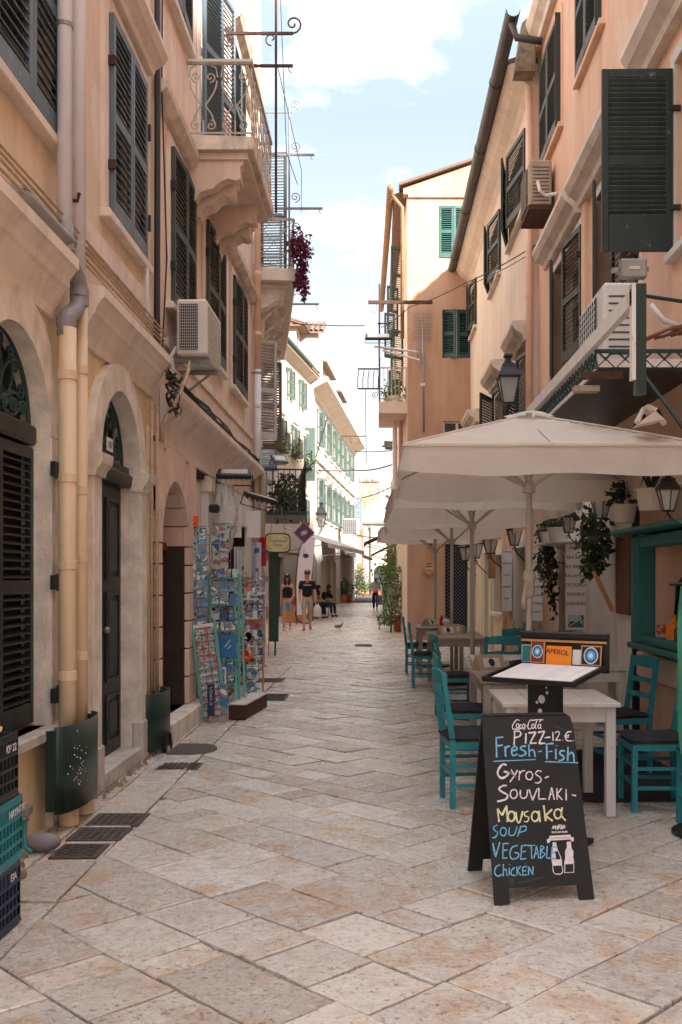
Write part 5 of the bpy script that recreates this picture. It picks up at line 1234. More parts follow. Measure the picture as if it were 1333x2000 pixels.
B(-19.6, -18.3, .1, .12, .9, 2.0).build('shop_pane', M('glass_dark'), r2)
for s in (-24.9, -22.6, -21.9, -20.1, -18.0, -17.2, -15.1): B(s, s+.22, -.08, 0, 0, 2.6).build('pilaster', M('plaster_pale_yellow') if s < -18.5 else M('plaster_salmon'), r2)
B(-18.0, -14.99, -.012, -.0, 0, 2.6).build('salmon_panel', M('plaster_salmon'), r2) if False else None
pipe('rusty_drainpipe', 'rust-stained salmon drainpipe between salmon and cream house', [(2.25, 14.9, 8.9), (2.25, 14.9, 3.2)], .05, M('pipe_salmon'), seams=(7.6, 5.8), brackets=())
tall_lantern('large old grey street lantern on a scrolled arm above the umbrella', PX(993, 790, 11.5), 1.0, 0, (.12, .9), grp='terrace lanterns', m='iron_black')

# ---------------------------------------------------------------- third right house: faces us, salmon, balcony
r3 = thing('salmon_gable_house', 'salmon house facing down the street with stained gable, antenna and teal shutters', 'house', (.72, 25.0, 0), 0)
O = [op(.80, 1.5, 9.6, 10.9), op(.88, 1.6, 7.08, 8.3), op(.9, 1.6, 5.0, 5.5), op(.95, 1.8, 0, 2.45)]
facade(r3, 'front_wall', 0, 1.9, -.05, 11.1, O, M('wash_salmon'), d=.15)
for k, (a, b, z0, z1) in enumerate(((.80, 1.5, 9.6, 10.9), (.88, 1.6, 7.08, 8.3))):
    window(r3, a, b, z0, z1, y=.12, bars=1); m = M('shutter_teal') if k == 0 else M('shutter_dark')
    shutter(r3, a, -.0 if k == 0 else .1, z0, .36, z1-z0, 3 if k == 0 else 25, M('shutter_teal'), 1, True, pitch=.05, tilt=38); shutter(r3, b, 0 if k == 0 else .1, z0, .34, z1-z0, 4, M('shutter_teal'), -1, True, pitch=.05, tilt=38)
window(r3, .9, 1.6, 5.0, 5.5, y=.1, bars=0)
B(.02, 1.9, -.06, 0, 11.1, 11.2).build('ledge', M('wash_salmon'), r3)
MB().ext([(-.1, 11.2), (1.9, 11.2), (3.6, 12.7), (2.6, 12.45), (1.9, 12.05), (-.1, 11.35)], 'y', .0, .25).build('gable_top', M('wash_salmon'), r3)
MB().beam((-.2, .1, 11.4), (2.0, .1, 12.15), .5, .06).beam((2.0, .1, 12.15), (4.0, .1, 12.95), .5, .06).build('verge_tiles', M('tile_far'), r3)
MB().ext([(-.35, 11.3), (4, 13), (4, 12.8), (-.3, 11.15)], 'y', .3, 11).build('roof', M('tile_far'), r3)
# street side of the third house
s3 = Vector((.72, 25, 0)); 
SM3 = MB(); SM3.add([(0, 0, -.05), (0, 0, 11.2), (-.22, 11, 11.2), (-.22, 11, -.05), (5, 0, 11.2), (5, 11, 11.2), (5, 11, 0), (5, 0, 0)], [(0, 3, 2, 1), (1, 2, 5, 4), (3, 6, 5, 2)]); SM3.build('side_wall', M('plaster_cream'), r3)
for i, (y, z) in enumerate(((1.0, 8.7), (1.2, 6.6), (4.5, 8.7), (3.0, 5.9), (7.5, 8.7))):
    for kk, (yy, an) in enumerate(((y, 100), (y+.9, 80))):
        if kk == 0: shutter(r3, -.05-.02*yy, yy, z, .42, 1.45, 0, M('shutter_far'), -1, False).rotation_euler = (0, 0, math.radians(38))
MB().tube([(-.42, -.3, 11.25), (-.62, 11, 11.25)], .09, 8).build('gutter', M('gutter_ochre'), r3, smooth=True)
MB().tube([(-.38, .1, 11.2), (-.12, .1, 10.9), (-.12, .1, 7.6)], .05, 8).build('drainpipe', M('gutter_ochre'), r3, smooth=True)
for x, y, z0, z1, mm in ((-.3, 1.4, 3.5, 7.6, 'pipe_grey'), (-.15, .6, 3.3, 5.6, 'pipe_rust'), (-.28, 1.8, 3.0, 5.6, 'pipe_rust')): MB().tube([(x, y, z0), (x, y, z1)], .055, 8).build('wall_pipe', M(mm), r3)
# balcony at its corner
MB().box(-.72, 0, .15, 2.6, 5.72, 6.02).build('balcony_slab', M('plaster_pink'), r3)
mb = MB()
for zz in (6.08, 6.86): mb.box(-.7, 0, .17, .2, zz, zz+.03).box(-.72, -.69, .17, 2.6, zz, zz+.03)
mb.build('balcony_rail', M('iron_white'), r3)
for k in range(8): x = -.69+k*.095; B(x, x+.018, .175, .195, 6.02, 6.86).build('baluster', M('iron_white'), r3)
for k in range(18): B(-.715, -.697, .3+k*.13, .318+k*.13, 6.02, 6.86).build('baluster', M('iron_white'), r3)
t = thing('balcony_plants', 'dark potted plants crowded behind the white balcony rail', 'plants', (.4, 25.8, 6.02))
mb = MB(); leaves(mb, (0, 0, .4), (.25, .4, .35), 350, .1, 0, 51); mb.build('foliage', M('leaf_mid'), t); MB().lathe([(.12, 0), (.16, .25)], n=10).build('pot', M('ceramic'), t)
line_iron('tall clothes-line iron rising above the right-hand balcony', .02, 25.2, 6.0, 9.0, [(8.0, -.05, .3, 0), (6.35, -.55, .0, 0), (6.85, -.55, 0, 0)], [(6.2, -1), (6.2, 1)], 'iron_rust', .025)
mb = MB()
for k in range(5): mb.tube([(-.53+k*.13, 25.2, 6.37), (-.53+k*.13, 25.2, 6.6), (-.5+k*.13, 25.2, 6.82)], .01, 4)
o = mb.build('hanging_line_rack', M('iron_black'), None, kind='thing'); tag(o, 'small black rack with hooks jutting left of the right-hand balcony', 'rack')
t = thing('rusty_beam', 'rusty horizontal iron beam with hook jutting from the salmon house', 'iron bracket', (0, 24.6, 8.37))
B(-.26, 1.33, -.03, .03, -.04, .04).build('beam_bar', M('iron_rust'), t); MB().tube([(-.05, 0, 0), (-.05, 0, -.2), (-.1, 0, -.27), (-.18, 0, -.2)], .01, 5).build('hook', M('iron_grey'), t)
f = flood('dark-framed floodlight hanging on a pale bracket beside the salmon house', (-.01, 24.2, 7.42), (math.radians(-62), 0, 0), .62, .42)
MB().box(.0, .04, .1, .5, .0, .3).tube([(-.1, .3, .25), (1.0, .5, .45)], .03, 6).tube([(.1, .3, -.1), (1.0, .5, -.25)], .025, 6).build('pale_bracket', M('wood_white'), f)
flood('small grey floodlight on the pipes below the right-hand balcony', (.33, 27, 5.15), (math.radians(-20), 0, .4), .36, .24, 'iron_grey')
# antenna on the salmon wall
t = thing('tv_antenna', 'tall grey television antenna with comb grid fixed on the salmon wall', 'antenna', (1.08, 24.85, 0))
MB().tube([(.05, 0, 5.2), (.02, 0, 7.9)], .025, 8).build('mast', M('metal_grey'), t, smooth=True); B(-.04, .08, -.04, .04, 6.35, 6.42).build('clamp', M('ac_white'), t)
for k in range(9): MB().tube([(-.22, 0, 7.5+k*.08), (.24, 0, 7.5+k*.08)], .005, 4).build('grid_bar', M('iron_grey'), t)
for k in range(8): MB().tube([(-.2+k*.06, .01, 7.45), (-.2+k*.06, .01, 8.2)], .004, 4).build('grid_bar', M('iron_grey'), t)
for k in range(6): MB().tube([(-.12+k*.045, 0, 6.9+(k % 2)*.1-.05*k), (-.14+k*.045, -.1, 7.4-.05*k)], .008, 4).build('antenna_element', M('metal_grey'), t)
# lattice door
ld = thing('lattice_gate', 'black diamond lattice gate over dark shop door with teal bottom rail', 'gate', (1.67, 24.98, 0))
B(0, .85, .12, .13, 0, 2.45).build('dark_door', M('dark_inside'), ld)
B(.0, .85, -.0, .03, .0, .35).build('bottom_rail', M('teal_wood'), ld); 
for x in (0, .83): B(x, x+.025, -.02, .03, 0, 2.45).build('gate_stile', M('iron_black'), ld)
n = 9; st = .85/n; nz = 22; mb = MB(); zst = 2.0/nz
for k in range(n):
    for j in range(nz):
        a = (k*st, 0, .36+j*zst); b = ((k+1)*st, 0, .36+(j+1)*zst); c = ((k+1)*st, 0, a[2]); d = (k*st, 0, b[2])
        mb.tube([a, ((a[0]+b[0])/2, 0, (a[2]+b[2])/2), c], .006, 4, caps=False).tube([d, ((a[0]+b[0])/2, 0, (a[2]+b[2])/2), b], .006, 4, caps=False)
mb.build('lattice_bars', M('iron_grey'), ld, kind='stuff')
t = thing('wooden_wall_plaque', 'carved light wood plaque shaped like a pointed bottle on the salmon wall', 'plaque', (1.27, 24.93, 0))
MB().ext([(-.03, 2.25), (.03, 2.25), (.05, 2.05), (.19, 1.75), (.0, 1.62), (-.19, 1.75), (-.05, 2.05)], 'y', -.03, 0).build('plaque_board', M('wood_board'), t)
B(-.12, .12, -.045, -.031, 1.76, 1.96).build('label_panel', M('paper_kraft'), t)
for k, z in enumerate((1.9, 1.83)): B(-.08, .05+.02*k, -.048, -.046, z, z+.03).build('carved_mark', M('wood_brown'), t)
MB().tube([(-.05, -.01, 2.38), (.05, -.01, 2.28)], .012, 5).tube([(.05, -.01, 2.38), (-.05, -.01, 2.28)], .012, 5).build('cross_ornament', M('wood_brown'), t)
MB().box(.03, .12, -.06, 0, 2.4, 2.52).build('lamp_bracket', M('guard_green'), r3, loc=(.5, 0, 0))
# fourth right building beyond
r4 = thing('far_right_shops', 'row of low brown-awninged shops in shade beyond the salmon house', 'shops', (.55, 36.2, 0), -along((0, 0), (-.5, 10))-0)
r4.rotation_euler = (0, 0, -PI/2)
facade(r4, 'front_wall', -34, 0, -.05, 5.6, [op(-30+6*k, -26.5+6*k, 0, 2.4) for k in range(5)], M('plaster_ochre')); shell(r4, -34, 0, 6, 5.6, M('plaster_ochre'))
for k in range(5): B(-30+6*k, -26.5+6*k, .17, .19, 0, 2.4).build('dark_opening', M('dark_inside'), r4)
awning('brown sloping awning on the right, near one with torn hanging edge', (.55, 44, 3.5), -PI/2, 3.6, 1.15, .5, 'canvas_brown')
awning('brown sloping awning on the right, farther one', (.55, 50, 3.1), -PI/2, 3.6, .9, .45, 'canvas_brown')
# ---------------------------------------------------------------- umbrellas
def umbrella(label, x, y, hw, hd, zv, zp, seed, rz=0):
    t = thing('market_umbrella', label, 'umbrella', (x, y, 0), rz, group='square cream market umbrellas over the terrace')
    ze = zv+.2; n = 24; rr = random.Random(seed); mb = MB(); G = []
    def top(u, v):
        m = max(abs(u), abs(v)); rib = min(abs(abs(u)-abs(v)), .5)
        return zp-(zp-ze)*m**1.05-.035*math.sin(PI*m)*min(1, rib*2)
    for s in (0, -.006):
        o = len(mb.V)
        for i in range(n+1):
            for j in range(n+1):
                u, v = -1+2*i/n, -1+2*j/n; mb.V.append((u*hw, v*hd, top(u, v)+s))
        for i in range(n):
            for j in range(n):
                q = (o+i*(n+1)+j, o+(i+1)*(n+1)+j, o+(i+1)*(n+1)+j+1, o+i*(n+1)+j+1); mb.F.append(q if s == 0 else q[::-1])
    mb.build('canopy', M('canvas'), t, smooth=True)
    mb = MB(); ring = []
    for i in range(16): ring.append((-1+2*i/16, -1))
    for i in range(16): ring.append((1, -1+2*i/16))
    for i in range(16): ring.append((1-2*i/16, 1))
    for i in range(16): ring.append((-1, 1-2*i/16))
    k = len(ring); ph = rr.uniform(0, 6)
    for lvl in range(4):
        f = lvl/3
        for i, (u, v) in enumerate(ring):
            w = .012*f*math.sin(i*1.1+ph)+.008*f*math.sin(i*2.7+ph*2); fl = .02*f+w; c = 1 if abs(u) == 1 and abs(v) == 1 else 0
            mb.V.append((u*(hw+fl*abs(u)), v*(hd+fl*abs(v)), ze-.2*f+(.012*math.sin(i*.8+ph)*f)+c*.02*f))
    for l in range(3):
        for i in range(k): mb.F.append((l*k+i, l*k+(i+1) % k, (l+1)*k+(i+1) % k, (l+1)*k+i))
    mb.build('valance', M('canvas'), t, smooth=True)
    for a in range(8):
        u, v = [(1, 0), (1, 1), (0, 1), (-1, 1), (-1, 0), (-1, -1), (0, -1), (1, -1)][a]
        MB().beam((u*.04, v*.04, zp-.05), (u*hw*.98, v*hd*.98, ze-.005), .018, .022).build('rib', M('pole_white'), t)
        MB().beam((u*.03, v*.03, zp-.55), (u*hw*.5, v*hd*.5, (zp+ze)/2-.05), .014, .018).build('strut', M('pole_white'), t)
    MB().tube([(0, 0, .05), (0, 0, zp+.02)], .024, 14).build('pole', M('pole_white'), t, smooth=True)
    MB().lathe([(.05, -.04), (.05, .03), (.03, .05)], (0, 0, zp-.56), 12).build('hub', M('pole_white'), t)
    MB().lathe([(.27, 0), (.26, .03), (.05, .06), (.03, .16)], n=20).build('base', M('iron_black'), t)
    mb = MB(); kk = 16
    for r, z in ((.02, .05), (.1, .045), (.2, .025)):
        for j in range(kk): a = 2*PI*j/kk; mb.V.append((r*math.cos(a), r*math.sin(a), z+(.012*math.sin(3*a) if r > .15 else 0)))
    for l in range(2):
        for j in range(kk): mb.F.append((l*kk+j, (l+1)*kk+j, (l+1)*kk+(j+1) % kk, l*kk+(j+1) % kk))
    mb.F.append(tuple(range(kk))); mb.build('vent_flap', M('canvas'), t, smooth=True, loc=(0, 0, zp-.03))
    for a in range(4):
        u, v = [(1, 1), (-1, 1), (-1, -1), (1, -1)][a]; P = []
        for i in range(9): q = .04+.96*i/8; P.append((u*hw*q, v*hd*q, top(u*q, v*q)+.004))
        MB().tube(P, .008, 4).build('seam', M('canvas'), t)
    MB().box(-hw-.01, hw+.01, -hd-.012, -hd+.002, ze-.012, ze+.006).box(-hw-.012, -hw+.002, -hd+.002, hd, ze-.012, ze+.006).build('hem', M('canvas'), t); return t
u1 = umbrella('nearest and largest cream square umbrella with a scarf tied round its pole', 1.17, 7.75, 1.0, 1.17, 2.25, 2.83, 1)
mb = MB(); mb.lathe([(.03, -.14), (.05, -.1), (.042, -.02), (.055, .03), (.03, .09)], n=9); mb.tube([(-.02, -.03, -.02), (-.05, -.04, -.16), (-.04, -.04, -.22)], .02, 6)
o = mb.build('tied_cloth', M('canvas'), None, smooth=True, loc=(1.17, 7.75, 1.55)); tag(o, 'pale bunched cloth knotted round the nearest umbrella pole', 'cloth')
umbrella('second cream square umbrella, right behind the nearest one', 1.05, 11.2, .93, 1.4, 2.24, 2.72, 2, .02)
umbrella('third cream square umbrella, half hidden behind the second', 1.08, 14.7, .96, 1.1, 2.24, 2.66, 3, -.01)
umbrella('farthest cream umbrella with its corner lifted, behind the third', 1.0, 17.6, .98, 1.1, 2.2, 2.6, 4, .03)
mb = MB(); mb.ext([(0, 0), (.12, .1), (.05, .13), (.16, .03)], 'y', -.1, .12); mb.tube([(0, 0, .02), (.06, .05, .12), (.14, 0, .08), (.2, .05, .02)], .02, 6)
o = mb.build('folded_rag', M('canvas'), None, loc=(1.75, 6.75, 2.6)); tag(o, 'crumpled pale rag lying on top of the nearest umbrella', 'rag')

# ---------------------------------------------------------------- tables and chairs
def table(label, x, y, w, l, h=.75, m='wood_white'):
    t = thing('terrace_table', label, 'table', (x, y, 0), group='painted terrace tables'); npl = 4; g = w/npl
    for k in range(npl): B(-w/2+k*g+.002, -w/2+(k+1)*g-.002, -l/2, l/2, h-.028, h, c=.004).build('top_plank', M(m), t)
    mb = MB(); a = w/2-.045; b = l/2-.045; mb.box(-a, a, -b, -b+.02, h-.13, h-.029).box(-a, a, b-.02, b, h-.13, h-.029).box(-a, -a+.02, -b+.02, b-.02, h-.13, h-.029).box(a-.02, a, -b+.02, b-.02, h-.13, h-.029)
    mb.build('apron', M(m), t)
    for i in (-1, 1):
        for j in (-1, 1): B(i*(w/2-.03)-i*.065, i*(w/2-.03), j*(l/2-.03)-j*.065, j*(l/2-.03), 0, h-.03, c=.005).build('leg', M(m), t)
    return t
table('nearest white plank table, behind the chalkboard', 1.195, 6.9, .78, .82)
table('whitewashed table right behind the nearest white one, holding a kraft menu', 1.2, 8.6, .78, 1.3, .75, 'wood_grey')
table('small pale table in the middle of the terrace, third from the front', 1.3, 10.3, .72, .62, .75, 'wood_white')
table('long greyish table with two menu holders, fourth from the front', 1.1, 14.4, .78, 1.6, .75, 'wood_grey')
table('farthest greyish table by the salmon wall with a ketchup bottle', 1.0, 16.5, .78, 1.2, .77, 'wood_grey')
def chair():
    t = thing('teal_chair', 'x', 'chair', (0, 0, 0), group='teal rush-seated chairs'); m = M('chair_teal'); s = .19
    for j in (-1, 1):
        MB().beam((s, j*s, 0), (s*.98, j*s*.98, .45), .036, .036).build('leg', m, t)
        MB().ext([(-.20, 0), (-.165, 0), (-.165, .46), (-.235, .93), (-.262, .92), (-.2, .45)], 'y', j*s-.018, j*s+.018).build('back_leg', m, t)
        for z in (.16, .29): MB().beam((-s, j*s, z), (s, j*s, z), .022, .022).build('stretcher', m, t)
    for z in (.18, .31): MB().beam((s, -s, z), (s, s, z), .022, .022).build('stretcher', m, t)
    MB().beam((-s, -s, .24), (-s, s, .24), .022).build('stretcher', m, t)
    for z, hh, dx in ((.88, .075, -.24), (.74, .04, -.218), (.62, .04, -.2)):
        mb = MB(); k = 6
        for i in range(k):
            a, b = -s+2*s*i/k, -s+2*s*(i+1)/k; f = lambda v: dx-.025*(1-(v/s)**2); up = lambda v: z+hh/2+(.02*(1-(v/s)**2) if hh > .05 else 0)
            mb.add([(f(a), a, z-hh/2), (f(b), b, z-hh/2), (f(b), b, up(b)), (f(a), a, up(a)), (f(a)+.02, a, z-hh/2), (f(b)+.02, b, z-hh/2), (f(b)+.02, b, up(b)), (f(a)+.02, a, up(a))], [(0, 3, 2, 1), (4, 5, 6, 7), (3, 7, 6, 2), (0, 1, 5, 4), (0, 4, 7, 3), (1, 2, 6, 5)])
        mb.build('back_rail', m, t)
    MB().box(-s, s, -s-.01, -s+.015, .41, .455).box(-s, s, s-.015, s+.01, .41, .455).box(s-.01, s+.02, -s+.015, s-.015, .41, .455).box(-s-.01, -s+.015, -s+.015, s-.015, .41, .455).build('seat_frame', m, t)
    B(-s+.0, s-.005, -s+.015, s-.015, .425, .47, c=.012).build('rush_seat', M('rush'), t)
    mb = MB(); n = 8
    for i in range(n+1):
        for j in range(n+1):
            u, v = -1+2*i/n, -1+2*j/n; e = max(abs(u), abs(v)); mb.V.append((u*.215, v*.215, .505-.03*e**6+.006*math.sin(3*u+2*v)))
    for i in range(n):
        for j in range(n): mb.F.append((i*(n+1)+j, (i+1)*(n+1)+j, (i+1)*(n+1)+j+1, i*(n+1)+j+1))
    o = len(mb.V); mb.V += [(-.21, -.21, .472), (.21, -.21, .472), (.21, .21, .472), (-.21, .21, .472)]; mb.F.append((o+3, o+2, o+1, o))
    for i in range(n):
        mb.F += []
    mb.lathe([(.285, .472), (.3, .478)], n=4, sq=1)
    mb.build('cushion', M('cushion'), t, smooth=True); return t
c0 = chair(); c0.location = (1.9, 6.85, 0); c0.rotation_euler = (0, 0, PI); c0['label'] = 'teal chair at far right foreground facing left to the nearest white table, seat cushion in full view'
c0['label'] = 'teal chair with dark cushion at right foreground, facing the nearest white table'
for x, y, rz, lb in ((1.93, 8.05, PI+.25, 'teal chair against the salmon wall, between nearest table and teal window'),
                     (.66, 6.95, .12, 'light teal chair whose back shows left of the nearest table'),
                     (.72, 8.35, -.05, 'teal chair standing farthest left in the foreground, facing the second table'),
                     (.86, 11.2, .1, 'darker teal chair seen edge-on in mid terrace beside the small pale table'),
                     (.68, 14.35, .0, 'teal chair on the street side of the fourth table, nearer one of the pair'),
                     (.64, 16.3, .0, 'teal chair on the street side of the farthest table'),
                     (1.35, 11.1, PI/2+.05, 'teal chair with broad top rail turned towards the small pale table'),
                     (1.85, 14.3, PI-.1, 'dark teal chair with tilted back on wall side of the fourth table'),
                     (1.95, 11.9, PI, 'teal chair deep under the umbrellas by the wall plants'),
                     (1.75, 12.7, PI/2, 'teal chair standing behind the other dark chairs in mid terrace'),
                     (2.12, 6.2, PI, 'teal chair cut by the right picture edge beside the green cloth')):
    dup(c0, (x, y, 0), rz, lb)
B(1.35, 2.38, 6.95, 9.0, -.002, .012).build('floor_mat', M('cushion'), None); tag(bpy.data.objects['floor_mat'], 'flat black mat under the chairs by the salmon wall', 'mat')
o = MB().lathe([(.2, 0), (.2, .02), (.17, .035)], n=24).build('umbrella_base', M('iron_black'), None, loc=(2.0, 6.1, 0)); tag(o, 'round black umbrella base plate on the pavement at the right edge', 'umbrella base')
# green patterned cloth at the right edge
mb = MB(); n, k = 14, 10
for j in range(n+1):
    for i in range(k+1):
        f = j/n; z = 1.52-1.02*f; u = i/k
        mb.V.append((1.80+.02*f+u*.3-.03*math.sin(f*3)+.012*math.sin(u*22+f*4), 6.0+.05*math.sin(u*18+f*3)+.02*math.sin(f*9), z))
for j in range(n):
    for i in range(k): a = j*(k+1)+i; mb.F.append((a, a+1, a+k+2, a+k+1))
o = mb.build('green_patterned_cloth', M('green_cloth'), None, smooth=True); tag(o, 'green and black patterned cloth hanging at the right picture edge', 'cloth')
o.location = (.02, 0, 0)
o = MB().tube([(0, 0, 0), (0, 0, 1.56)], .014, 8).tube([(-.2, 0, 1.53), (.2, 0, 1.53)], .012, 6).lathe([(.14, 0), (.14, .015), (.03, .03)], n=16).build('cloth_stand', M('iron_black'), None, loc=(1.97, 6.06, 0)); tag(o, 'thin black stand carrying the green patterned cloth at the right edge', 'stand')
gc = MATS['green_cloth']; nn = gc.node_tree.nodes
# ---------------------------------------------------------------- things on the tables
def tent(label, x, y, rz, z=.75, m='paper_kraft'):
    t = thing('menu_holder', label, 'menu holder', (x, y, z), rz, group='folded menu cards on the tables')
    MB().ext([(-.09, 0), (.09, 0), (.012, .13), (-.012, .13)], 'x', -.13, .13).build('card_stand', M(m), t)
    o = MB().add([(-.08, 0, .0), (.08, 0, .0), (.08, 0, .09), (-.08, 0, .09)], [(0, 1, 2, 3)]).build('printed_label', M('paper'), t, loc=(0, -.078, .03), rot=(-math.radians(31), 0, 0))
    mb = MB(); mb.lathe([(.001, 0), (.03, 0)], n=16, caps=False); mb.V = [(v[0], -.003, v[1]*1.3+.045) for v in mb.V]; mb.build('oval_emblem', M('denim_dark'), o)
    return t
tent('kraft menu card with blue oval on the second table', .98, 8.85, .35)
tent('kraft menu card lying forward on the fourth table, nearer one', .98, 14.3, .3); tent('kraft menu card on the fourth table beside the grey pole', 1.12, 14.5, -.5)
tent('upright framed menu card on the farthest table', .84, 16.4, .9, .77)
def bottle(label, x, y, z, h, r, m, cap='paper', nm='bottle'):
    t = thing(nm, label, 'bottle', (x, y, z)); MB().lathe([(r*.9, 0), (r, .01), (r, h*.6), (r*.4, h*.8), (r*.38, h*.92)], n=12).build('bottle_body', M(m), t, smooth=True); MB().lathe([(r*.42, h*.9), (r*.42, h)], n=10).build('bottle_cap', M(cap), t)
bottle('red ketchup bottle on the farthest terrace table', 1.03, 16.3, .77, .2, .035, 'red_cloth', 'shirt_white', 'ketchup_bottle')
bottle('clear water bottle standing behind the second umbrella pole', 1.7, 12.6, .75, .27, .036, 'glass_clear', 'shirt_white', 'water_bottle')
MB().lathe([(.05, 0), (.05, .03), (.04, .032)], n=16).build('ashtray', M('metal_grey'), None, loc=(1.15, 7.05, .752)); tag(bpy.data.objects['ashtray'], 'small round metal ashtray on the nearest white table', 'ashtray')
mb = MB(); mb.ball((0, 0, .05), .07, 10, 6, (1, 1, .8)); mb.build('paper_napkins', M('paper'), None, loc=(1.1, 16.2, .8)); tag(bpy.data.objects['paper_napkins'], 'crumpled white napkins on the farthest terrace table', 'napkins')
o = MB().lathe([(.13, 0), (.15, .02), (.15, .16), (.13, .18)], n=20).build('white_stool_seat', M('ceramic'), None, loc=(1.86, 8.9, .8)); tag(o, 'rounded white chair back showing behind the menu stand', 'chair')
o.name = 'white_plastic_chair'
table('plain pale table by the wall behind the menu stand', 1.9, 8.95, .6, .5, .78, 'wood_white')

# ---------------------------------------------------------------- menu stand
ms = thing('menu_stand', 'black wooden menu stand with slanted tray holding open menu and printed cards', 'menu stand', (.98, 5.85, 0), -math.radians(35))
BF = M('board_frame')
MB().box(-.09, .09, -.05, .05, .03, .96).build('post', BF, ms); B(-.22, .22, -.2, .2, 0, .03, c=.005).build('foot', BF, ms)
TR = Matrix.Translation((0, 0, 1.01)) @ Matrix.Rotation(math.radians(7.4), 4, 'X')
MB().box(-.29, .29, -.25, .25, -.016, .0, c=.004, M=TR).build('tray', BF, ms)
mb = MB()
for q in ((-.29, .29, -.25, -.232, 0, .014), (-.29, -.272, -.232, .25, 0, .014), (.272, .29, -.232, .25, 0, .014)): mb.box(*q, M=TR)
mb.build('tray_rim', BF, ms)
pm = MB().box(-.25, .25, -.215, .2, .001, .006, M=TR).build('open_menu', M('paper'), ms)
mb = MB(); rr = random.Random(9)
for cx_ in (-.125, .125):
    for k in range(20): w = rr.uniform(.05, .13); mb.box(cx_-.1, cx_-.1+w*.8, .18-.019*k-.004, .18-.019*k, .0062, .007, M=TR).box(cx_+.06, cx_+.08, .18-.019*k-.004, .18-.019*k, .0062, .007, M=TR)
mb.build('menu_lines', M('pipe_grey'), pm, kind='stuff')
B(-.29, .29, .25, .27, 1.0, 1.235, c=.006).build('back_panel', BF, ms); B(-.28, .28, .236, .249, 1.175, 1.19, c=.002).build('pale_strip', M('wood_board'), ms)
B(-.285, .295, .225, .249, 1.2, 1.24, c=.008).build('top_rail', BF, ms); B(-.29, -.275, .1, .249, 1.02, 1.06).build('side_cheek', BF, ms)
mb = MB()
for x, z, r in ((.0, .86, .022), (-.03, .84, .008), (.035, .9, .009), (-.01, .79, .014), (.03, .93, .006)): mb.V and None; k0 = len(mb.V); mb.lathe([(.0005, 0), (r, 0)], n=14, caps=False); mb.V[k0:] = [(v[0]+x, -.0515, v[1]*1.15+z) for v in mb.V[k0:]]
mb.build('white_spots', M('paper'), ms, kind='stuff')
def card(par, x, w, h, m, z=1.045, y=.235, tilt=.12, fr=None, em=None, nm='drink_card'):
    o = MB().box(-w/2, w/2, -.003, .003, 0, h).build(nm, M(m), par, loc=(x, y, z), rot=(-tilt, 0, 0))
    if fr: B(-w/2+.008, w/2-.008, -.005, -.003, .008, h-.008).build('card_print', M(fr), o)
    if em:
        for r, mm, yy in ((min(w, h)*.38, 'paper', -.0056), (min(w, h)*.33, em, -.0064), (min(w, h)*.2, 'chalk_blue', -.0072), (min(w, h)*.1, 'paper', -.008)):
            mb = MB(); mb.lathe([(.0005, 0), (r, 0)], n=20, caps=False); mb.V = [(v[0], yy, v[1]*1.12+h/2) for v in mb.V]; mb.build('round_emblem', M(mm), o)
    return o
card(ms, -.235, .085, .11, 'ceramic_blue', fr='teal_wood', em=None); card(ms, -.16, .095, .14, 'wood_board', fr='door_red', em='blue_print', y=.22)
ap = card(ms, -.015, .165, .12, 'orange_card', z=1.035, y=.21); text(ap, 'APEROL', .042, (-.01, -.005, .07), (PI/2, .08, 0), M('ink'), shear=.1)
card(ms, .1, .07, .09, 'paper'); card(ms, .19, .13, .12, 'wood_board', fr='board_frame', em='blue_print', y=.22)

# ---------------------------------------------------------------- chalkboard
sb = thing('sandwich_board', 'black A-frame chalkboard with handwritten menu standing in the right foreground', 'sandwich board', (.557, 4.77, 0), math.radians(8))
LEN = .925; TIL = math.atan2(.285, .875)
def fp(px, py):      # tracing grid of the board face -> (u, v) metres along width and up the slope
    v = (1922-py)/(1922-167.); l = 175-155*v; r = 1110-225*v
    return (px-l)/(r-l)*(.498-.02*v), v*LEN
fr_ = MB(); OUT = [(0, 0), (.075, 0), (.078, .075), (.42, .075), (.425, 0), (.498, 0), (.482, .84), (.47, .9), (.44, .922), (.02, LEN), (.006, .91)]
face = MB().ext(OUT, 'y', 0, .018).build('front_board', M('chalkboard'), sb, rot=(-TIL, 0, 0))
back = MB().ext(OUT, 'y', -.018, 0).build('back_board', M('board_frame'), sb, loc=(0, .58, 0), rot=(TIL, 0, 0))
MB().tube([(.12, .06, .6), (.12, .52, .6)], .004, 4).build('stay_chain', M('metal_grey'), sb); B(.495, .515, .2, .24, .42, .44).build('catch', BF, sb)
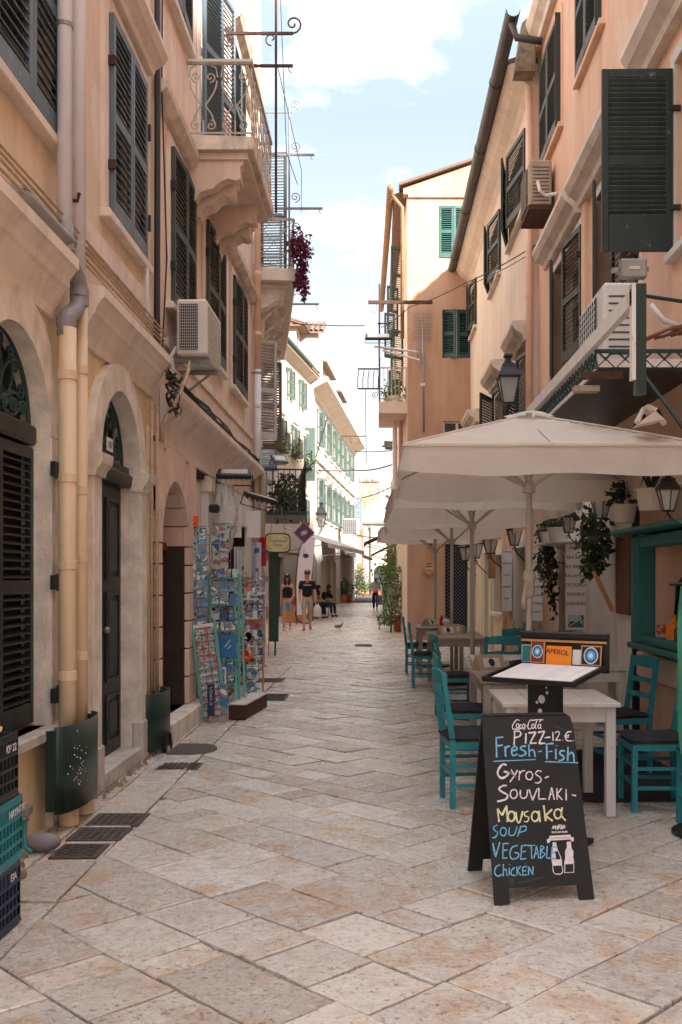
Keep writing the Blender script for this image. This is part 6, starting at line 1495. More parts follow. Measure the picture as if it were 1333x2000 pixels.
def chalk(strokes, m, w=.0062, nm='chalk_writing'):
    mb = MB(); r2_ = random.Random(4)
    for s in strokes:
        ww = w
        if isinstance(s[0], (int, float)): ww = s[0]; s = s[1:]
        P = [Vector((*fp(*p), 0)) for p in s]; Q = []
        if len(P) > 2:     # smooth the corner-free strokes
            for i in range(len(P)-1):
                p0 = P[max(i-1, 0)]; p1 = P[i]; p2 = P[i+1]; p3 = P[min(i+2, len(P)-1)]
                for k in range(4):
                    t = k/4; Q.append(.5*((2*p1)+(p2-p0)*t+(2*p0-5*p1+4*p2-p3)*t*t+(3*p1-p0-3*p2+p3)*t**3))
            Q.append(P[-1])
        else: Q = [P[0].lerp(P[-1], k/6) for k in range(7)]
        L_ = []; R_ = []
        for i, q in enumerate(Q):
            d = (Q[min(i+1, len(Q)-1)]-Q[max(i-1, 0)])
            if d.length < 1e-6: d = Vector((1, 0, 0))
            d.normalize(); nrm = Vector((-d.y, d.x, 0))*ww*.5*r2_.uniform(.72, 1.2)
            L_.append(q+nrm); R_.append(q-nrm)
        o = len(mb.V); y = -.0012
        for a, b in zip(L_, R_): mb.V += [(a.x, y, a.y), (b.x, y, b.y)]
        for i in range(len(Q)-1): mb.F.append((o+2*i, o+2*i+1, o+2*i+3, o+2*i+2))
        y2 = -.0012
    return mb.build(nm, m, face)
def ring(cx, cy, rx, ry, n=9): return [(cx+rx*math.sin(2*PI*i/n), cy-ry*math.cos(2*PI*i/n)) for i in range(n+1)]
def dot(x, y): return [(x, y), (x+3, y+5)]
W_ = M('chalk_white'); BL_ = M('chalk_blue'); YL = M('chalk_yellow')
chalk([  # Coca-Cola
 [(388, 245), (368, 232), (338, 262), (322, 300), (332, 325), (362, 318)], ring(372, 293, 13, 20), [(412, 285), (396, 285), (392, 305), (402, 318), (415, 308)], ring(430, 296, 11, 19), [(443, 278), (440, 310), (450, 316)],
 [(452, 298), (470, 296)], [(512, 245), (492, 240), (474, 275), (470, 308), (482, 328), (508, 315)], ring(520, 300, 13, 21), [(556, 240), (542, 290), (540, 318), (552, 322)], ring(578, 302, 13, 20), [(594, 285), (590, 318), (602, 324)],
 [(340, 328), (380, 326), (420, 318), (440, 332)], [(505, 245), (555, 238), (615, 240)], [(600, 235), (580, 262)]], W_, .0052, 'soft_drink_lettering')
chalk([[.0085, (345, 350), (340, 478)], [.0085, (335, 350), (385, 345), (405, 370), (385, 398), (345, 405)], [.009, (452, 368), (450, 466)], [.0085, (475, 365), (545, 358)], [.0085, (545, 358), (490, 465)], [.0085, (490, 465), (555, 462)],
 [.0085, (565, 362), (630, 350)], [.0085, (630, 350), (575, 470)], [.0085, (575, 470), (637, 465)], [(630, 415), (685, 408)], [(708, 360), (712, 445)], [(730, 372), (752, 355), (772, 378), (735, 440)], [(735, 440), (785, 440)], dot(802, 440),
 [(888, 362), (850, 365), (828, 402), (845, 445), (892, 450)], [(820, 398), (866, 394)], [(822, 414), (862, 411)], dot(905, 446)], W_, .0065)
chalk([[.0095, (170, 395), (178, 590)], [.0085, (165, 405), (238, 398)], [.0085, (172, 482), (235, 475)], [.009, (255, 488), (262, 585)], [.009, (258, 520), (275, 492), (300, 488)], [.009, (320, 532), (368, 520), (355, 490), (325, 505), (318, 545), (335, 578), (374, 562)],
 [.0085, (455, 492), (418, 490), (402, 515), (442, 537), (450, 565), (412, 582), (385, 576)], [.0085, (480, 475), (486, 590)], [.0085, (483, 548), (510, 526), (533, 545), (541, 596)], [(568, 547), (605, 540)], [.009, (650, 480), (655, 620)], [.0085, (640, 476), (718, 470)], [(652, 550), (705, 545)],
 [.008, (738, 522), (740, 622)], [.01, (744, 490), (747, 497)], [.0085, (825, 545), (787, 545), (778, 574), (812, 596), (806, 628), (765, 636)], [.009, (855, 505), (852, 640)], [.0085, (855, 592), (885, 562), (908, 582), (914, 652)], [.005, (150, 626), (545, 620)], [.005, (635, 642), (955, 662)]], BL_)
chalk([[.0105, (272, 665), (235, 657), (198, 700), (190, 750), (225, 785), (272, 768), (290, 735), (245, 726)], [(315, 706), (345, 765)], [(375, 714), (345, 768), (303, 826)], [(395, 722), (390, 810)], [(393, 757), (415, 727), (445, 720)], ring(487, 770, 32, 38),
 [(605, 735), (570, 726), (546, 756), (586, 785), (600, 815), (576, 840), (540, 836)], [(635, 796), (675, 782)],
 [.009, (275, 856), (236, 858), (202, 886), (236, 916), (282, 942), (270, 980), (215, 996), (188, 1000)], ring(342, 936, 33, 42), [(405, 900), (405, 958), (435, 980), (465, 958), (470, 900)], [(485, 896), (520, 1000)], [(520, 1000), (566, 890)], [(580, 886), (578, 990)], [(578, 990), (648, 991)],
 [(675, 1002), (700, 885)], [(700, 885), (726, 1002)], [(682, 950), (720, 948)], [(750, 896), (752, 1002)], [(797, 896), (753, 950)], [(753, 950), (803, 1006)], [(838, 906), (840, 1010)], [(893, 962), (934, 970)]], W_, .0068)
chalk([[.009, (190, 1066), (207, 1188)], [.009, (190, 1066), (235, 1130)], [.009, (235, 1130), (275, 1040)], [.009, (275, 1040), (286, 1190)], [.0105]+ring(322, 1140, 33, 45), [.0085, (366, 1102), (375, 1183), (400, 1196), (428, 1098)], [(480, 1100), (450, 1108), (447, 1138), (486, 1157), (470, 1194), (440, 1190)],
 [.009]+ring(545, 1148, 33, 45), [.009, (580, 1098), (592, 1202)], [.009, (625, 1050), (646, 1195)], [.0085, (707, 1088), (642, 1146)], [.0085, (642, 1146), (712, 1196)], [.0085]+ring(760, 1132, 34, 44), [.0085, (802, 1074), (796, 1150), (836, 1196)]], YL)
chalk([[(192, 1215), (156, 1232), (166, 1262), (196, 1287), (172, 1325), (143, 1326)], ring(247, 1277, 28, 38), [(305, 1240), (300, 1298), (328, 1316), (356, 1298), (376, 1234)], [(410, 1240), (380, 1326)], [(404, 1240), (455, 1236), (456, 1272), (395, 1290)],
 [.0085, (150, 1375), (176, 1500)], [.0075, (176, 1500), (216, 1370)], [(245, 1385), (245, 1518)], [(245, 1385), (300, 1384)], [(245, 1446), (290, 1441)], [(245, 1517), (288, 1512)], [(382, 1406), (332, 1420), (310, 1478), (332, 1525), (385, 1512), (390, 1476), (355, 1471)],
 [(420, 1412), (411, 1530)], [(415, 1411), (470, 1406)], [(415, 1466), (460, 1461)], [(408, 1531), (462, 1525)], [(475, 1411), (546, 1410)], [(510, 1411), (515, 1530)], [(535, 1530), (560, 1415)], [(560, 1415), (582, 1530)], [(542, 1486), (576, 1485)], [(600, 1415), (596, 1530)],
 [(600, 1415), (630, 1432), (604, 1465), (640, 1492), (598, 1530)], [(660, 1420), (655, 1530)], [(655, 1530), (692, 1530)], [.008, (710, 1430), (700, 1534)], [.008, (710, 1430), (756, 1435)], [.008, (705, 1481), (746, 1480)], [.009, (700, 1535), (752, 1535)],
 [(222, 1570), (182, 1590), (170, 1640), (200, 1672), (237, 1656)], [(250, 1565), (250, 1672)], [(250, 1628), (275, 1612), (286, 1672)], [(305, 1602), (306, 1670)], [(307, 1570), (310, 1576)], [(357, 1600), (326, 1626), (326, 1662), (362, 1672)], [(375, 1590), (378, 1672)], [(412, 1590), (380, 1630)], [(380, 1630), (417, 1676)],
 [(430, 1600), (432, 1672)], [(430, 1600), (472, 1598)], [(430, 1636), (463, 1633)], [(432, 1672), (472, 1669)], [(485, 1672), (488, 1598)], [(488, 1598), (525, 1672)], [(525, 1672), (528, 1595)]], BL_, .0058)
def poly(pts, m, nm='printed_picture', y=-.001):
    mb = MB(); mb.add([(fp(*p)[0], y, fp(*p)[1]) for p in pts], [tuple(range(len(pts)))]); return mb.build(nm, m, face)
poly([(712, 1390), (745, 1390), (752, 1440), (790, 1520), (800, 1560), (800, 1600), (712, 1600), (700, 1540), (708, 1460)], W_, 'printed_bottle', -.0008)
poly([(735, 1470), (760, 1470), (785, 1530), (785, 1545), (745, 1545)], M('chalkboard'), 'printed_bottle', -.0016)
poly([(845, 1390), (885, 1390), (888, 1440), (910, 1480), (905, 1530), (915, 1560), (915, 1668), (822, 1668), (822, 1570), (832, 1530), (828, 1480), (846, 1440)], W_, 'printed_bottle')
poly([(830, 1590), (908, 1590), (908, 1662), (830, 1662)], M('chalkboard'), 'printed_bottle', -.0018)
chalk([[.0045, (712, 1600), (728, 1668), (802, 1668), (800, 1600)], [.008]+ring(870, 1630, 20, 20), [.007]+ring(870, 1632, 8, 8)], W_, .0045, 'printed_outline')
poly([(680, 1330), (880, 1326), (885, 1370), (682, 1374)], W_, 'printed_ribbon'); poly([(655, 1362), (682, 1350), (690, 1385), (664, 1398)], W_, 'printed_ribbon'); poly([(884, 1345), (915, 1355), (908, 1390), (882, 1380)], W_, 'printed_ribbon')
chalk([[.005, (700+k*18, 1345), (708+k*18, 1358)] for k in range(10)], M('sign_pink'), .004, 'ribbon_lettering')
chalk([[.005, (712, 1270), (716, 1240), (726, 1262), (736, 1238), (742, 1275)], [.005, (752, 1240), (758, 1275), (772, 1228)], [.005]+ring(788, 1252, 9, 18), [.005, (800, 1240), (806, 1272), (818, 1236), (828, 1268)]]+[[.0042, (705+k*14, 1290), (710+k*14, 1308)] for k in range(11)], M('paper'), .0045, 'small_heading')
chalk([[.008, (695, 1262), (703, 1268)], [.008, (832, 1245), (842, 1250)]], M('red_cloth'), .006, 'small_heading')
# white chalk smears
chalk([[.03, (330, 1690), (322, 1760)], [.02, (455, 1560), (460, 1620)], [.012, (380, 1735), (620, 1700)], [.01, (725, 300), (830, 345)]], mat('chalk_smear', '34383b', .95, .3, 20, 0), .01, 'chalk_smear').location = (0, .0006, 0)

# ---------------------------------------------------------------- wall lanterns, pots and vines on the right wall
LANT = None
def wl(label, Y, z, s=.7, x=2.1): return tall_lantern(label, (x, Y, z-.24), s, 0, (2.38-x, 0), grp='black terrace wall lanterns', m='iron_black', four=False)
wl('large black wall lantern at top right edge above the teal window', 6.95, 2.27, .5, 2.02); wl('black wall lantern with spiral bulb above the hanging vine, second from right', 9.4, 2.36, .63, 2.1); wl('black wall lantern above the small shelf with two white pots', 11.0, 2.3, .58, 2.1)
wl('black wall lantern half hidden by the dark vine, left of the shelf', 12.7, 2.2, .65, 2.12); wl('black lantern hanging just left of the nearest umbrella pole', 17.4, 2.22, .95, 1.95); wl('black lantern right beside the second umbrella pole', 20.5, 2.2, 1.0, 2.0); wl('black lantern before the lattice gate, farthest of the row', 23.6, 2.2, 1.05, 2.05)
wl('black lantern seen just behind the nearest umbrella pole', 15.4, 2.3, .8, 2.1)
def pot(label, x, y, z, r, h, m='pot_white', nm='flower_pot'):
    t = thing(nm, label, 'plant pot', (x, y, z)); MB().lathe([(r*.72, 0), (r*.95, h*.9), (r*1.03, h*.9), (r*1.03, h), (r*.9, h), (r*.88, h*.85)], n=18, caps=False).build('pot_wall', M(m), t, smooth=False); MB().lathe([(r*.001, 0), (r*.9, 0)], (0, 0, h*.85), 18, caps=False).build('soil', M('dark_inside'), t)
    return t
def plant(par, c, R, n, size, m, drop=0, seed=1, clump=7, nm='foliage'):
    mb = MB(); leaves(mb, c, R, n, size, drop, seed, clump); return mb.build(nm, M(m), par)
p = pot('white hanging pot with wire hook and dark plant, left of the teal shelf', 2.16, 8.75, 2.05, .115, .16); plant(p, (0, 0, .25), (.12, .12, .12), 120, .08, 'leaf_dark', 0, 61)
MB().tube([(-.1, 0, .16), (0, 0, .5), (.1, 0, .16)], .004, 4).tube([(0, -.1, .16), (0, 0, .5)], .004, 4).tube([(0, 0, .5), (0, 0, .62), (.03, 0, .66), (.05, 0, .62)], .009, 5).build('wire_hook', M('ceramic'), p)
p = pot('large white pot with spiky dark plant on the teal shelf', 2.12, 7.75, 2.09, .125, .17)
mb = MB()
for k in range(9): a = k*.8; mb.tube([(0, 0, .15), (.1*math.cos(a), .1*math.sin(a), .35), (.3*math.cos(a), .3*math.sin(a), .3+.12*math.sin(k*2))], [.014, .01, .002], 5)
mb.build('spiky_leaves', M('leaf_dark'), p)
t = thing('small_wall_shelf', 'white curved shelf carrying two white pots above the dark doorway', 'shelf', (2.2, 12.1, 1.97)); B(-.2, .2, -.75, .75, 0, .03, c=.008).build('shelf_board', M('wood_white'), t); MB().beam((.18, 0, -.2), (-.1, 0, 0), .02).build('shelf_bracket', M('wood_white'), t)
p = pot('white pot on the small shelf, right one under the lantern', 2.12, 11.75, 2.0, .14, .16); plant(p, (0, 0, .22), (.14, .14, .1), 110, .07, 'leaf_dark', 0, 62)
p = pot('smaller white pot on the small shelf, left one by the vine', 2.14, 12.45, 2.0, .11, .14); plant(p, (0, 0, .2), (.12, .12, .1), 110, .07, 'leaf_dark', 0, 63)
t = thing('hanging_vine', 'dark vine trailing down beside the striped menu strip, left one', 'vine', (2.2, 13.0, 2.2)); plant(t, (0, 0, -.25), (.13, .3, .5), 520, .08, 'leaf_dark', .8, 64, 12); plant(t, (.02, -.3, -.75), (.09, .1, .35), 60, .08, 'leaf_dark', .8, 65); MB().tube([(0, 0, .3), (.02, 0, -.3), (.04, -.25, -1.0)], .008, 4).build('stem', M('stem'), t)
t = thing('hanging_vine', 'leafy dark vine bushing out beneath the second lantern, left of the teal window', 'vine', (2.12, 9.75, 2.1)); plant(t, (-.03, 0, -.12), (.14, .28, .33), 460, .085, 'leaf_dark', .5, 66, 10); plant(t, (-.1, -.1, -.42), (.1, .12, .12), 90, .08, 'leaf_dark', .7, 67); MB().tube([(0, 0, .3), (0, 0, -.2), (-.08, -.1, -.55)], .009, 4).build('stem', M('stem'), t)
o = MB().box(-.012, .012, -.03, .03, 0, .42).box(.014, .02, -.03, .03, .02, .36).build('wooden_ladles', M('wood_board'), None, loc=(2.22, 9.45, 1.25), rot=(0, -.45, 0)); tag(o, 'bundle of light wooden slats slanting out beside the brown board', 'wood')
def strip(label, x, y, rz, w, h, z, words_, m='paper', sz=.05, pic=False):
    t = thing('menu_strip_sign', label, 'sign', (x, y, z), rz, group='tall narrow menu signs'); B(-w/2, w/2, -.01, .01, 0, h).build('sign_board', M('wood_white'), t); B(-w/2+.012, w/2-.012, -.013, -.01, .012, h-.012).build('sign_print', M(m), t)
    n = len(words_); h0 = .2 if pic else .02
    for k, wd in enumerate(words_): text(t, wd, sz, (0, -.015, h-.06-(h-h0-.04)*k/n), (PI/2, 0, 0), M('ink'))
    if pic: B(-w/2+.03, w/2-.03, -.016, -.013, .03, .17).build('food_picture', M('print_mix'), t)
    return t
ML = ['FRESH', 'SEA BASS', 'SEA BREAM', 'KALAMARI', 'OCTOPUS', 'MUSSELS', 'SARDINES']
strip('tall white sign listing fish dishes, nearest one beside the dark doorway', 2.26, 11.4, -.35, .24, .98, .97, ML, sz=.052, pic=True)
strip('tall white sign listing fish dishes, middle one behind the left vine', 2.24, 14.2, -.35, .2, 1.0, .95, ML[:4]+['SHRIMPS', 'SQUID', 'OCTOPUS', 'SALADS'], sz=.046)
strip('tall white sign with black blocks, farthest of the three', 2.18, 16.9, -.35, .17, 1.05, 1.0, ['GYROS', 'PASTA', 'SOUP', 'PIZZA', 'FISH'], sz=.05)
o = B(-.07, .07, -.01, .01, 0, .5).build('red_framed_sign', M('tile'), None, loc=(2.16, 19.0, 1.55), rot=-.3); tag(o, 'small red framed panel on the pale yellow wall beyond the poles', 'sign')

# ---------------------------------------------------------------- right side greenery
def bush(name, label, loc, parts, cat='plant', trunk=None, potm=None):
    t = thing(name, label, cat, loc)
    if potm: MB().lathe([(potm[0]*.75, 0), (potm[0], potm[1]), (potm[0]*1.08, potm[1]), (potm[0]*1.08, potm[1]+.04), (potm[0]*.9, potm[1]+.04)], n=16).build('pot', M('terracotta'), t)
    if trunk: 
        mb = MB(); 
        for P in trunk: mb.tube(P, [.03, .022, .012][:len(P)] if len(P) == 3 else .02, 6)
        mb.build('trunk', M('stem'), t)
    for i, (c, R, n, s, m, d, sd_) in enumerate(parts): plant(t, c, R, n, s, m, d, sd_, 14, 'crown' if i == 0 else 'foliage')
    return t
bush('olive_bush', 'loose grey-green bush leaning over the street at the salmon house corner', (.35, 28.5, 0), [((.12, 0, 1.0), (.33, .7, .75), 900, .1, 'leaf_grey', 0, 71), ((-.12, 0, 1.75), (.38, .5, .35), 420, .1, 'leaf_mid', 0, 72)], trunk=[[(0, 0, 0), (.05, 0, .7), (-.1, 0, 1.3)], [(.05, 0, .3), (.2, .1, .9), (.3, 0, 1.4)], [(0, 0, .5), (-.2, 0, 1.2), (-.4, 0, 1.8)]])
bush('climbing_plant', 'dark green climber hanging under the brown awnings on the right', (.4, 33, 0), [((.12, 0, 2.3), (.38, 1.5, .6), 600, .14, 'leaf_mid', .3, 73), ((.2, 1, 1.1), (.3, 1.2, .9), 400, .13, 'leaf_grey', .2, 74)], trunk=[[(.3, 0, 0), (.3, 0, 1.2), (.1, 0, 2.2)]])
bush('low_potted_plant', 'terracotta pot with low green plant standing left of the far terrace chairs', (.66, 29.0, 0), [((-.35, 0, .35), (.35, .3, .2), 420, .08, 'leaf_mid', 0, 75)], potm=(.27, .4))
o = thing('teal_post', 'slim teal post on small feet in front of the green bush', 'post', (.25, 39.5, 0)); B(-.09, .09, -.05, .05, .1, 1.35, c=.01).build('post_board', M('teal_wood'), o); B(-.22, .22, -.1, .1, 0, .06).build('foot', M('iron_black'), o)
o = B(-.6, .3, -.3, .3, .35, .42).box(-.55, -.5, -.25, .25, 0, .35).box(.2, .25, -.25, .25, 0, .35).build('low_bench', M('wood_grey'), None, loc=(.55, 30.5, 0)); tag(o, 'low grey wooden bench under the bush at the salmon corner', 'bench')

# ---------------------------------------------------------------- people
def skin_mesh(name, verts, edges, radii, m, parent, sub=2, root=0):
    me = bpy.data.meshes.new(name); me.from_pydata([Vector(v) for v in verts], edges, []); o = bpy.data.objects.new(name, me); COL.objects.link(o)
    md = o.modifiers.new('s', 'SKIN'); md.use_smooth_shade = True
    for i, r in enumerate(radii):
        sv = me.skin_vertices[0].data[i]; sv.radius = (r, r) if not isinstance(r, tuple) else r; sv.use_root = i == root
    sb_ = o.modifiers.new('b', 'SUBSURF'); sb_.levels = sub; sb_.render_levels = sub
    bpy.context.view_layer.update(); ev = o.evaluated_get(bpy.context.evaluated_depsgraph_get()); m2 = bpy.data.meshes.new_from_object(ev)
    bpy.data.objects.remove(o); m2.materials.clear(); m2.materials.append(m); m2.name = name
    return link(name, m2, parent)
def person(label, loc, rz, J, top, bottom, shoe, hair_len=0, cap=None, sleeve=True, long_legs=False, group=None, scale=1.0, tank=False, female=False):
    """J: joints dict (x right, y forward=-y towards us, z up)"""
    t = thing('person', label, 'person', loc, rz, group=group); t.scale = (scale,)*3
    k = ['pelvis', 'waist', 'chest', 'neck', 'headb', 'headm', 'headt', 'shl', 'ell', 'wrl', 'shr', 'elr', 'wrr', 'hipl', 'knl', 'anl', 'tol', 'hipr', 'knr', 'anr', 'tor']
    R = dict(pelvis=(.155, .11), waist=(.13, .095) if not female else (.11, .085), chest=(.165, .115) if not female else (.14, .1), neck=.052, headb=.06, headm=(.076, .095), headt=(.06, .075), shl=.062, ell=.042, wrl=.028, shr=.062, elr=.042, wrr=.028, hipl=.09, knl=.058, anl=.036, tol=.03, hipr=.09, knr=.058, anr=.036, tor=.03)
    if female:
        for q in ('shl', 'shr'): R[q] = .048
        for q in ('ell', 'elr'): R[q] = .034
    E = [('pelvis', 'waist'), ('waist', 'chest'), ('chest', 'neck'), ('neck', 'headb'), ('headb', 'headm'), ('headm', 'headt'), ('chest', 'shl'), ('shl', 'ell'), ('ell', 'wrl'), ('chest', 'shr'), ('shr', 'elr'), ('elr', 'wrr'), ('pelvis', 'hipl'), ('hipl', 'knl'), ('knl', 'anl'), ('anl', 'tol'), ('pelvis', 'hipr'), ('hipr', 'knr'), ('knr', 'anr'), ('anr', 'tor')]
    V_ = [J[q] for q in k]; R_ = [R[q] for q in k]; E_ = [(k.index(a), k.index(b)) for a, b in E]
    for side in ('l', 'r'):      # hand: palm and five fingers
        w = Vector(J['wr'+side]); e = Vector(J['el'+side]); d = (w-e).normalized(); sd_ = Vector((0, 1, 0)); iw = k.index('wr'+side)
        p = w+d*.06; V_.append(tuple(p)); R_.append(.026); ip = len(V_)-1; E_.append((iw, ip))
        for f in range(4):
            b = p+d*.03+sd_*(f-1.5)*.018; c = b+d*(.045-.006*abs(f-1))+Vector((-.012 if side == 'l' else .012, 0, 0)); V_ += [tuple(b), tuple(c)]; R_ += [.009, .007]; E_ += [(ip, len(V_)-2), (len(V_)-2, len(V_)-1)]
        b = w+d*.03-sd_*.03; c = b+d*.04-sd_*.012; V_ += [tuple(b), tuple(c)]; R_ += [.01, .008]; E_ += [(iw, len(V_)-2), (len(V_)-2, len(V_)-1)]
    skin_mesh('body', V_, E_, R_, M('skin'), t)
    P = lambda q: Vector(J[q]); lerp = lambda a, b, f: tuple(P(a).lerp(P(b), f))
    h = P('headm'); MB().ball((h.x, h.y-.092, h.z-.01), .014, 6, 5, (.8, 1.1, 1.5)).build('nose', M('skin'), t, smooth=True)
    mb = MB()
    for s in (-1, 1): mb.ball((h.x+s*.03, h.y-.082, h.z+.02), .011, 6, 4)
    mb.build('eyes', M('hair'), t, kind='stuff'); MB().ball((h.x, h.y-.085, h.z-.05), .016, 6, 4, (1.3, .5, .35)).build('mouth', M('sign_pink'), t)
    ev = .018
    if tank: skin_mesh('top', [lerp('pelvis', 'waist', .3), J['waist'], lerp('waist', 'chest', .6), J['chest'], lerp('chest', 'neck', .25)], [(0, 1), (1, 2), (2, 3), (3, 4)], [(.165, .13), (.145, .12), (.165, .13), (.17, .12), (.1, .08)], M(top), t)
    else: skin_mesh('shirt', [J['pelvis'], J['waist'], J['chest'], lerp('chest', 'neck', .7), J['shl'], lerp('shl', 'ell', .75 if sleeve else .95), J['shr'], lerp('shr', 'elr', .75 if sleeve else .95)], [(0, 1), (1, 2), (2, 3), (2, 4), (4, 5), (2, 6), (6, 7)], [(.175, .135), (.16, .125), (.185, .135), (.06, .06), .082, .066, .082, .066], M(top), t)
    f = .75 if not long_legs else 1
    vs = [lerp('pelvis', 'waist', .4), J['pelvis'], J['hipl'], lerp('hipl', 'knl', f), J['hipr'], lerp('hipr', 'knr', f)]; es = [(0, 1), (1, 2), (2, 3), (1, 4), (4, 5)]; rs_ = [(.155, .12), (.17, .13), .105, .088, .105, .088]
    if long_legs: vs += [lerp('knl', 'anl', .9), lerp('knr', 'anr', .9)]; es += [(3, 6), (5, 7)]; rs_ = [(.15, .12), (.165, .125), .105, .075, .105, .075, .055, .055]
    skin_mesh('trousers' if long_legs else 'shorts', vs, es, rs_, M(bottom), t, root=1)
    for s in 'lr':
        a, b = P('an'+s), P('to'+s); skin_mesh('shoe', [tuple(a+Vector((0, .03, -.03))), tuple(a.lerp(b, .5)+Vector((0, 0, -.005))), tuple(b)], [(0, 1), (1, 2)], [.045, .042, .035], M(shoe), t)
    hm = MB().ball((h.x, h.y+.015, h.z+.04), .1, 12, 8, (.86, 1.0, .95)); hm.build('hair', M('hair'), t, smooth=True)
    if hair_len: MB().ball((h.x-.05, h.y+.0, h.z-.12), hair_len, 10, 8, (.32, .3, 1)).ball((h.x+.05, h.y+.0, h.z-.12), hair_len, 10, 8, (.32, .3, 1)).ball((h.x, h.y+.07, h.z-.1), hair_len, 10, 8, (.5, .3, 1)).build('long_hair', M('hair'), t, smooth=True)
    if cap: MB().ball((h.x, h.y, h.z+.07), .105, 12, 8, (.9, 1.05, .72)).box(h.x-.065, h.x+.065, h.y-.2, h.y-.07, h.z+.055, h.z+.068, c=.004).build('cap', M(cap), t, smooth=False); MB().ball((h.x, h.y-.1, h.z+.1), .02, 6, 5, (1.3, .3, 1)).build('cap_badge', M('shirt_white'), t)
    return t
def joints(hip=.95, sw=.18, stride=0.0, arms=None, H=1.0):
    J = dict(pelvis=(0, 0, .95), waist=(0, 0, 1.12), chest=(0, 0, 1.36), neck=(0, 0, 1.5), headb=(0, -.005, 1.57), headm=(0, -.015, 1.66), headt=(0, 0, 1.74),
             shl=(-sw, 0, 1.42), shr=(sw, 0, 1.42), ell=(-sw-.045, .03, 1.14), elr=(sw+.045, .03, 1.14), wrl=(-sw-.03, -.09, .9), wrr=(sw+.05, -.07, .9),
             hipl=(-.09, 0, .9), hipr=(.09, 0, .9), knl=(-.1, -.05-stride*.5, .5), knr=(.09, .0+stride*.35, .5), anl=(-.1, -stride, .085), anr=(.09, .04+stride*.8, .12), tol=(-.11, -stride-.14, .035), tor=(.1, -.08+stride*.75, .04))
    if arms: J.update(arms)
    return J
m_ = person('man walking in black T-shirt with white print, grey shorts, cap, holding a bag', (-2.1, 29.3, 0), .08, joints(stride=.2), 'shirt_navy', 'shorts_grey', 'shoe', cap='iron_black')
text(m_, 'ellesse', .085, (0, -.155, 1.33), (PI/2, 0, 0), M('chalk_white')); MB().ext([(-.05, 0), (.05, 0), (.03, .05), (0, .065), (-.03, .05)], 'y', -.16, -.155).build('shirt_emblem', M('orange'), m_, loc=(0, 0, 1.41))
person('woman walking in black tank top, denim shorts and black cap with long dark hair', (-2.68, 29.2, 0), .05, joints(sw=.15, stride=.08, arms=dict(wrr=(.1, -.16, .95), elr=(.22, -.0, 1.14), wrl=(-.2, -.05, .9))), 'shirt_navy', 'denim', 'shoe_white', hair_len=.2, cap='iron_black', tank=True, scale=.94, female=True)
o = thing('carrier_bag', 'translucent white carrier bag hanging from the walking man\'s hand', 'bag', (-1.80, 29.2, .42)); MB().lathe([(.1, 0), (.13, .05), (.12, .25), (.05, .36)], n=10).build('bag_body', M('plastic_sheet'), o, smooth=True); MB().tube([(-.05, 0, .34), (-.02, 0, .46), (.02, 0, .46), (.05, 0, .34)], .006, 4).build('bag_handle', M('white_cloth'), o)
SJ = dict(pelvis=(0, 0, .5), waist=(0, -.05, .68), chest=(0, -.15, .9), neck=(0, -.22, 1.03), headb=(0, -.26, 1.08), headm=(0, -.29, 1.16), headt=(0, -.28, 1.24), shl=(-.17, -.16, .95), shr=(.17, -.16, .95), ell=(-.22, -.3, .72), elr=(.22, -.3, .72), wrl=(-.12, -.48, .68), wrr=(.12, -.48, .68), hipl=(-.09, -.03, .5), hipr=(.09, -.03, .5), knl=(-.12, -.46, .52), knr=(.12, -.46, .52), anl=(-.12, -.5, .1), anr=(.12, -.5, .1), tol=(-.12, -.64, .035), tor=(.12, -.64, .035))
person('seated person with long brown hair and dark trousers, nearest of the seated group', (-2.55, 38, 0), 1.2, SJ, 'shorts_grey', 'shirt_navy', 'shoe', hair_len=.16, long_legs=True, sleeve=False)
person('seated person with reddish hair in blue jeans, right one of the seated group', (-2.2, 39.5, 0), 1.0, SJ, 'shirt_navy', 'denim_dark', 'shoe', hair_len=.14, long_legs=True, sleeve=False)
person('seated dark-haired person leaning back, left one of the seated group', (-2.95, 38.6, 0), 1.3, SJ, 'iron_black', 'shirt_navy', 'shoe', long_legs=True, sleeve=False)
for i, (x, y, r) in enumerate(((-2.6, 38.02, 1.2), (-2.25, 39.52, 1.0), (-3.0, 38.62, 1.3))):
    t = thing('metal_cafe_chair', 'dark metal chair under the %s' % ('nearest seated person', 'right seated person', 'left seated person')[i], 'chair', (x, y, 0), r, group='dark chairs under the seated people'); B(-.2, .2, -.2, .2, .38, .41).build('seat', M('iron_black'), t); B(-.2, .2, .18, .2, .41, .8).build('backrest', M('iron_black'), t)
    for a in (-.18, .18):
        for b in (-.18, .18): MB().tube([(a, b, 0), (a, b, .38)], .012, 5).build('leg', M('iron_black'), t)
person('far walker in white top and black trousers bending over a pushchair', (-.15, 47, 0), .1, joints(stride=.15, arms=dict(headb=(0, -.1, 1.5), headm=(0, -.15, 1.57), headt=(0, -.14, 1.65), wrl=(-.1, -.35, 1.0), wrr=(.2, -.35, 1.0))), 'shirt_white', 'shirt_navy', 'shoe_white', long_legs=True, cap='iron_black', scale=.92)
t = thing('pushchair', 'small grey pushchair in front of the far walker', 'pushchair', (.12, 46.2, 0)); MB().ext([(-.2, .35), (.2, .3), (.25, .45), (-.1, .75), (-.25, .7)], 'x', -.2, .2).build('seat', M('iron_grey'), t)
for a in (-.2, .2):
    for b in (-.2, .25): MB().lathe([(.1, -.015), (.1, .015)], n=12).build('wheel', M('iron_black'), t, loc=(a, b, .1), rot=(0, PI/2, 0))
MB().tube([(-.2, .2, .1), (-.2, .45, .95), (.2, .45, .95), (.2, .2, .1)], .012, 5).build('handle', M('iron_black'), t)
t = thing('pigeon', 'small grey pigeon walking in the middle of the street', 'bird', (-1.15, 29.1, 0), .4)
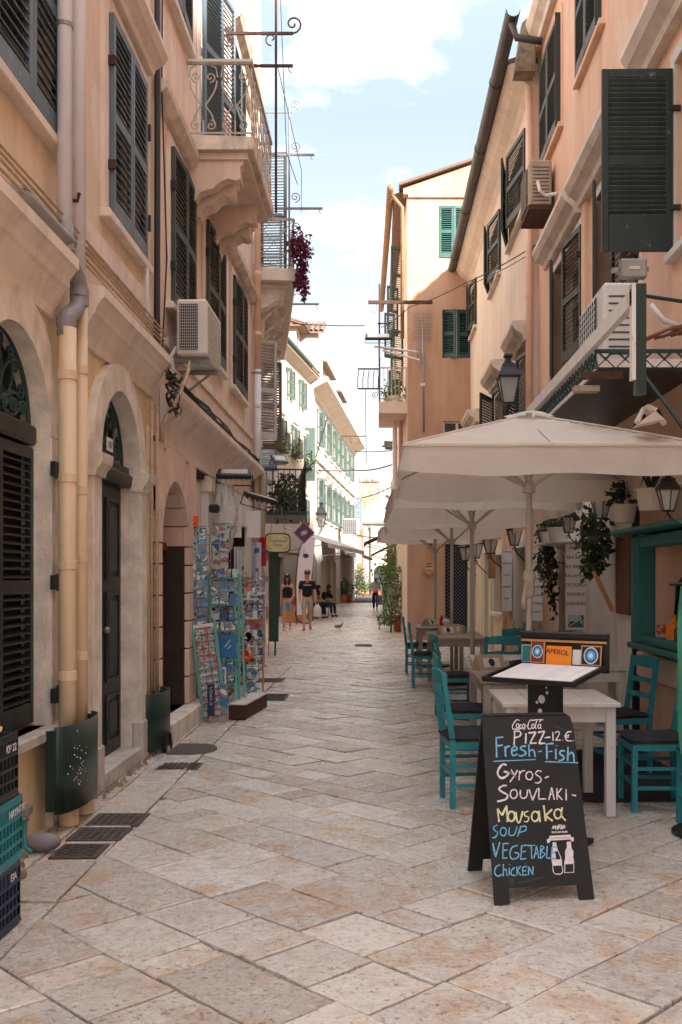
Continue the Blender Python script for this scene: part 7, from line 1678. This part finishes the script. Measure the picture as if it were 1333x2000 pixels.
bd = skin_mesh('body', [(-.16, 0, .15), (-.06, 0, .13), (.04, 0, .15), (.09, 0, .2), (.105, 0, .245), (.13, 0, .245)], [(0, 1), (1, 2), (2, 3), (3, 4), (4, 5)], [.015, .05, .055, .03, .028, .012], M('rubble'), t, root=1)
for s in (-.02, .02): MB().tube([(0, s, .1), (.01, s, 0), (.05, s, .004)], .005, 4).build('leg', M('sign_pink'), t)
B(-.12, .05, .04, .055, .12, .19, c=.006).build('wing', M('iron_grey'), t); B(-.12, .05, -.055, -.04, .12, .19, c=.006).build('wing', M('iron_grey'), t)
# ---------------------------------------------------------------- souvenir shop racks
rk = random.Random(12)
def cards(par, nx, nz, w, h, dx, dz, x0, z0, m, nm='postcard', y=-.01, jit=.1):
    me = {}
    for i in range(nx):
        for j in range(nz):
            ww = round(w*rk.choice([1, 1, .85]), 3)
            if ww not in me: me[ww] = B(-ww/2, ww/2, -.004, .004, 0, h).mesh(nm, M(m))
            link(nm, me[ww], par, (x0+i*dx, y-rk.uniform(0, .02), z0+j*dz), (-.18+rk.uniform(-.05, .05), rk.uniform(-jit, jit)*.4, rk.uniform(-jit, jit)))
def wirerack(par, w, h, x0, z0, nx, nz, m='metal_grey', y=.0):
    mb = MB()
    for i in range(nx+1): mb.tube([(x0+w*i/nx, y, z0), (x0+w*i/nx, y, z0+h)], .004, 4)
    for j in range(nz+1): mb.tube([(x0, y, z0+h*j/nz), (x0+w, y, z0+h*j/nz)], .004, 4).tube([(x0, y-.045, z0+h*j/nz), (x0+w, y-.045, z0+h*j/nz)], .003, 4)
    mb.build('wire_frame', M(m), par)
t = thing('postcard_rack', 'tall wire rack of blue postcards hung on the block pier under the orange sign', 'postcard rack', (-2.12, 11.05, 0), .1)
wirerack(t, .26, 1.3, -.02, .84, 3, 13, y=.03); cards(t, 2, 13, .115, .085, .12, .099, .04, .85, 'print_blue')
MB().box(-.02, .24, -.02, .06, .72, .84).build('rack_base', M('dark_inside'), t); B(.02, .1, -.01, .02, 2.12, 2.2).build('sign_holder', M('iron_black'), t)
t = thing('orange_price_sign', 'small bright orange price card on top of the tall postcard rack', 'sign', (-2.13, 11.0, 2.13), .1); B(0, .135, -.006, .006, 0, .12).build('sign_card', M('orange'), t)
for k in range(2): B(.02, .11-.03*k, -.008, -.006, .03+.04*k, .042+.04*k).build('printed_line', M('door_red'), t)
t = thing('postcard_rack', 'second wire rack of mixed cards just right of the tall postcard rack', 'postcard rack', (-1.93, 11.6, 0), .05)
wirerack(t, .22, 1.3, -.02, .9, 3, 12, y=.04); cards(t, 2, 12, .1, .09, .105, .106, .03, .92, 'print_mix')
MB().tube([(.1, .06, 0), (.1, .06, 2.2)], .014, 6).build('rack_pole', M('metal_grey'), t)
# leaning magnet board
t = thing('magnet_board', 'turquoise framed board of small white magnets leaning out at knee height', 'magnet display', (-1.9, 10.85, .06), .12, rot=(-.12, -.13, .12))
B(0, .22, 0, .02, 0, 1.0).build('backing', M('paper'), t)
for q in ((-.03, 0), (.22, .25)): B(q[0], q[1], -.012, .025, -.02, 1.04, c=.004).build('frame_rail', M('turquoise'), t)
wirerack(t, .2, .9, .01, .05, 3, 12, 'iron_black', y=-.008); cards(t, 4, 13, .042, .05, .052, .072, .03, .05, 'print_white', 'magnet', y=-.016)
t = thing('book_rack', 'turquoise rack of blue books, towels and magnets in the middle of the shop display', 'souvenir rack', (-1.95, 11.35, .0), .05)
for x in (0, .34): B(x, x+.03, -.01, .02, .12, 1.62, c=.004).build('frame_rail', M('turquoise'), t)
for z in (.35, .62, .95, 1.25, 1.55): B(.03, .34, -.02, .02, z, z+.02).build('shelf_rail', M('turquoise'), t)
cards(t, 3, 2, .09, .1, .1, .12, .09, .97, 'print_mix', y=-.02); cards(t, 3, 2, .09, .12, .1, .14, .09, 1.27, 'print_blue', y=-.02); cards(t, 4, 1, .07, .1, .08, .1, .07, 1.57, 'print_mix', y=-.02)
B(.14, .33, -.04, -.02, .66, .92).build('blue_book', M('blue_print'), t); B(.05, .13, -.035, -.02, .66, .9).build('guide_book', M('print_blue'), t); B(.16, .3, -.04, -.02, .38, .6).build('blue_book', M('print_blue'), t)
MB().beam((.2, -.05, .78), (.26, -.05, .86), .012).beam((.23, -.05, .76), (.27, -.05, .8), .012).build('book_picture', M('paper'), t)
t = thing('picture_board', 'white edged board of blue key rings at the bottom of the turquoise rack', 'souvenir rack', (-1.92, 11.2, .22), .1, rot=(-.15, 0, .1)); B(0, .2, 0, .015, 0, .34).build('backing', M('paper'), t); cards(t, 4, 4, .04, .06, .045, .078, .03, .02, 'print_blue', 'key_ring_card', y=-.01)
for i, x in enumerate((-1.84, -1.7)):
    t = thing('pier_strip', ('dark blue lettered strip standing on a wooden foot, left one', 'blue lettered strip on a wooden foot, right one')[i], 'sign', (x, 10.7, .0), .1); B(0, .075, 0, .02, .08, .42).build('strip_board', M('print_blue') if i else M('denim_dark'), t); B(.03, .05, .0, .02, 0, .08).build('foot', M('wood_board'), t)
    if not i: [text(t, ch_, .045, (.038, -.002, .36-.04*k), (PI/2, 0, 0), M('paper')) for k, ch_ in enumerate('CORFU')]
for i, (a, b) in enumerate((((-1.72, 11.9, 1.55), (-1.6, 11.2, .02)), ((-1.68, 12.1, 1.6), (-1.54, 11.5, .02)))):
    o = thing('turquoise_ladder_rail', ('turquoise leaning wooden rail, left of two beside the dark step', 'turquoise leaning wooden rail, right of two beside the hanging cups')[i], 'display rail', (0, 0, 0)); MB().beam(a, b, .024, .022).build('rail_board', M('turquoise'), o)
t = thing('souvenir_strings', 'dense strings of small colourful trinkets hanging between the turquoise rails', 'souvenirs', (-1.8, 11.8, .2), .1); cards(t, 4, 12, .045, .07, .05, .09, 0, .05, 'print_mix', 'trinket', y=0)
o = thing('dark_wooden_step', 'low dark brown wooden block on the pavement before the souvenir rails', 'step', (-1.66, 11.0, 0), -.1); B(0, .2, 0, 1.1, 0, .16, c=.01).build('step_block', M('iron_rust'), o); B(-.005, .205, -.005, 1.105, .16, .175, c=.005).build('step_top', M('stone_grey'), o)
# hanging cups, plates, bags, towels
def cup(label, x, y, z, m, r=.06, kind='cup'):
    t = thing('painted_cup', label, 'cup', (x, y, z), rk.uniform(-1, 1), group='ceramic cups and bowls hung by the souvenir shop', rot=(rk.uniform(.9, 1.5), 0, rk.uniform(-.5, .5)))
    MB().lathe([(r*.6, 0), (r, r*.4), (r, r*1.4), (r*.93, r*1.4), (r*.9, r*.4), (r*.5, r*.1)], n=14, caps=False).build('cup_body', M(m), t, smooth=True); MB().tube([(r, 0, r*.4), (r*1.5, 0, r*.6), (r*1.5, 0, r), (r, 0, r*1.2)], .008, 5).build('handle', M(m), t)
for lb, x, y, z, m in (('orange-red bowl hanging low on the souvenir stand', -1.53, 12.3, .5, 'orange'), ('pale blue cup below the orange bowl', -1.5, 12.35, .3, 'ceramic_blue'), ('pale blue cup lowest but one on the souvenir stand', -1.45, 12.3, .12, 'ceramic_blue'), ('white jug standing lowest beside the turquoise rails', -1.4, 12.1, -.0, 'ceramic'),
    ('white dish upper on the souvenir stand', -1.66, 12.5, 1.0, 'ceramic'), ('white dish under the upper one', -1.63, 12.5, .82, 'ceramic'), ('large white bowl above the orange bowl', -1.58, 12.4, .64, 'ceramic'), ('patterned white cup at head of the hanging dishes', -1.68, 12.55, 1.3, 'print_white'), ('dark round pot between the white dishes', -1.6, 12.6, .74, 'iron_black')): cup(lb, x-.1, y, z+.06, m, .075)
def hangcloth(label, loc, w, h, m, rz=0, waves=2, prints=(), nm='tea_towel', cat='towel', grp='printed tea towels at the souvenir shop'):
    t = thing(nm, label, cat, loc, rz, group=grp); mb = MB(); n, k = 8, 12
    for j in range(n+1):
        for i in range(k+1): u = i/k; mb.V.append((u*w, .02*math.sin(u*PI*2*waves)*(1-.0*j)+.004*j*math.sin(u*9), -h*j/n))
    for j in range(n):
        for i in range(k): a = j*(k+1)+i; mb.F.append((a, a+1, a+k+2, a+k+1))
    o = mb.build('cloth', M(m), t, smooth=True)
    for x, z, r, mm in prints: B(x-r, x+r, -.03, -.026, z-r, z+r, c=.001).build('printed_emblem', M(mm), t)
    return t
hangcloth('white tea towel with small green and blue emblems, upper middle', (-1.98, 15.1, 2.1), .2, .8, 'white_cloth', .1, 1, ((.13, -.12, .035, 'teal_wood'), (.13, -.42, .03, 'print_mix'), (.13, -.68, .04, 'blue_print')))
hangcloth('narrow white tea towel just left of the emblem one', (-2.02, 15.2, 2.1), .09, 1.1, 'white_cloth', .3, 1, ((.04, -.3, .02, 'print_mix'),))
hangcloth('bright red tea towel at the upper right corner of the display', (-1.88, 15.6, 2.2), .12, .45, 'red_cloth', .1, 1, ((.06, -.2, .03, 'print_mix'),))
hangcloth('cream tea towel with a painted figure beside the white one', (-2.02, 13.9, 2.0), .22, .42, 'cream_cloth', .1, 1, ((.11, -.3, .03, 'leaf_mid'),))
hangcloth('lower white towel with sketched print near the ground', (-1.93, 14.9, 1.1), .24, .55, 'white_cloth', .1, 1, ((.12, -.25, .05, 'print_white'),))
hangcloth('teal cloth bag hanging half way down the display', (-1.9, 14.6, 1.3), .2, .35, 'blue_print', .1, 1)
hangcloth('striped pale cloth trailing down the right edge of the display', (-1.88, 15.9, 1.85), .12, .75, 'white_cloth', .4, 2, ((.07, -.3, .04, 'denim'),))
t = thing('sunglasses_rack', 'metal rack crowded with sunglasses, bracelets and bead strings', 'souvenir rack', (-1.98, 13.6, 0), .15)
wirerack(t, .42, 1.3, 0, .35, 5, 10, y=.05); cards(t, 5, 3, .07, .035, .08, .06, .05, 1.42, 'print_white', 'sunglasses', y=-.02, jit=.5); cards(t, 5, 4, .06, .08, .08, .1, .05, .92, 'print_white', 'bracelet_card', y=-.0, jit=.3); cards(t, 4, 4, .09, .1, .1, .125, .06, .38, 'print_mix', 'souvenir_box', y=-.01, jit=.2)
B(-.0, .42, -.1, .1, 1.34, 1.37).build('shelf', M('wood_white'), t); MB().tube([(.4, .05, 0), (.4, .05, 1.7)], .016, 6).tube([(0, .05, 0), (0, .05, 1.7)], .016, 6).build('rack_post', M('wood_board'), t)
t = thing('price_notice', 'two pale paper notices pinned high above the souvenir display', 'notice', (-2.02, 13.2, 2.1), .1); B(0, .2, 0, .01, 0, .42).build('notice_sheet', M('paper'), t); B(.27, .45, 0, .01, .0, .36).build('notice_sheet', M('paper'), t)
for k in range(6): MB().box(.03, .16, -.002, 0, .34-.05*k, .35-.05*k).build('printed_line', M('wood_grey'), t)
t = thing('goods_table', 'crowded shelf of white mugs, dishes and boxes between the cups and towels', 'souvenir rack', (-1.9, 12.9, 0), .1)
wirerack(t, .34, 1.1, 0, .2, 4, 8, y=.05)
mm = MB().lathe([(.03, 0), (.035, .01), (.035, .09), (.03, .09)], n=10).mesh('mug', M('ceramic')); m3 = MB().lathe([(.03, 0), (.05, .03), (.045, .03)], n=10).mesh('dish', M('ceramic_blue'))
for zz in (.3, .55, .8, 1.05, 1.3):
    B(0, .34, -.08, .08, zz-.02, zz).build('shelf', M('wood_white'), t)
    for k in range(4): link('mug' if (k+int(zz*10)) % 2 else 'dish', mm if (k+int(zz*10)) % 2 else m3, t, (.05+.08*k, rk.uniform(-.05, .0), zz+.001))
cards(t, 4, 1, .07, .1, .085, .1, .04, 1.34, 'print_white', 'souvenir_box')
hangcloth('pale lilac scarf hanging from the top of the display beside the cream towel', (-1.93, 13.3, 1.95), .1, .6, 'white_cloth', .2, 2)
# plastic sheeting and cloths
mb = MB(); n, k = 34, 26; rr = random.Random(5)
for j in range(n+1):
    f = j/n; cx_ = -.02-.12*f+.05*math.sin(f*4); rad = .085+.025*math.sin(f*7)+(.03 if .2 < f < .8 else 0)
    for i in range(k): a = 2*PI*i/k; r_ = rad*(1+.24*math.sin(5*a+14*f)+.16*math.sin(9*a-21*f)+.14*rr.uniform(-1, 1)); mb.V.append((cx_+r_*math.cos(a), .6*r_*math.sin(a), -1.42*f))
for j in range(n):
    for i in range(k): mb.F.append((j*k+i, j*k+(i+1) % k, (j+1)*k+(i+1) % k, (j+1)*k+i))
o = mb.build('bunched_plastic_sheet', M('plastic_sheet'), None, smooth=True, loc=(-1.9, 12.3, 2.72)); tag(o, 'long bunch of clear plastic sheeting hanging in front of the shop pillar', 'plastic sheet')
mb = MB(); n, k = 14, 44
for j in range(n+1):
    f = j/n
    for i in range(k+1): u = i/k; mb.V.append(((u-.5)*(.5-.28*abs(math.sin(f*PI*.5))**2*.6)+.03*f, .045*math.sin(u*27+f*3)*(1-.3*f)+.02*math.sin(u*61), -1.45*f+.12*u*(1-f)))
for j in range(n):
    for i in range(k): a = j*(k+1)+i; mb.F.append((a, a+1, a+k+2, a+k+1))
o = mb.build('draped_dust_cloth', M('beige_cloth'), None, smooth=True, loc=(-2.06, 16.2, 3.15)); tag(o, 'dusty beige tarpaulin drawn together below the white drainpipe', 'tarpaulin')
o = MB().box(-.06, .06, -.06, .06, 0, .1, c=.02).box(-.02, .02, .0, .12, .03, .06).build('security_camera', M('iron_black'), None, loc=(-1.98, 12.0, 2.35)); tag(o, 'small black security camera on the shop pillar', 'camera')
# ---------------------------------------------------------------- signs beyond the shop
t = thing('green_notice_board', 'tall narrow dark green board on thin legs beyond the towels', 'board', (-2.2, 20.0, 0), .05)
B(0, .19, 0, .05, .28, 2.3, c=.01).build('board_panel', M('sign_green'), t); MB().tube([(.12, .02, 0), (.12, .02, .3)], .02, 6).build('leg', M('iron_black'), t); B(-.02, .0, -.01, .06, 0, 2.0).build('wooden_edge', M('wood_board'), t)
t = thing('hanging_shop_sign', 'cream sign with rounded corners, green rim and brown lettering hanging from the iron balcony', 'sign', (-1.99, 19.6, 2.25), .0)
P = [(x*.245+.0, z*.185) for x, z in [(math.copysign(abs(math.cos(a))**.45, math.cos(a)), math.copysign(abs(math.sin(a))**.45, math.sin(a))) for a in [2*PI*i/32 for i in range(32)]]]
MB().ext([(p[0]*1.05, p[1]*1.06) for p in P], 'y', 0, .03).build('sign_rim', M('sign_green'), t); MB().ext([(p[0]*.95, p[1]*.93) for p in P], 'y', -.006, 0).build('sign_face', M('sign_cream'), t)
text(t, 'Traditional', .082, (0, -.008, .015), (PI/2, 0, 0), M('wood_brown'), shear=.25); text(t, 'Store', .082, (0, -.008, -.065), (PI/2, 0, 0), M('wood_brown'), shear=.25)
for sx in (-1, 1):
    for sz in (-1, 1): MB().tube([(sx*.2, -.008, sz*.05), (sx*.19, -.008, sz*.1), (sx*.12, -.008, sz*.125)], .008, 4).build('flourish', M('wood_board'), t)
MB().tube([(-.15, .015, .18), (-.05, .1, .75)], .006, 4).tube([(.15, .015, .18), (.05, .1, .75)], .006, 4).build('hanging_wire', M('metal_grey'), t)
t = thing('purple_diamond_sign', 'purple diamond-shaped hanging sign with pink border and pale oval', 'sign', (-1.92, 25.6, 2.72), .15); t.scale = (.58, .58, .62)
MB().ext([(-.48, 0), (0, .46), (.48, 0), (0, -.46)], 'y', 0, .03).build('sign_board', M('sign_purple'), t)
mb = MB()
for a, b in (((-.46, 0), (0, .44)), ((0, .44), (.46, 0)), ((.46, 0), (0, -.44)), ((0, -.44), (-.46, 0))): mb.beam((a[0], -.01, a[1]), (b[0], -.01, b[1]), .02, .035)
mb.build('border', M('sign_pink'), t); mb = MB(); mb.lathe([(.11, 0), (.14, 0)], n=20, caps=False); mb.V = [(v[0]*1.1, -.008, v[1]*.7+v[0]*.3) for v in mb.V]; mb.build('oval_ring', M('sign_cream'), t)
mb = MB(); mb.lathe([(.0005, 0), (.07, 0)], n=14, caps=False); mb.V = [(v[0]*1.4, -.006, v[1]*.7+v[0]*.2) for v in mb.V]; mb.build('oval_emblem', M('sign_cream'), t)
MB().tube([(-.4, .015, .1), (-.9, .1, .2)], .012, 5).build('bracket', M('iron_black'), t)
t = thing('feather_flag', 'white feather-shaped banner with blue figure standing behind the walking couple', 'banner', (-2.75, 33.5, 0), .0)
MB().ext([(0, .3), (.35, .35), (.62, 2.9), (.45, 2.95), (.2, 2.75), (.05, 2.2), (-.02, 1.2)], 'y', 0, .012).build('banner_cloth', M('white_cloth'), t); MB().tube([(-.02, 0, 0), (-.04, 0, 1.6), (.05, 0, 2.5), (.35, 0, 2.95), (.6, 0, 3.0)], .014, 5).build('banner_pole', M('iron_black'), t)
mb = MB(); mb.ball((.3, -.005, 2.3), .1, 8, 6, (1, .05, .8)).beam((.22, -.005, 2.35), (.25, -.005, 2.55), .04, .01).beam((.25, -.005, 1.6), (.35, -.005, 1.6), .2, .01); mb.build('banner_figure', M('denim_dark'), t)
t = thing('shop_goods_box', 'red and wooden goods boxes along the wall behind the walking couple', 'goods', (-3.2, 34.5, 0)); B(0, .6, 0, .5, 0, .6).build('wooden_box', M('wood_board'), t); B(.1, .5, -.02, .3, .6, .75).build('red_tray', M('red_cloth'), t)
t = thing('bicycle_wheel', 'dark spoked wheel leaning behind the walking man', 'wheel', (-2.5, 33.8, .33)); mb = MB(); mb.tube([(.32*math.cos(2*PI*i/20), 0, .32*math.sin(2*PI*i/20)) for i in range(20)], .02, 5, closed=True); mb.build('tyre', M('iron_black'), t)
for k in range(4): MB().tube([(.32*math.cos(PI*k/4), 0, .32*math.sin(PI*k/4)), (-.32*math.cos(PI*k/4), 0, -.32*math.sin(PI*k/4))], .004, 4).build('spoke', M('metal_grey'), t)
bush('flowering_pots', 'pots with pink flowers by the white pole on the far left', (-2.55, 62, 0), [((0, 0, 1.2), (.35, .5, .8), 700, .14, 'leaf_mid', 0, 81), ((0, -.2, 1.6), (.3, .4, .6), 160, .12, 'sign_pink', 0, 82)], potm=(.3, .5))
bush('dark_shop_greenery', 'dark plants and stands outside the last shop on the left', (-1.75, 78, 0), [((0, 0, 1.1), (.9, 1.5, 1.2), 900, .2, 'leaf_dark', 0, 83)], trunk=[[(0, 0, 0), (0, 0, .6), (0, 0, 1)]])
# ---------------------------------------------------------------- wires across the street
wire('overhead_wire', 'thin wire spanning from the flower balcony to the dark framed floodlight', [PX(572, 632, 21), PX(712, 636, 24)], .012, M('cable_black'), sag=.02)
wire('overhead_wire', 'wire running from the floodlight up to the salmon house at right', [PX(745, 640, 24), PX(800, 600, 22), PX(905, 555, 19), PX(1060, 470, 14.5)], .010, M('cable_black'), sag=.04)
wire('overhead_wire', 'second thinner wire beside it, ending on the cream house', [PX(905, 560, 19), PX(1045, 490, 15)], .007, M('cable_black'), sag=.05)
wire('overhead_wire', 'sagging black wire low across the far street below the bell-cote', [PX(575, 912, 44), PX(690, 918, 50), PX(765, 908, 38)], .03, M('cable_black'), sag=.1)
wire('overhead_wire', 'straight wire across the far street above the eave end', [PX(692, 881, 60), PX(765, 880, 40)], .022, M('cable_black'), sag=.05)
wire('hanging_wire', 'thin wire hanging straight down from the balcony hooks over the street', [PX(714, 758, 25), PX(716, 905, 25)], .008, M('cable_black'))
wire('overhead_wire', 'long low wire from the grey lantern to the far awnings', [PX(686, 1040, 60), PX(745, 1050, 48)], .03, M('cable_black'), sag=.1)
wire('overhead_wire', 'bundle of dark wires in front of the stone roof', [PX(690, 975, 80), PX(768, 950, 60)], .04, M('cable_black'), sag=.15)
t = thing('far_iron_bracket', 'rusty bracket with hooks high on the far cream house eave', 'iron bracket', PX(665, 852, 58)); B(0, 1.5, -.03, .03, -.03, .03).build('bracket_bar', M('iron_rust'), t)
for x in (.6, 1.1): MB().tube([(x, 0, 0), (x, 0, -.35), (x+.1, 0, -.4)], .015, 4).build('hook', M('iron_rust'), t)
for i, (x, y) in enumerate(((-2.2, 60.5), (-2.0, 64))): bush('small_street_shrub', ('dark shrub in a tub outside the far left shops, nearer one', 'dark shrub in a tub outside the far left shops, farther one')[i], (x, y, 0), [((0, 0, .9), (.35, .4, .5), 260, .13, 'leaf_dark', 0, 90+i)], potm=(.3, .45))
o = MB(); 
for k in range(26): o.beam((rk.uniform(-1.4, 1.4), rk.uniform(3.4, 12), .001), (0, 0, 0), .001) if False else None
mb = MB(); rr = random.Random(8)
for k in range(70):
    x, y = rr.uniform(-1.95, 1.6), rr.uniform(3.4, 14); a = rr.uniform(0, 6); s = rr.uniform(.006, .018)
    mb.add([(x, y, .004), (x+s*math.cos(a), y+s*math.sin(a), .008), (x+s*1.4*math.cos(a+.5), y+s*1.4*math.sin(a+.5), .004)], [(0, 1, 2)])
o = mb.build('leaf_litter', M('stem'), None, kind='stuff'); tag(o, 'scattered tiny dry leaf scraps on the pavement', 'litter')

mb = MB(); rr = random.Random(11)
for k in range(420):
    s_ = rr.random(); y = 3.6+14*s_; x = (-2.03 if rr.random() < .75 else 2.36)+rr.uniform(0, .06)*(1 if rr.random() < .75 else 0); q = rr.uniform(.006, .028); h = rr.uniform(.005, .05)
    if 7.0 < y < 8.6 and x < 0: x += .04
    mb.add([(x-q, y-q, 0), (x+q, y-q*.6, 0), (x+q*.7, y+q, 0), (x-q, y+q, 0), (x, y, h)], [(0, 1, 4), (1, 2, 4), (2, 3, 4), (3, 0, 4)])
o = mb.build('gutter_dirt', M('rubble'), None, kind='stuff'); tag(o, 'crumbs of mortar and dirt collected along the foot of the walls', 'dirt')
